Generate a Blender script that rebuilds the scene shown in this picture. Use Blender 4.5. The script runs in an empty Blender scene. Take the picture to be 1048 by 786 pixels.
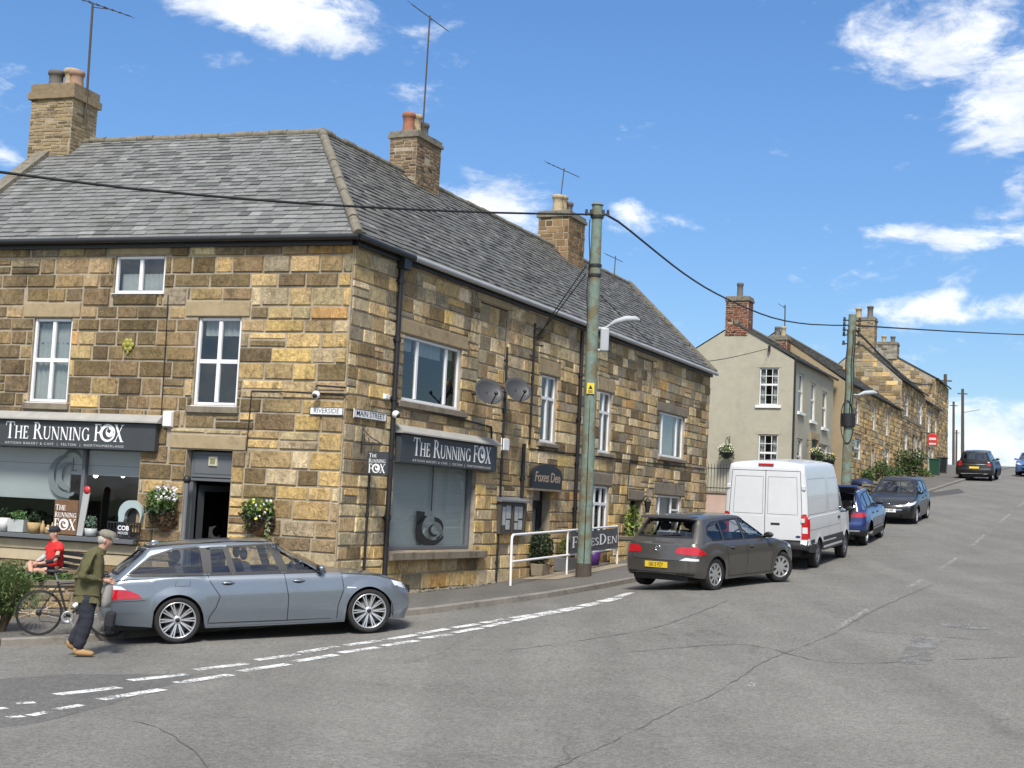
import bpy, bmesh, math, random
from mathutils import Vector, Matrix
from mathutils.bvhtree import BVHTree
from mathutils.geometry import tessellate_polygon
R = math.radians
scn = bpy.context.scene
COL = scn.collection
# ------------------------------------------------------------------ camera
PITCH, ROLL, FPX = R(5.06), R(2.773), 1400.0
cfw = Vector((0, math.cos(PITCH), math.sin(PITCH)))
_rt = Vector((1, 0, 0)); _up = _rt.cross(cfw)
crt = math.cos(ROLL)*_rt + math.sin(ROLL)*_up
cup = -math.sin(ROLL)*_rt + math.cos(ROLL)*_up
cam_d = bpy.data.cameras.new("camera"); cam = bpy.data.objects.new("camera", cam_d); COL.objects.link(cam)
cam_d.sensor_width = 36.0; cam_d.lens = 36.0*FPX/1048.0; cam_d.clip_start = 0.1; cam_d.clip_end = 6000
cam.matrix_world = Matrix(((crt.x, cup.x, -cfw.x, 0), (crt.y, cup.y, -cfw.y, 0), (crt.z, cup.z, -cfw.z, 0), (0, 0, 0, 1)))
scn.camera = cam
# ------------------------------------------------------------------ light
SUN_EL, SUN_AZ = R(50), R(183)          # azimuth clockwise from +Y (the sun stands behind the viewer, a little left)
vs = scn.view_settings
vs.view_transform = 'Standard'; vs.look = 'None'; vs.gamma = 1.0; vs.use_curve_mapping = False
vs.exposure = 1.08
sd = bpy.data.lights.new("sun", 'SUN'); so = bpy.data.objects.new("sun", sd); COL.objects.link(so)
sd.energy = 2.3; sd.angle = R(14); sd.color = (1.0, 0.95, 0.87)
sdir = Vector((math.sin(SUN_AZ)*math.cos(SUN_EL), math.cos(SUN_AZ)*math.cos(SUN_EL), math.sin(SUN_EL)))
so.rotation_euler = sdir.to_track_quat('Z', 'Y').to_euler()
def ray(px, py): return crt*((px-524)/FPX) - cup*((py-393)/FPX) + cfw
class NT:
    def __init__(s, tree): s.t = tree; s.n = tree.nodes; s.l = tree.links
    def new(s, typ, **kw):
        n = s.n.new(typ)
        for k, v in kw.items():
            if k.startswith('i_'):
                key = k[2:]; key = int(key) if key.isdigit() else key
                n.inputs[key].default_value = v
            else: setattr(n, k, v)
        return n
    def val(s, sock, v):
        if isinstance(v, (int, float)): sock.default_value = v
        else: s.l.new(v, sock)
    def m(s, op, a, b=None, c=None, clamp=False):
        n = s.n.new('ShaderNodeMath'); n.operation = op; n.use_clamp = clamp
        s.val(n.inputs[0], a)
        if b is not None: s.val(n.inputs[1], b)
        if c is not None: s.val(n.inputs[2], c)
        return n.outputs[0]
    def ss(s, x, a, b):
        n = s.n.new('ShaderNodeMapRange'); n.interpolation_type = 'SMOOTHSTEP'
        s.val(n.inputs[0], x); n.inputs[1].default_value = a; n.inputs[2].default_value = b
        return n.outputs[0]
    def mix(s, f, a, b, blend='MIX'):
        n = s.n.new('ShaderNodeMix'); n.data_type = 'RGBA'; n.blend_type = blend
        s.val(n.inputs[0], f)
        for i, v in ((6, a), (7, b)):
            if isinstance(v, (tuple, list)): n.inputs[i].default_value = (*v[:3], 1)
            else: s.l.new(v, n.inputs[i])
        return n.outputs[2]
    def noise(s, vec, scale, detail=4, rough=.55, dist=0):
        n = s.n.new('ShaderNodeTexNoise'); n.inputs['Scale'].default_value = scale
        n.inputs['Detail'].default_value = detail; n.inputs['Roughness'].default_value = rough; n.inputs['Distortion'].default_value = dist
        if vec is not None: s.l.new(vec, n.inputs['Vector'])
        return n.outputs['Fac']
w = bpy.data.worlds.new("World"); scn.world = w; w.use_nodes = True
N = NT(w.node_tree); N.n.clear()
sky = N.new('ShaderNodeTexSky', sky_type='NISHITA', sun_disc=False, sun_elevation=SUN_EL, sun_rotation=SUN_AZ, altitude=60, air_density=1.0, dust_density=0.6, ozone_density=2.2)
tc = N.new('ShaderNodeTexCoord'); sep = N.new('ShaderNodeSeparateXYZ'); N.l.new(tc.outputs['Generated'], sep.inputs[0])
dx, dy, dz = sep.outputs
az = N.m('ARCTAN2', dx, dy); el = N.m('ARCSINE', dz)
# cloud banks: azimuth, elevation, half sizes (radians), strength
def dirs(px, py):
    d = ray(px, py).normalized(); return math.atan2(d.x, d.y), math.asin(d.z)
BANKS = [(270, 10, 105, 32, 1.0), (325, 36, 58, 20, .95), (225, 62, 50, 12, .6), (500, 205, 75, 34, 1.0), (560, 232, 60, 20, .8), (640, 222, 36, 18, .75),
         (715, 228, 60, 10, .6), (985, 40, 110, 46, 1.0), (1040, 100, 62, 70, 1.05), (905, 66, 50, 16, .75), (1010, 232, 70, 20, .9), (1046, 205, 30, 30, .9), (935, 238, 60, 8, .5),
         (980, 315, 130, 15, .75), (1020, 450, 110, 45, .95), (880, 325, 60, 10, .5), (0, 160, 40, 14, .8), (820, 232, 50, 7, .4),
         (120, -60, 300, 40, .5), (880, -80, 300, 40, .6), (1250, 60, 140, 120, .9), (-250, 140, 160, 80, .8)]
msk = None
for px, py, sx, sy, st in BANKS:
    a0, e0 = dirs(px, py); sx /= FPX; sy /= FPX
    r2 = N.m('ADD', N.m('POWER', N.m('ABSOLUTE', N.m('MULTIPLY', N.m('SUBTRACT', az, a0), 1/sx)), 2.0), N.m('POWER', N.m('ABSOLUTE', N.m('MULTIPLY', N.m('SUBTRACT', el, e0), 1/sy)), 2.0))
    b = N.m('MULTIPLY', N.m('SUBTRACT', 1.0, N.m('MULTIPLY', r2, .55)), st)
    msk = b if msk is None else N.m('MAXIMUM', msk, b)
high = N.m('MULTIPLY', N.ss(el, .42, .75), .85)
back = N.m('MULTIPLY', N.ss(N.m('ABSOLUTE', az), .9, 1.6), .80)
msk = N.m('MAXIMUM', msk, N.m('MAXIMUM', high, back))
mp = N.new('ShaderNodeMapping'); N.l.new(tc.outputs['Generated'], mp.inputs[0]); mp.inputs['Scale'].default_value = (1, 1, 2.1)
n1 = N.noise(mp.outputs[0], 10, 9, .62, .5); n2 = N.noise(mp.outputs[0], 34, 7, .65, .4)
dens = N.m('ADD', N.m('MULTIPLY', msk, .50), N.m('ADD', N.m('MULTIPLY', N.m('SUBTRACT', n1, .5), 1.7), N.m('MULTIPLY', N.m('SUBTRACT', n2, .5), .8)))
cov = N.m('MULTIPLY', N.ss(dens, .16, .66), .93)
mp2 = N.new('ShaderNodeMapping'); N.l.new(mp.outputs[0], mp2.inputs[0]); mp2.inputs['Location'].default_value = (0, 0, .03)
shade = N.ss(N.noise(mp2.outputs[0], 14, 5, .55), .35, .68)
cl = N.mix(shade, (5.3, 5.6, 6.1), (7.3, 7.4, 7.5))
hs = N.new('ShaderNodeHueSaturation'); N.l.new(sky.outputs[0], hs.inputs['Color']); hs.inputs['Saturation'].default_value = 1.22
grad = N.mix(N.ss(el, -.02, .42), (.56, .62, .71), (.88, .88, .95))
tint = N.mix(1.0, hs.outputs[0], grad, 'MULTIPLY')
skyc = N.mix(cov, tint, cl)
bg = N.new('ShaderNodeBackground'); N.l.new(skyc, bg.inputs[0]); bg.inputs[1].default_value = 0.083
wo = N.new('ShaderNodeOutputWorld'); N.l.new(bg.outputs[0], wo.inputs[0])
# ------------------------------------------------------------------ place: street directions and ground height
A_, B_ = R(18.0), R(24.7)
dR = Vector((math.sin(B_), math.cos(B_), 0)); nR = Vector((math.cos(B_), -math.sin(B_), 0))
dL = Vector((-math.cos(A_), math.sin(A_), 0)); nL = Vector((-math.sin(A_), -math.cos(A_), 0))
UP = Vector((0, 0, 1))
C0 = Vector((-3.040, 25.0, 0))
def interp(x, xs, ys):
    if x <= xs[0]: return ys[0]
    for i in range(1, len(xs)):
        if x <= xs[i]:
            f = (x-xs[i-1])/(xs[i]-xs[i-1]); return ys[i-1]+f*(ys[i]-ys[i-1])
    return ys[-1]
def curve(x, pts):       # smooth (monotone-ish) interpolation through (x, y) points
    n = len(pts)
    if x <= pts[0][0]: return pts[0][1]
    if x >= pts[-1][0]: return pts[-1][1]
    for i in range(n-1):
        if x <= pts[i+1][0]:
            x0, y0 = pts[i]; x1, y1 = pts[i+1]; h = x1-x0
            def sl(j):
                if j == 0 or j == n-1: 
                    k = 0 if j == 0 else n-2
                    return (pts[k+1][1]-pts[k][1])/(pts[k+1][0]-pts[k][0])
                d0 = (pts[j][1]-pts[j-1][1])/(pts[j][0]-pts[j-1][0]); d1 = (pts[j+1][1]-pts[j][1])/(pts[j+1][0]-pts[j][0])
                return 0 if d0*d1 <= 0 else 2*d0*d1/(d0+d1)
            m0, m1 = sl(i), sl(i+1); t = (x-x0)/h
            return (2*t**3-3*t*t+1)*y0+(t**3-2*t*t+t)*h*m0+(-2*t**3+3*t*t)*y1+(t**3-t*t)*h*m1
ZS = [(-200, -3.5), (-60, -2.6), (0, -2.40), (10, -2.35), (14, -2.24), (17.5, -2.02), (24, -1.57), (30, -1.27), (37, -.87), (44, -.3), (51.6, .35), (64, 1.4), (78, 2.45), (100, 4.0), (117, 4.9), (140, 5.25), (170, 4.9), (300, -4), (800, -20)]
def sn(p): return p.x*dR.x+p.y*dR.y, p.x*nR.x+p.y*nR.y
def W(s, n, z=0): v = dR*s+nR*n; v.z = z; return v
def gz(x, y):
    s = x*dR.x+y*dR.y; n = x*nR.x+y*nR.y
    c = interp(s, (5, 10, 14, 17, 20, 24, 27, 36, 50, 80), (0, .01, .026, .040, .052, .075, .1, .1, .05, .0))
    return curve(s, ZS)+c*max(-7, min(0, n+8))
def gnd(px, py, dz=0):
    d = ray(px, py); t = 6.0; prev = None
    while t < 200:
        h = t*d.z-gz(t*d.x, t*d.y)-dz
        if h <= 0: break
        prev = t; t += .05
    lo, hi = prev or t, t
    for _ in range(24):
        mi = (lo+hi)/2
        if mi*d.z-gz(mi*d.x, mi*d.y)-dz > 0: lo = mi
        else: hi = mi
    return d*hi
def hit(px, py, P, n):
    d = ray(px, py); return d*(P.dot(n)/d.dot(n))
def onR(px, py, off=0):
    q = hit(px, py, C0+nR*off, nR); return (q-C0).dot(dR), q.z
def onL(px, py, off=0):
    q = hit(px, py, C0+nL*off, nL); return (q-C0).dot(dL), q.z
def frame(O, U, V, Nn):   # local x along U, y along V, z along Nn
    return Matrix(((U.x, V.x, Nn.x, O.x), (U.y, V.y, Nn.y, O.y), (U.z, V.z, Nn.z, O.z), (0, 0, 0, 1)))
FR = frame(C0, dR, UP, nR)      # (t, z, out) on the street front
FL = frame(C0, dL, UP, nL)      # (l, z, out) on the corner front
# ------------------------------------------------------------------ mesh helpers
ORG = {}
class MB:
    def __init__(s): s.v = []; s.f = []; s.mi = []; s.c = []; s.sm = []
    def add(s, vs, fs, mi=0, c=(1, 1, 1), M=None, sm=False):
        o = len(s.v)
        for p in vs:
            p = Vector(p); s.v.append(M @ p if M is not None else p)
        for f in fs: s.f.append(tuple(i+o for i in f)); s.mi.append(mi); s.c.append(c); s.sm.append(sm)
    def box(s, x0, x1, y0, y1, z0, z1, mi=0, c=(1, 1, 1), M=None):
        vs = [(x, y, z) for z in (z0, z1) for y in (y0, y1) for x in (x0, x1)]
        s.add(vs, [(0, 2, 3, 1), (4, 5, 7, 6), (0, 1, 5, 4), (2, 6, 7, 3), (0, 4, 6, 2), (1, 3, 7, 5)], mi, c, M)
    def cbox(s, x0, x1, y0, y1, z0, z1, b, mi=0, c=(1, 1, 1), M=None):   # box with chamfered +z front
        vs = [(x0, y0, z0), (x1, y0, z0), (x1, y1, z0), (x0, y1, z0), (x0+b, y0+b, z1), (x1-b, y0+b, z1), (x1-b, y1-b, z1), (x0+b, y1-b, z1)]
        s.add(vs, [(3, 2, 1, 0), (4, 5, 6, 7), (0, 1, 5, 4), (1, 2, 6, 5), (2, 3, 7, 6), (3, 0, 4, 7)], mi, c, M)
    def tube(s, pts, r, n=8, mi=0, c=(1, 1, 1), M=None, closed=False, sm=True, sx=1.0):
        pts = [Vector(p) for p in pts]; k = len(pts); rr = r if isinstance(r, (list, tuple)) else [r]*k
        vs = []; prev = None
        for i, p in enumerate(pts):
            a = pts[(i-1) % k] if (closed or i > 0) else p; b = pts[(i+1) % k] if (closed or i < k-1) else p
            t = (b-a).normalized() if (b-a).length > 1e-9 else Vector((0, 0, 1))
            if prev is None:
                ref = Vector((0, 0, 1)) if abs(t.z) < .9 else Vector((1, 0, 0)); u = ref.cross(t).normalized()
            else:
                u = prev-t*prev.dot(t); u = u.normalized() if u.length > 1e-6 else Vector((1, 0, 0))
            prev = u; q = t.cross(u)
            for j in range(n):
                an = 2*math.pi*j/n; vs.append(p+(u*math.cos(an)*sx+q*math.sin(an))*rr[i])
        fs = []
        for i in range(k if closed else k-1):
            for j in range(n):
                i2 = (i+1) % k; fs.append((i*n+j, i*n+(j+1) % n, i2*n+(j+1) % n, i2*n+j))
        s.add(vs, fs, mi, c, M, sm)
        if not closed: s.add([vs[j] for j in range(n)], [tuple(range(n))[::-1]], mi, c, M); s.add(vs[-n:], [tuple(range(n))], mi, c, M)
    def lathe(s, prof, n=24, mi=0, c=(1, 1, 1), M=None, sm=True, a0=0, a1=2*math.pi):
        vs = []; full = abs(a1-a0-2*math.pi) < 1e-6; m = n if full else n+1
        for r, z in prof:
            for j in range(m):
                an = a0+(a1-a0)*j/n; vs.append((r*math.cos(an), r*math.sin(an), z))
        fs = []
        for i in range(len(prof)-1):
            for j in range(n):
                j2 = (j+1) % m; fs.append((i*m+j, i*m+j2, (i+1)*m+j2, (i+1)*m+j))
        s.add(vs, fs, mi, c, M, sm)
    def ext(s, poly, z0, z1, mi=0, c=(1, 1, 1), M=None, holes=()):   # extruded 2-D polygon (with holes) in local x, y
        loops = [list(poly)]+[list(h) for h in holes]; flat = [p for l in loops for p in l]
        tri = tessellate_polygon([[Vector((p[0], p[1], 0)) for p in l] for l in loops]); k = len(flat)
        vs = [(p[0], p[1], z0) for p in flat]+[(p[0], p[1], z1) for p in flat]; fs = []
        for t in tri:
            a, b, d = t
            ar = (flat[b][0]-flat[a][0])*(flat[d][1]-flat[a][1])-(flat[b][1]-flat[a][1])*(flat[d][0]-flat[a][0])
            if ar < 0: b, d = d, b
            fs.append((a+k, b+k, d+k)); fs.append((a, d, b))
        o = 0
        for l in loops:
            m = len(l)
            for i in range(m): fs.append((o+i, o+(i+1) % m, o+(i+1) % m+k, o+i+k))
            o += m
        s.add(vs, fs, mi, c, M)
    def blob(s, c0, rx, ry, rz, n=10, m=7, mi=0, c=(1, 1, 1), M=None, jit=0, rng=None):
        vs = []; fs = []
        for i in range(m+1):
            ph = math.pi*i/m
            for j in range(n):
                th = 2*math.pi*j/n; k = 1+(rng.uniform(-jit, jit) if rng else 0)
                vs.append((c0[0]+rx*k*math.sin(ph)*math.cos(th), c0[1]+ry*k*math.sin(ph)*math.sin(th), c0[2]+rz*k*math.cos(ph)))
        for i in range(m):
            for j in range(n): fs.append((i*n+j, (i+1)*n+j, (i+1)*n+(j+1) % n, i*n+(j+1) % n))
        s.add(vs, fs, mi, c, M, True)
    def build(s, name, mats, parent=None, bevel=0, local=False, fixn=False, weld=False):
        me = bpy.data.meshes.new(name); mats = mats if isinstance(mats, (list, tuple)) else [mats]
        if parent is not None: org = ORG.get(parent, Vector((0, 0, 0)))
        elif local: org = Vector((0, 0, 0))
        else:
            xs = [p.x for p in s.v]; ys = [p.y for p in s.v]; zz = [p.z for p in s.v]
            org = Vector(((min(xs)+max(xs))/2, (min(ys)+max(ys))/2, min(zz)))
        me.from_pydata([(p.x-org.x, p.y-org.y, p.z-org.z) for p in s.v], [], s.f)
        for m in mats: me.materials.append(m)
        me.polygons.foreach_set('material_index', s.mi); me.polygons.foreach_set('use_smooth', s.sm)
        ca = me.color_attributes.new('Col', 'FLOAT_COLOR', 'CORNER'); buf = []
        for f, c in zip(s.f, s.c): buf.extend((c[0], c[1], c[2], 1.0)*len(f))
        ca.data.foreach_set('color', buf); me.update()
        if fixn or weld:
            bm = bmesh.new(); bm.from_mesh(me)
            if weld: bmesh.ops.remove_doubles(bm, verts=bm.verts, dist=1e-4)
            bmesh.ops.recalc_face_normals(bm, faces=bm.faces); bm.to_mesh(me); bm.free()
        o = bpy.data.objects.new(name, me); COL.objects.link(o)
        if parent is not None: o.parent = parent; ORG[o] = org
        else: o.location = org; ORG[o] = org
        if bevel:
            b = o.modifiers.new('bevel', 'BEVEL'); b.width = bevel; b.segments = 2; b.limit_method = 'ANGLE'; b.angle_limit = R(40); b.harden_normals = False
        return o
def tag(o, label=None, cat=None, group=None, kind=None):
    if label: o['label'] = label
    if cat: o['category'] = cat
    if group: o['group'] = group
    if kind: o['kind'] = kind
    return o
def thing(name, label, cat, loc, rz=0, group=None, local=False):
    o = bpy.data.objects.new(name, None); COL.objects.link(o); o.location = loc; o.rotation_euler = (0, 0, rz); o.empty_display_size = .2
    ORG[o] = Vector((0, 0, 0)) if local else Vector(loc)
    return tag(o, label, cat, group)
def dup(o, parent=None, loc=None, rz=None, label=None, group=None):
    c = o.copy(); COL.objects.link(c)
    if parent is not None: c.parent = parent
    if loc is not None: c.location = loc
    if rz is not None: c.rotation_euler = (0, 0, rz)
    if label: c['label'] = label
    if group: c['group'] = group
    for ch in list(o.children): dup(ch, c)
    return c
# ------------------------------------------------------------------ materials
def mat(name, base=(.5, .5, .5), rough=.6, var=.12, vs=4.0, bump=0.0, bs=40.0, metal=0.0, attr=False, coat=0.0, spec=.5, dirt=None, emit=0, streak=False):
    m = bpy.data.materials.new(name); m.use_nodes = True; T = NT(m.node_tree); p = T.n['Principled BSDF']
    tc = T.new('ShaderNodeTexCoord'); vec = tc.outputs['Object']
    if streak:
        mp = T.new('ShaderNodeMapping'); T.l.new(vec, mp.inputs[0]); mp.inputs['Rotation'].default_value = (.5, .6, .7); mp.inputs['Scale'].default_value = (1, 4.5, 1); vec2 = mp.outputs[0]
    else: vec2 = vec
    n = T.noise(vec2, vs, 6, .62)
    f = T.m('MULTIPLY_ADD', n, 2*var*1.7, 1-var*1.7)
    col = base
    if attr:
        a = T.new('ShaderNodeAttribute', attribute_name='Col'); col = T.mix(1.0, a.outputs['Color'], base, 'MULTIPLY')
    cb = T.new('ShaderNodeCombineColor')
    for i in range(3): T.l.new(f, cb.inputs[i])
    col = T.mix(1.0, col, cb.outputs[0], 'MULTIPLY')
    if dirt: # (colour, scale, lo, hi, amount)
        d = T.noise(vec, dirt[1], 5, .6, .3); col = T.mix(T.m('MULTIPLY', T.ss(d, dirt[2], dirt[3]), dirt[4]), col, dirt[0])
    T.l.new(col, p.inputs['Base Color'])
    p.inputs['Roughness'].default_value = rough; p.inputs['Metallic'].default_value = metal
    p.inputs['Specular IOR Level'].default_value = spec
    p.inputs['Coat Weight'].default_value = coat; p.inputs['Coat Roughness'].default_value = .04
    if bump:
        b = T.new('ShaderNodeBump'); b.inputs['Strength'].default_value = bump; b.inputs['Distance'].default_value = .02
        T.l.new(T.noise(vec2, bs, 5, .65), b.inputs['Height']); T.l.new(b.outputs[0], p.inputs['Normal'])
    if emit: p.inputs['Emission Color'].default_value = (*base, 1); p.inputs['Emission Strength'].default_value = emit
    return m
def glass(name, tint=(.7, .75, .75), refl=1.0, base=.05):
    m = bpy.data.materials.new(name); m.use_nodes = True; T = NT(m.node_tree); T.n.clear()
    o = T.new('ShaderNodeOutputMaterial'); tr = T.new('ShaderNodeBsdfTransparent'); tr.inputs[0].default_value = (*tint, 1)
    gl = T.new('ShaderNodeBsdfGlossy'); gl.inputs['Roughness'].default_value = .02; gl.inputs[0].default_value = (.95, .97, 1, 1)
    ge = T.new('ShaderNodeNewGeometry'); dp = T.new('ShaderNodeVectorMath', operation='DOT_PRODUCT'); T.l.new(ge.outputs['Normal'], dp.inputs[0]); T.l.new(ge.outputs['Incoming'], dp.inputs[1])
    fr = T.m('MULTIPLY_ADD', T.m('POWER', T.m('SUBTRACT', 1.0, T.m('ABSOLUTE', dp.outputs['Value']), clamp=True), 5.0), .95, .045)   # Schlick, the same from both sides
    tc = T.new('ShaderNodeTexCoord'); b = T.new('ShaderNodeBump'); b.inputs['Strength'].default_value = .03; b.inputs['Distance'].default_value = .05
    T.l.new(T.noise(tc.outputs['Object'], 1.3, 2), b.inputs['Height']); T.l.new(b.outputs[0], gl.inputs['Normal'])
    mx = T.new('ShaderNodeMixShader'); T.l.new(T.m('MULTIPLY_ADD', fr, refl, base, clamp=True), mx.inputs[0])
    T.l.new(tr.outputs[0], mx.inputs[1]); T.l.new(gl.outputs[0], mx.inputs[2]); T.l.new(mx.outputs[0], o.inputs[0])
    return m
def stonemat(name, amt=1.3, soot=.62):
    m = bpy.data.materials.new(name); m.use_nodes = True; T = NT(m.node_tree); p = T.n['Principled BSDF']; tc = T.new('ShaderNodeTexCoord'); v = tc.outputs['Object']
    mp = T.new('ShaderNodeMapping'); T.l.new(v, mp.inputs[0]); mp.inputs['Rotation'].default_value = (.5, .6, .7); mp.inputs['Scale'].default_value = (1, 3.2, 1)
    big = T.noise(v, 2.6, 6, .62, .6); st = T.noise(mp.outputs[0], 9, 7, .7, .8); fn = T.noise(v, 42, 4, .7)
    f = T.m('ADD', 1.0, T.m('ADD', T.m('MULTIPLY', T.m('SUBTRACT', big, .5), .9*amt), T.m('ADD', T.m('MULTIPLY', T.m('SUBTRACT', st, .5), 1.7*amt), T.m('MULTIPLY', T.m('SUBTRACT', fn, .5), 1.0*amt))), clamp=False)
    f = T.m('MAXIMUM', T.m('MULTIPLY', f, 1.22), .22)
    at = T.new('ShaderNodeAttribute', attribute_name='Col'); cb = T.new('ShaderNodeCombineColor')
    for i in range(3): T.l.new(f, cb.inputs[i])
    col = T.mix(1.0, at.outputs['Color'], cb.outputs[0], 'MULTIPLY')
    hue = T.noise(v, 5.5, 5, .6, .5); col = T.mix(T.m('MULTIPLY', T.ss(hue, .54, .74), .32), col, (.42, .27, .12)); col = T.mix(T.m('MULTIPLY', T.ss(hue, .48, .30), .25), col, (.28, .24, .17))
    m2 = T.new('ShaderNodeMapping'); T.l.new(v, m2.inputs[0]); m2.inputs['Scale'].default_value = (1.6, 1.6, .5)
    so_ = T.m('ADD', T.m('MULTIPLY', T.noise(m2.outputs[0], .9, 6, .65, .5), .6), T.m('MULTIPLY', T.noise(v, 11, 5, .7), .4)); col = T.mix(T.m('MULTIPLY', T.ss(so_, .50, .64), soot), col, (.055, .043, .028))
    T.l.new(col, p.inputs['Base Color']); p.inputs['Roughness'].default_value = .92; p.inputs['Specular IOR Level'].default_value = .2
    b = T.new('ShaderNodeBump'); b.inputs['Strength'].default_value = 1.0; b.inputs['Distance'].default_value = .03; T.l.new(T.m('ADD', T.m('MULTIPLY', st, 1.2), T.m('MULTIPLY', fn, .6)), b.inputs['Height']); T.l.new(b.outputs[0], p.inputs['Normal'])
    return m
m_stone = stonemat('stone'); m_stone2 = stonemat('stone_far', .7, .4)
m_mortar = mat('lime_mortar', (.36, .31, .235), .95, .3, 6, .5, 60, spec=.15, dirt=((.13, .105, .075), 2.2, .5, .72, .6))
m_slate = mat('slate', (1, 1, 1), .55, .18, 9, .35, 60, attr=True, spec=.5, dirt=((.10, .10, .07), 1.3, .56, .75, .6))
m_ridge = mat('ridge_mortar', (.185, .165, .125), .9, .35, 6, .6, 30, dirt=((.07, .065, .05), 4, .5, .7, .7))
m_lintel = mat('dressed_stone', (.36, .28, .17), .9, .2, 5, .35, 40, spec=.2, dirt=((.11, .085, .055), 2.6, .52, .75, .7))
m_lintg = mat('grey_stone', (.23, .195, .145), .9, .22, 5, .35, 40, spec=.2, dirt=((.08, .065, .05), 2.6, .5, .75, .7))
m_white = mat('white_plastic', (.78, .78, .78), .35, .04, 2, spec=.5)
m_black = mat('black_paint', (.018, .018, .02), .45, .2, 6)
m_dgrey = mat('shop_grey', (.045, .05, .055), .5, .1, 2, .05, 30)
m_bgrey = mat('blue_grey_paint', (.115, .125, .135), .5, .08, 2)
m_blind = mat('grey_blind', (.31, .345, .345), .7, .04, 2, .05, 90)
m_room = mat('dark_room', (.03, .028, .026), .9, .3, 2)
m_glass = glass('window_glass', (.62, .66, .66), 1.0, .05)
m_shopg = glass('shop_glass', (.93, .95, .95), .9, .01)
m_lead = mat('lead', (.16, .165, .17), .55, .15, 6)
m_cable = mat('black_cable', (.012, .012, .013), .6, .1)
m_letter = mat('white_lettering', (.85, .85, .85), .45, .02)
m_curt = mat('net_curtain', (.55, .56, .55), .9, .12, 12)
m_steel = mat('galvanised_steel', (.42, .44, .46), .45, .12, 5, metal=.6)
m_leaf = mat('leaves', (1, 1, 1), .6, .15, 10, attr=True, spec=.3)
m_wood = mat('brown_wood', (.16, .085, .04), .6, .25, 8, .2, 30, streak=True)
m_terra = mat('terracotta', (.30, .125, .07), .8, .15, 8, dirt=((.12, .08, .06), 6, .5, .7, .5))
m_buff = mat('buff_clay', (.42, .33, .2), .85, .15, 8, dirt=((.09, .08, .06), 6, .5, .7, .6))
m_gclay = mat('grey_clay', (.13, .12, .11), .8, .2, 8)
m_brick = mat('brick', (1, 1, 1), .9, .2, 18, .5, 60, attr=True, spec=.2, dirt=((.05, .04, .03), 3, .55, .75, .5))
# ------------------------------------------------------------------ ground, road, pavement
def asphalt(name, base, patchy):
    m = bpy.data.materials.new(name); m.use_nodes = True; T = NT(m.node_tree); p = T.n['Principled BSDF']
    tc = T.new('ShaderNodeTexCoord'); v = tc.outputs['Object']
    big = T.noise(v, .35, 4, .55, .4); mid = T.noise(v, 2.2, 5, .6); fine = T.noise(v, 17, 4, .75); grit = T.noise(v, 46, 3, .85)
    f = T.m('ADD', T.m('MULTIPLY', T.m('SUBTRACT', big, .5), patchy), T.m('ADD', T.m('MULTIPLY', T.m('SUBTRACT', mid, .5), .35), T.m('ADD', T.m('MULTIPLY', T.m('SUBTRACT', fine, .5), 1.6), T.m('MULTIPLY', T.m('SUBTRACT', grit, .5), 2.2))))
    f = T.m('ADD', f, 1.0)
    mp = T.new('ShaderNodeMapping'); T.l.new(v, mp.inputs[0]); mp.inputs['Rotation'].default_value = (0, 0, B_); mp.inputs['Scale'].default_value = (1.1, .05, 1)
    tracks = T.noise(mp.outputs[0], 1.0, 3, .5); f = T.m('MULTIPLY', f, T.m('MULTIPLY_ADD', T.ss(tracks, .35, .65), .14, .93))
    cb = T.new('ShaderNodeCombineColor')
    for i in range(3): T.l.new(f, cb.inputs[i])
    col = T.mix(1.0, cb.outputs[0], base, 'MULTIPLY')
    st = T.noise(v, .9, 5, .65, .8); col = T.mix(T.m('MULTIPLY', T.ss(st, .60, .74), .35), col, (base[0]*.45, base[1]*.45, base[2]*.45))
    vo = T.new('ShaderNodeTexVoronoi', feature='DISTANCE_TO_EDGE'); vo.inputs['Scale'].default_value = .16
    mw = T.new('ShaderNodeMix', data_type='VECTOR'); mw.inputs[0].default_value = .12
    nz = T.new('ShaderNodeTexNoise'); nz.inputs['Scale'].default_value = 1.2; nz.inputs['Detail'].default_value = 6; T.l.new(v, nz.inputs['Vector'])
    va = T.new('ShaderNodeVectorMath', operation='MULTIPLY_ADD'); T.l.new(nz.outputs['Color'], va.inputs[0]); va.inputs[1].default_value = (1.6, 1.6, 0); T.l.new(v, va.inputs[2]); T.l.new(va.outputs[0], vo.inputs['Vector'])
    crack = T.m('SUBTRACT', 1.0, T.ss(vo.outputs['Distance'], .0008, .0035)); gate = T.ss(T.noise(v, .22, 2), .52, .62)
    col = T.mix(T.m('MULTIPLY', T.m('MULTIPLY', crack, gate), .42), col, (.035, .034, .032))
    T.l.new(col, p.inputs['Base Color']); p.inputs['Roughness'].default_value = .88; p.inputs['Specular IOR Level'].default_value = .3
    b = T.new('ShaderNodeBump'); b.inputs['Strength'].default_value = .55; b.inputs['Distance'].default_value = .012; T.l.new(T.m('ADD', fine, grit), b.inputs['Height']); T.l.new(b.outputs[0], p.inputs['Normal'])
    return m
m_road = asphalt('worn_asphalt', (.172, .165, .148), .5)
m_pave = asphalt('pavement_asphalt', (.132, .125, .112), .4)
m_patch = asphalt('dark_asphalt', (.085, .083, .08), .25)
m_dpatch = asphalt('worn_dark_asphalt', (.132, .128, .12), .4)
m_lpatch = asphalt('pale_patch', (.21, .205, .19), .5)
m_kerb = mat('kerb_stone', (.22, .20, .17), .9, .25, 5, .4, 50, dirt=((.09, .08, .065), 3, .5, .7, .6))
m_grass = mat('field_grass', (.07, .10, .03), .9, .35, .4, .5, 6)
m_flag = mat('concrete_slab', (.30, .25, .18), .9, .2, 2, .3, 40)
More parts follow.
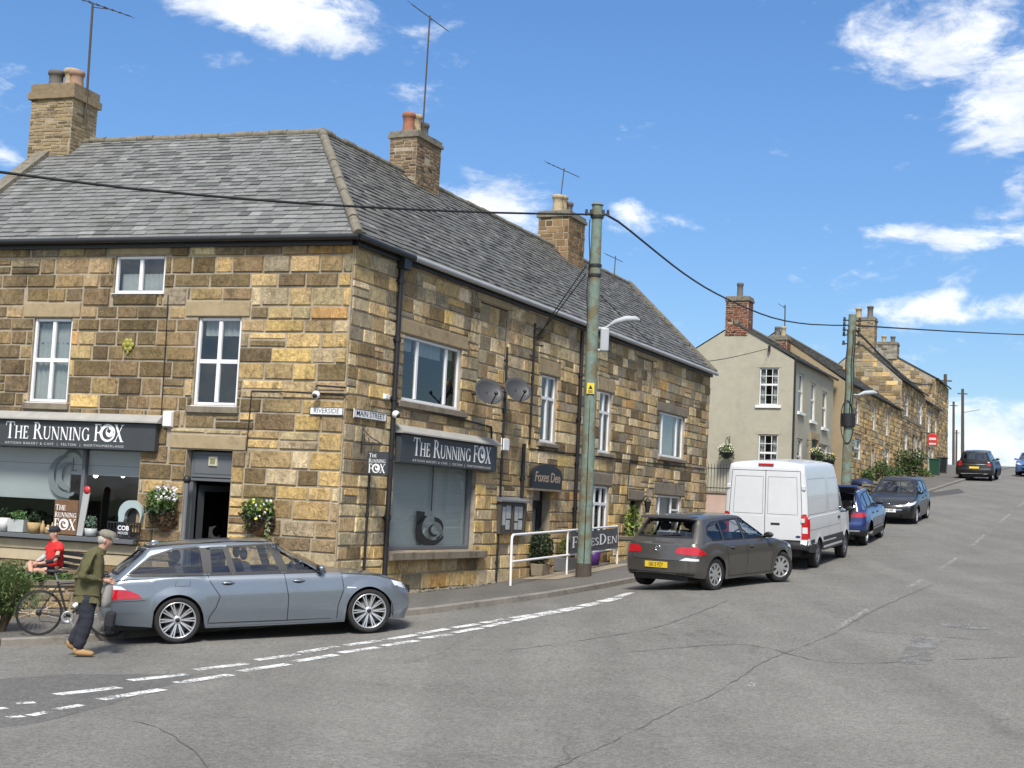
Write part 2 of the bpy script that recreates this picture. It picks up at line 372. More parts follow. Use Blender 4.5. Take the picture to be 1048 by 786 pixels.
def worn(name, base):
    m = mat(name, base, .7, .12, 6); T = NT(m.node_tree); p = T.n['Principled BSDF']; p.inputs['Roughness'].default_value = .7
    tc = T.new('ShaderNodeTexCoord'); al = T.ss(T.m('ADD', T.noise(tc.outputs['Object'], 26, 4, .75), T.m('MULTIPLY', T.noise(tc.outputs['Object'], 3, 3), .6)), .66, .86)
    T.l.new(al, p.inputs['Alpha']); return m
m_line = worn('road_paint', (.72, .72, .69))
m_faint = mat('thin_road_paint', (.55, .55, .53), .7, .2, 6); 
_T = NT(m_faint.node_tree); _tc = _T.new('ShaderNodeTexCoord'); _T.l.new(_T.ss(_T.noise(_tc.outputs['Object'], 22, 4, .75), .52, .60), _T.n['Principled BSDF'].inputs['Alpha'])
m_lpatch2 = worn('pale_crumbled_patch', (.20, .195, .18))
g = MB(); vs = []; fs = []; mi = []
SS = [-300, -200, -120, -80, -50, -30, -15]+[i*1.0 for i in range(-8, 150, 1)]+[155, 160, 170, 185, 200, 225, 260, 300, 400, 600, 900]
NN = [-600, -300, -150, -90, -60, -40, -30, -24, -20, -18]+[-16+i*.8 for i in range(0, 24)]+[4, 6, 9, 14, 25, 60, 150, 300, 600]
for s_ in SS:
    for n_ in NN:
        p = W(s_, n_); p.z = gz(p.x, p.y)
        if n_ < -18: p.z -= min(2.5, .0*(-18-n_))
        if n_ > 8: p.z += min(4, .04*(n_-8))
        vs.append(p)
k = len(NN)
for i in range(len(SS)-1):
    for j in range(k-1):
        rd = (-26 < NN[j] < 3.9)
        g.f.append((i*k+j, i*k+j+1, (i+1)*k+j+1, (i+1)*k+j)); g.mi.append(0 if rd else 1); g.c.append((1, 1, 1)); g.sm.append(True)
g.v = vs
tag(g.build('ground', [m_road, m_grass], fixn=True), kind='structure')
def sheet(name, poly, mtl, dz, kind='structure', step=.6):   # flat sheet laid on the ground (world xy polygon)
    bm = bmesh.new(); vv = [bm.verts.new((p.x, p.y, 0)) for p in poly]; tri = tessellate_polygon([[Vector((p.x, p.y, 0)) for p in poly]])
    for t in tri:
        try: bm.faces.new([vv[i] for i in t])
        except ValueError: pass
    xs = [p.x for p in poly]; ys = [p.y for p in poly]
    for ax, lo, hi in ((0, min(xs), max(xs)), (1, min(ys), max(ys))):
        q = lo+step
        while q < hi:
            co = Vector((q, 0, 0)) if ax == 0 else Vector((0, q, 0)); no = Vector((1, 0, 0)) if ax == 0 else Vector((0, 1, 0))
            bmesh.ops.bisect_plane(bm, geom=bm.verts[:]+bm.edges[:]+bm.faces[:], plane_co=co, plane_no=no); q += step
    mb = MB(); bm.verts.index_update()
    mb.v = [Vector((v.co.x, v.co.y, gz(v.co.x, v.co.y)+dz)) for v in bm.verts]
    for f in bm.faces:
        ix = [v.index for v in f.verts]
        if f.normal.z < 0: ix = ix[::-1]
        mb.f.append(tuple(ix)); mb.mi.append(0); mb.c.append((1, 1, 1)); mb.sm.append(True)
    bm.free(); o = mb.build(name, mtl)
    return tag(o, kind=kind) if kind else o
# kerb line (road-side foot of the kerb), from the side road round the corner and up the street
KP = [W(4, -33), W(9, -24)]+[gnd(*q) for q in ((0, 662), (71, 659), (120, 654), (260, 643), (413, 631), (487, 622), (560, 612), (610, 603.5))]+[W(28.3, -9.95), W(31, -9.6), W(36, -9.3), W(44, -9.0), W(52, -8.8), W(75, -8.7), W(100, -8.7), W(125, -8.7), W(150, -8.7), W(200, -8.7)]
KP = [Vector((p.x, p.y, 0)) for p in KP]
def catmull(P, step=.45):
    out = []
    for i in range(len(P)-1):
        p0 = P[max(i-1, 0)]; p1 = P[i]; p2 = P[i+1]; p3 = P[min(i+2, len(P)-1)]; m = max(2, int((p2-p1).length/step))
        for j in range(m):
            t = j/m; out.append(.5*((2*p1)+(p2-p0)*t+(2*p0-5*p1+4*p2-p3)*t*t+(3*p1-p0-3*p2+p3)*t**3))
    return out+[P[-1]]
KL = catmull(KP)
def left_of(i):
    a = KL[max(i-1, 0)]; b = KL[min(i+1, len(KL)-1)]; t = (b-a).normalized(); return Vector((-t.y, t.x, 0))
KH = .115
def pav_z(x, y): return gz(x, y)+KH
kb = MB(); pv = MB(); kw = .14
# kerb stones: each stone a short run with a chamfered top edge
i = 0
rk = random.Random(3)
while i < len(KL)-1:
    j = min(len(KL)-1, i+(2 if KL[i].y < 90 else 6)); a, b = KL[i], KL[j]; la, lb = left_of(i), left_of(j); t = (b-a).normalized()*.006
    sec = ((0, -.05), (0, KH-.02), (.02, KH), (kw, KH), (kw, -.05)); V = []
    for p, l, sg in ((a, la, 1), (b, lb, -1)):
        for u, h in sec:
            q = p+l*u+t*sg; q = Vector((q.x, q.y, gz(q.x, q.y)+h)); V.append(q)
    sh = rk.uniform(.8, 1.2)
    kb.add(V, [(0, 5, 6, 1), (1, 6, 7, 2), (2, 7, 8, 3), (0, 1, 2, 3, 4), (9, 8, 7, 6, 5)], 0, (sh, sh, sh)); i = j
tag(kb.build('kerb', m_kerb, fixn=True), kind='structure')
for i in range(len(KL)-1):
    V = []
    wd = 16
    cols = [kw, .6, 1.2, 1.9, 2.6, 3.4, 4.4, 6, 8, 11, 14] if KL[i].y < 60 else [kw, .6, 1.2, 1.9, 2.6, 3.4, 5, 7]
    for q0, l in ((KL[i], left_of(i)), (KL[i+1], left_of(i+1))):
        for u in cols:
            q = q0+l*u; V.append(Vector((q.x, q.y, gz(q.x, q.y)+KH-.004)))
    m = len(cols)
    pv.add(V, [(j, m+j, m+j+1, j+1) for j in range(m-1)], 0, sm=True)
tag(pv.build('pavement', m_pave, fixn=True), kind='structure')
# right-hand kerb and pavement, outside the picture
pr = MB()
for i in range(-20, 160, 2):
    V = []
    for s_ in (i, i+2):
        for n_, h in ((3.5, -.03), (3.5, .11), (5.8, .11)):
            q = W(s_, n_); q.z = gz(q.x, q.y)+h; V.append(q)
    pr.add(V, [(0, 1, 4, 3), (1, 2, 5, 4)], 0)
tag(pr.build('pavement', m_pave, fixn=True), kind='structure')
# road markings: double broken give-way line across the side road mouth, centre dashes
lines = MB()
def mark(mb, quad, dz=.008):
    P = [gnd(*q) if not isinstance(q, Vector) else q for q in quad]
    n = 6; V = []
    for i in range(n+1):
        f = i/n
        for a, b in ((P[0], P[1]), (P[3], P[2])):
            q = a.lerp(b, f); V.append(Vector((q.x, q.y, gz(q.x, q.y)+dz)))
    mb.add(V, [(2*i, 2*i+2, 2*i+3, 2*i+1) for i in range(n)])
Z1 = [(57, 711.5, 122, 704), (133, 697, 191, 690.5), (200, 686, 252, 679.5), (261, 676, 306, 670), (307, 668.5, 345, 662), (354, 661, 388, 656), (394, 655.5, 426, 650), (429, 649, 458, 644), (464, 643, 489, 639), (494, 638, 517, 634), (523, 633, 546, 629.5), (550, 629, 568, 625.5), (573, 625, 590, 621.5), (594, 620.5, 610, 617), (614, 616, 628, 612.5), (632, 611.5, 645, 607)]
Z2 = [(102, 716.5, 166, 706), (181, 699.5, 236, 691), (246, 687.5, 295, 680), (302, 677.5, 344, 670.5), (348, 668.5, 387, 663), (392, 661.5, 427, 656), (430, 654, 461, 649.5), (464, 648, 492, 643), (496, 642, 521, 636.5), (525, 636, 549, 631), (552, 630.5, 572, 626.5), (576, 626, 594, 622), (598, 621, 614, 617.5), (618, 616.5, 633, 612.5)]
def dash(mb, x0, y0, x1, y1, w):
    a, b = gnd(x0, y0), gnd(x1, y1); t = (b-a); t.z = 0; t.normalize(); q = Vector((-t.y, t.x, 0))*w/2
    mark(mb, (a+q, b+q, b-q, a-q))
for z in Z1+Z2: dash(lines, *z, .19)
for z in ((16, 720.5, 36, 719.5), (8, 735, 24, 733.5), (30, 733, 50, 729), (56, 727, 84, 722), (-12, 727, 6, 725)): dash(lines, *z, .13)
tag(lines.build('give_way_markings', m_line), kind='structure')
cl_ = MB()
for s0, s1 in ((16.7, 17.0), (22.2, 24.9), (29.5, 31.4), (34.6, 37.8), (41.6, 45), (50, 54), (58, 62), (66, 70), (74, 78), (84, 88), (96, 100), (108, 112), (122, 126)):
    n_ = -4.3; mark(cl_, [W(s0, n_-.05), W(s1, n_-.05), W(s1, n_+.05), W(s0, n_+.05)])
for q in ((891, 626, 893, 622), (944, 606, 954, 596)): pass
tag(cl_.build('centre_line_dashes', m_faint), kind='structure')
# repair patches, seams
def pxpoly(pts): return [gnd(*p) for p in pts]
sheet('road_patch', pxpoly([(893, 502.5), (958, 503.5), (981, 500), (988, 504.5), (938, 511), (890, 511)]), m_patch, .004)
sheet('road_patch', pxpoly([(964, 638), (1018, 641), (1012, 645), (962, 641.5)]), m_lpatch2, .004)
sheet('road_patch', pxpoly([(934, 652), (966, 652), (958, 664), (946, 680), (926, 680), (918, 676)]), m_lpatch2, .006)
sheet('road_patch', pxpoly([(0, 695), (70, 690), (205, 690), (110, 722), (40, 740), (0, 745)]), m_dpatch, .003)
sm_ = MB(); rs = random.Random(5)
def seam(pts, w=.009):
    P = catmull([Vector((g.x, g.y, 0)) for g in (gnd(*p) for p in pts)], .18); V = []
    for i, p in enumerate(P):
        a = P[max(i-1, 0)]; b = P[min(i+1, len(P)-1)]; t = (b-a).normalized(); q = Vector((-t.y, t.x, 0)); o = q*rs.uniform(-.02, .02); ww = w*rs.uniform(.05, 1)
        for sg in (1, -1):
            r_ = p+o+q*ww*sg; V.append(Vector((r_.x, r_.y, gz(r_.x, r_.y)+.006)))
    sm_.add(V, [(2*i, 2*i+1, 2*i+3, 2*i+2) for i in range(len(P)-1)])
seam([(560, 790), (625, 760), (690, 727), (735, 708), (785, 676), (850, 650), (905, 620), (960, 596)])
seam([(524, 665), (600, 655), (680, 640), (745, 615)], .012)
seam([(640, 668), (760, 660), (850, 678), (960, 676), (1048, 672)], .014)
seam([(120, 735), (160, 745), (200, 770), (215, 790)], .012)
seam([(880, 646), (940, 650), (1000, 655)], .012)
tag(sm_.build('road_seams', mat('tar', (.095, .091, .084), .7, .2)), kind='structure')
# ------------------------------------------------------------------ stone walling
def sub_rect(rects, o, pad=0):
    out = []
    for a, b, c, d in rects:
        oa, ob, oc, od = o[0]-pad, o[1]+pad, o[2]-pad, o[3]+pad
        if ob <= a or oa >= b or od <= c or oc >= d: out.append((a, b, c, d)); continue
        if oa > a: out.append((a, oa, c, d))
        if ob < b: out.append((ob, b, c, d))
        m0, m1 = max(a, oa), min(b, ob)
        if oc > c: out.append((m0, m1, c, oc))
        if od < d: out.append((m0, m1, od, d))
    return out
def stones(mb, M, t0, t1, z0, z1, ops, pal, seed, hh=(.22, .36), ll=(.3, .75), j=.014, out=(.012, .035), mi=0, zfun=None, ch=.014, clip=None):
    rg = random.Random(seed); z = z0
    while z < z1-.02:
        h = rg.uniform(*hh)
        if z1-z-h < hh[0]*.7: h = z1-z
        t = t0-rg.uniform(0, ll[1]*.6); stag = []
        while t < t1:
            l = rg.uniform(*ll)*(1.35 if rg.random() < .12 else 1); stag.append((max(t, t0), min(t+l, t1), z, z+h)); t += l
        q = []
        for r_ in stag:
            if r_[1]-r_[0] > ll[0]*.8 and h > hh[0]*1.1 and rg.random() < .10:
                m = r_[2]+h*rg.uniform(.4, .6); q += [(r_[0], r_[1], r_[2], m), (r_[0], r_[1], m, r_[3])]
            else: q.append(r_)
        for o in ops: q = sub_rect(q, o)
        for a, b, c, d in q:
            if b-a < .07 or d-c < .06: continue
            if clip and not clip((a+b)/2, (c+d)/2, a, b, c, d): continue
            col = pal((a+b)/2, (c+d)/2, rg); e = rg.uniform(*out); jj = j
            x = [a+jj+rg.uniform(-.004, .007), b-jj+rg.uniform(-.007, .004)]; y = [c+jj+rg.uniform(-.004, .007), d-jj+rg.uniform(-.007, .004)]
            w = lambda: rg.uniform(-.005, .005); cw = min(ch, (b-a)*.2, (d-c)*.2)
            vs_ = [(x[0]+w(), y[0]+w(), 0), (x[1]+w(), y[0]+w(), 0), (x[1]+w(), y[1]+w(), 0), (x[0]+w(), y[1]+w(), 0)]
            vs_ += [(vs_[0][0]+cw, vs_[0][1]+cw, e+w()), (vs_[1][0]-cw, vs_[1][1]+cw, e+w()), (vs_[2][0]-cw, vs_[2][1]-cw, e+w()), (vs_[3][0]+cw, vs_[3][1]-cw, e+w())]
            mb.add(vs_, [(4, 5, 6, 7), (0, 1, 5, 4), (1, 2, 6, 5), (2, 3, 7, 6), (3, 0, 4, 7)], mi, col, M)
        z += h
def backing(mb, M, t0, t1, z0, z1, ops, mi=0, depth=.16, c=(1, 1, 1)):
    ts = sorted({t0, t1, *[min(max(x, t0), t1) for o in ops for x in o[:2]]}); zz = sorted({z0, z1, *[min(max(x, z0), z1) for o in ops for x in o[2:4]]})
    for i in range(len(ts)-1):
        for k_ in range(len(zz)-1):
            a, b, c_, d = ts[i], ts[i+1], zz[k_], zz[k_+1]; mx, my = (a+b)/2, (c_+d)/2
            if any(o[0] < mx < o[1] and o[2] < my < o[3] for o in ops): continue
            mb.add([(a, c_, 0), (b, c_, 0), (b, d, 0), (a, d, 0)], [(0, 1, 2, 3)], mi, c, M)
    for o in ops:
        a, b, c_, d = o[:4]; e = -(o[4] if len(o) > 4 else depth)
        mb.add([(a, c_, 0), (b, c_, 0), (b, d, 0), (a, d, 0), (a, c_, e), (b, c_, e), (b, d, e), (a, d, e)], [(0, 4, 5, 1), (1, 5, 6, 2), (2, 6, 7, 3), (3, 7, 4, 0)], mi, c, M)
PAL = dict(dark=(.11, .083, .052), brown=(.20, .145, .085), tan=(.37, .275, .16), yel=(.52, .37, .17), orange=(.42, .25, .10), grey=(.22, .195, .15), pale=(.46, .38, .25), umber=(.15, .115, .07))
def pick(rg, ws):
    r_ = rg.random()*sum(ws.values())
    for k_, v_ in ws.items():
        r_ -= v_
        if r_ <= 0: break
    f = rg.uniform(.74, 1.26); c = PAL[k_]; c = tuple(u*.86+w*.14 for u, w in zip(c, (.35, .25, .125))); return (c[0]*f, c[1]*f*rg.uniform(.96, 1.0), c[2]*f*rg.uniform(.82, .98))
def palL(t, z, rg):
    y = max(0, min(1, (3.6-t)/2.6)); lo = max(0, min(1, (2.3-z)/2))
    if z > 4.0: y *= .7
    return pick(rg, dict(dark=1.3*(1-y)+.06, umber=1.5*(1-y)+.10, brown=1.5*(1-y)+.2, tan=.6+.6*y, yel=.15+2.6*y*(.5+.5*lo), orange=.04+.12*y, pale=.15+.8*y, grey=.3*(1-y)+.05))
def palR(t, z, rg): return tuple(1.22*k_ for k_ in palR0(t, z, rg))
def palR0(t, z, rg):
    lo = max(0, min(1, (1.2-z)/1.6)); far = max(0, min(1, (t-14)/8))
    return pick(rg, dict(dark=.12+.3*far, umber=.22, brown=.35, tan=1.1, yel=.12+1.0*lo, orange=.04+.1*lo, pale=.9-.3*far, grey=.7*(1-lo)+.15))
TE = 23.32; LE = 9.35; EZ = 4.78; RZ = 7.9          # street front length, corner front length, eaves, ridge
opsR = [(2.06, 4.62, 1.97, 3.27), (9.0, 9.97, 1.58, 3.22), (12.96, 13.9, 1.55, 3.2), (18.1, 20.6, 1.72, 3.06), (12.69, 13.98, -.8, .64), (18.1, 20.56, -.62, .53),
        (8.78, 9.86, -1.75, .42, .3), (15.72, 16.75, -1.5, .31, .3), (1.93, 5.62, -1.0, 1.3, .22), (5.4, 6.92, 2.74, 4.46, .05), (15.9, 17.36, 3.5, 4.49, .05)]
opsL = [(5.98, 6.88, 1.59, 3.26), (2.23, 3.17, 1.61, 3.29), (3.97, 5.10, 3.76, 4.50), (2.24, 3.22, -2.1, .76, .3), (4.22, 8.6, -.98, 1.2, .4)]
P0 = C0.copy(); P0.z = gz(C0.x, C0.y)
bld = thing('stone_building', 'long two storey sandstone corner building with slate roof and cafe on its ground floor', 'building', P0)
# lintels and dressed stones (kept clear of the small stones)
LINR = [(1.85, 4.85, 3.27, 3.58), (8.8, 10.15, 3.22, 3.60), (12.75, 14.1, 3.2, 3.58), (17.8, 20.9, 3.06, 3.36), (12.5, 14.2, .64, 1.0), (17.8, 20.9, .53, .92), (15.5, 16.95, .31, .62), (15.6, 17.6, 4.49, 4.66), (5.2, 7.1, 4.46, 4.66)]
SILR = [(1.85, 4.9, 1.80, 1.965), (8.85, 10.1, 1.44, 1.575), (12.8, 14.05, 1.41, 1.545), (17.95, 20.75, 1.57, 1.715)]
LINL = [(5.8, 7.15, 3.26, 3.58), (2.05, 3.45, 3.29, 3.62), (3.85, 5.25, 4.5, 4.70), (1.95, 3.6, .76, 1.06)]
SILL_ = [(5.9, 7.0, 1.42, 1.585), (2.15, 3.3, 1.44, 1.605)]
wR = MB(); backing(wR, FR, 0, TE, -2.6, 4.86, opsR, 0)
qz = -2.4
rq = random.Random(8); quoin = []
while qz < 4.8:
    h = rq.uniform(.28, .36); quoin.append((qz, min(qz+h, 4.8), rq.random() < .5)); qz += h
stones(wR, FR, 0.02, TE, -2.3, 4.82, opsR+LINR+SILR, palR, 11, hh=(.22, .34), ll=(.3, .78), mi=1, out=(.012, .034), j=.009)
for o_, pal_ in (((5.42, 6.9, 2.76, 4.44), palR), ((15.92, 17.34, 3.52, 4.47), palR)):
    Mx = FR @ Matrix.Translation((0, 0, -.05)); wR.add([(o_[0], o_[2], 0), (o_[1], o_[2], 0), (o_[1], o_[3], 0), (o_[0], o_[3], 0)], [(0, 1, 2, 3)], 0, (1, 1, 1), Mx)
    stones(wR, Mx, *o_, [], pal_, 77, mi=1, j=.01, out=(.006, .014))
wR.build('wall', [m_mortar, m_stone], bld)
wL = MB(); backing(wL, FL, 0, LE, -2.8, 4.86, opsL, 0)
stones(wL, FL, 0.0, LE, -2.6, 4.82, opsL+LINL+SILL_, palL, 21, hh=(.24, .36), ll=(.34, .86), mi=1, j=.015, out=(.014, .04))
wL.build('wall', [m_mortar, m_stone], bld)
wo_ = MB()   # hidden rear and end walls
EndR = C0+dR*TE; endL = C0+dL*LE
bkR = EndR-nR*6.16; bkL = endL-nL*7.36
Mg = frame(EndR, -nR, UP, dR)
wo_.add([EndR+UP*-.6, EndR+UP*4.86, EndR-nR*3.08+UP*7.9, bkR+UP*4.86, bkR+UP*-.6], [(0, 4, 3, 2, 1)], 0)
stones(wo_, Mg, 0, 6.16, -.6, 7.8, [], palR, 31, mi=1, clip=lambda t, z, a, b, c, d: d < 4.86+min(a, 6.16-b)*.98)
inn = C0-nR*6.16+dR*6.0
wo_.add([bkR-UP*2, bkR+UP*4.86, C0-nR*6.16+dR*3.0+UP*4.86, C0-nR*6.16+dR*3.0-UP*2], [(0, 1, 2, 3)], 0)
wo_.add([endL-UP*3, endL+UP*4.86, endL-nL*3.68+UP*7.9, bkL+UP*4.86, bkL-UP*3], [(0, 1, 2, 3, 4)], 0)
stones(wo_, frame(endL, -nL, UP, dL), 0, 7.36, -2.6, 7.8, [], palL, 33, mi=1, clip=lambda t, z, a, b, c, d: d < 4.86+min(a, 7.36-b)*.82)
wo_.add([bkL-UP*3, bkL+UP*4.86, C0-nL*7.36-dL*-2+UP*4.86, C0-nL*7.36-dL*-2-UP*3], [(0, 1, 2, 3)], 0)
wo_.build('wall', [m_mortar, m_stone], bld)
# lintels / sills / quoins
def slab(mb, M, r_, out, mi=0, c=(1, 1, 1), b=.015, back=-.02): mb.cbox(r_[0]+.008, r_[1]-.008, r_[2]+.008, r_[3]-.008, back, out, b, mi, c, M)
for M_, L_, o_, nm in ((FR, LINR, .03, 'lintel'), (FL, LINL, .03, 'lintel'), (FR, SILR, .10, 'stone_sill'), (FL, SILL_, .07, 'stone_sill'), (FR, [(1.78, 6.1, -1.2, -1.005)], .16, 'stone_sill')):
    for r_ in L_:
        q_ = MB(); slab(q_, M_, r_, o_, 0, b=.015); q_.build(nm, m_lintg if nm != 'lintel' or (M_ is FR and (r_[0] > 17 or r_[2] < 1)) else m_lintel, bld, bevel=.008)
# windows ---------------------------------------------------------------
def window(M, o, mull=(), trans=(), parent=None, depth=.10, fw=.062, name='window', mt=None, sill=True, bars=None, curtain=None, gm=None, blind=0, label=None):
    mt = mt or m_white; a, b, c, d = o[:4]; z0, z1 = -depth, -depth+.055; f = MB()
    for bx in ((a, a+fw, c, d), (b-fw, b, c, d), (a+fw, b-fw, c, c+fw), (a+fw, b-fw, d-fw, d)): f.cbox(bx[0], bx[1], bx[2], bx[3], z0, z1, .008, 0, (1, 1, 1), M)
    for q in mull: x = a+(b-a)*q; f.cbox(x-.042, x+.042, c+fw, d-fw, z0, z1-.004, .008, 0, (1, 1, 1), M)
    for q in trans: y = c+(d-c)*q; f.cbox(a+fw, b-fw, y-.045, y+.045, z0, z1-.002, .008, 0, (1, 1, 1), M)
    for (x0, y0, x1, y1, ww) in (bars or ()):
        x0, x1 = a+(b-a)*x0, a+(b-a)*x1; y0, y1 = c+(d-c)*y0, c+(d-c)*y1
        f.cbox(min(x0, x1)-ww, max(x0, x1)+ww, min(y0, y1)-ww, max(y0, y1)+ww, z0+.01, z1-.012, .004, 0, (1, 1, 1), M)
    wn = f.build(name, mt, parent)
    if label: wn['label'] = label
    p = MB(); p.add([(a+.02, c+.02, z0+.018), (b-.02, c+.02, z0+.018), (b-.02, d-.02, z0+.018), (a+.02, d-.02, z0+.018)], [(0, 1, 2, 3)], 0, (1, 1, 1), M); p.build('pane', gm or m_glass, wn)
    if sill:
        s = MB(); s.cbox(a-.03, b+.03, c-.035, c-.002, z0, .05, .01, 0, (1, 1, 1), M); s.build('sill', mt, wn)
    r_ = MB(); e = z0-.9   # dark room behind
    r_.add([(a-.3, c-.3, z0-.03), (b+.3, c-.3, z0-.03), (b+.3, d+.2, z0-.03), (a-.3, d+.2, z0-.03), (a-.3, c-.3, e), (b+.3, c-.3, e), (b+.3, d+.2, e), (a-.3, d+.2, e)], [(4, 5, 6, 7), (0, 1, 5, 4), (1, 2, 6, 5), (2, 3, 7, 6), (3, 0, 4, 7)], 0, (1, 1, 1), M)
    r_.build('room', m_room, wn)
    if curtain:
        cu = MB()
        for (x0, x1, y0, y1) in curtain:
            x0, x1 = a+(b-a)*x0, a+(b-a)*x1; y0, y1 = c+(d-c)*y0, c+(d-c)*y1; n = max(4, int((x1-x0)/.035)); V = []
            for i in range(n+1):
                x = x0+(x1-x0)*i/n
                for y in (y0, y1): V.append((x, y, z0-.09+.018*math.sin(i*1.9)+.006*math.sin(i*5.1)))
            cu.add(V, [(2*i, 2*i+2, 2*i+3, 2*i+1) for i in range(n)], 0, (1, 1, 1), M, True)
        cu.build('curtain', m_curt, wn)
    return wn
B4 = [(.5, .04, .5, .5, .02), (.5, .5, .5, .96, .02)]
window(FL, opsL[0], (.5,), (.5,), bld, curtain=[(.08, .92, .72, .95), (.0, 1, .0, .9)])
window(FL, opsL[1], (.5,), (.5,), bld, curtain=[(.1, .9, .8, .97)])
window(FL, opsL[2], (.5,), (), bld, curtain=[(.05, .95, .0, .55)])
window(FR, opsR[0], (.27, .77), (), bld, curtain=[(.04, .24, .78, .97), (.3, .75, .75, .97), (.8, .97, .8, .97)])
window(FR, opsR[1], (.5,), (.66,), bld, curtain=[(.06, .25, 0, 1), (.75, .95, 0, 1)])
window(FR, opsR[2], (.5,), (.66,), bld)
window(FR, opsR[3], (.18, .76), (), bld, curtain=[(.16, .76, 0, 1), (.8, .96, 0, 1)])
window(FR, opsR[4], (.28, .64), (.66,), bld, fw=.07)
window(FR, opsR[5], (.18, .66), (), bld, bars=[(.66, .62, .98, .62, .03), (.02, .55, .18, .55, .03)], curtain=[(.2, .66, 0, 1)])
# roof ------------------------------------------------------------------
ov = .16
AP = Vector((-4.4066, 29.3173, RZ)); rkL = (AP-C0)
eR = lambda t: C0+dR*t+nR*ov+UP*(EZ+.02)
eL = lambda l: C0+dL*l+nL*ov+UP*(EZ+.02)
# eaves corner: where both overhanging eaves meet
den = nR.x*nL.y-nR.y*nL.x; cx_ = (ov*nL.y-ov*nR.y)/den; cy_ = (nR.x*ov-nL.x*ov)/den
EC = C0+Vector((cx_, cy_, 0))+UP*(EZ+.02)
hR_ = (AP-C0).dot(nR)*-1+ov; hL_ = (AP-C0).dot(nL)*-1+ov; rise = RZ-EZ-.02
Vr = (-nR*hR_+UP*rise); lr = Vr.length; Vr.normalize(); Nr = dR.cross(Vr); Nr = Nr if Nr.z > 0 else -Nr
Vl = (-nL*hL_+UP*rise); ll_ = Vl.length; Vl.normalize(); Nl = dL.cross(Vl); Nl = Nl if Nl.z > 0 else -Nl
def slates(mb, M, ulo, uhi, vmax, seed, pal, e=.185, mi=1):
    rg = random.Random(seed); v = -.03; row = 0
    mb.add([M @ Vector(q) for q in ((ulo(0), -.02, 0), (uhi(0), -.02, 0), (uhi(vmax), vmax, 0), (ulo(vmax), vmax, 0))], [(0, 1, 2, 3)], 0)
    while v < vmax:
        w_ = .30-.06*v/vmax; u = min(ulo(v), ulo(v+e))-rg.uniform(.3, .45)-(row % 2)*w_/2; v1 = min(v+e*1.1, vmax); sag = rg.uniform(-.004, .004)
        while u < max(uhi(v), uhi(v1)):
            ww = w_*rg.uniform(.8, 1.2); a, b = u+.004, u+ww-.004
            q = [max(a, ulo(v)), min(b, uhi(v)), min(b, uhi(v1)), max(a, ulo(v1))]
            if q[1] > q[0]+.01 and q[2] >= q[3]:
                t = .027+rg.uniform(-.006, .012); dv = rg.uniform(-.012, .012)+sag; k_ = .006
                mb.add([(q[0], v+dv, k_), (q[1], v+dv, k_), (q[0], v+dv, t), (q[1], v+dv, t+rg.uniform(-.004, .004)), (q[2], v1, k_), (q[3], v1, k_)], [(0, 1, 3, 2), (2, 3, 4, 5), (0, 2, 5), (1, 4, 3)], mi, pal(rg, (a+b)/2, v), M)
            u += ww
        v += e*(1-.15*v/vmax); row += 1
def palSL(rg, u, v):  # paler than the street slope: sky glare put into the slate colour
    f = rg.uniform(.84, 1.14); r_ = rg.random()
    if r_ < .05: f *= 1.35
    elif r_ < .18: f *= .62
    return (.185*f, .187*f, .178*f)
def palSR(rg, u, v):
    f = rg.uniform(.75, 1.2); r_ = rg.random()
    if r_ < .05: f *= 1.5
    elif r_ < .2: f *= .6
    return (.125*f, .122*f, .108*f)
uA_R = (AP-C0).dot(dR); uC_R = (EC-C0).dot(dR); uA_L = (AP-C0).dot(dL); uC_L = (EC-C0).dot(dL)
rf = MB(); MR = frame(C0+nR*ov+UP*(EZ+.02), dR, Vr, Nr); ML = frame(C0+nL*ov+UP*(EZ+.02), dL, Vl, Nl)
slates(rf, MR, lambda v: uC_R+(uA_R-uC_R)*max(0, v)/lr, lambda v: TE+.05, lr, 41, palSR)
slates(rf, ML, lambda v: uC_L+(uA_L-uC_L)*max(0, v)/ll_, lambda v: LE+.05, ll_, 42, palSL)
rR = AP+dR*(TE+.05-uA_R); rL = AP+dL*(LE+.05-uA_L)
bR0 = bkR+UP*(EZ)+dR*.05-nR*.1; jn = AP-nR*3.1-nL*3.6; jn.z = EZ
rf.add([AP, rR, bR0, jn], [(0, 3, 2, 1)], 0); rf.add([AP, rL, bkL+UP*EZ+dL*.05-nL*.1, jn], [(0, 1, 2, 3)], 0)
roof = rf.build('roof', [m_slate, m_slate], bld)
rd_ = MB(); rg = random.Random(2)
def ridge(a, b, r_=.115, step=.45, lift=.02):
    n = int((b-a).length/step)+1
    for i in range(n):
        p, q = a.lerp(b, i/n), a.lerp(b, min(1, (i+.97)/n)); j_ = Vector((0, 0, rg.uniform(-.015, .015)+lift))
        rd_.tube([p+j_, q+j_], r_*rg.uniform(.92, 1.1), 10)
ridge(AP, rR, .08); ridge(AP, rL, .08); ridge(EC+UP*.02, AP, .10, .35)
rd_.build('ridge_tile', m_ridge, roof)
# stone copings on the end gables
def coping(a, b, U, w_, h):
    n = 7; cp = MB()
    for i in range(n):
        p, q = a.lerp(b, i/n+.004), a.lerp(b, (i+1)/n-.004)
        cp.add([p-U*w_, p+U*w_, q+U*w_, q-U*w_, p-U*w_+UP*h, p+U*w_+UP*h, q+U*w_+UP*h, q-U*w_+UP*h], [(3, 2, 1, 0), (4, 5, 6, 7), (0, 1, 5, 4), (1, 2, 6, 5), (2, 3, 7, 6), (3, 0, 4, 7)])
    cp.build('coping', m_ridge, roof, fixn=True)
coping(C0+dR*TE+nR*(ov+.05)+UP*(EZ-.02), rR+UP*.02, dR, .17, .13)
coping(C0+dL*LE+nL*(ov+.05)+UP*(EZ-.02), rL+UP*.02, dL, .17, .13)
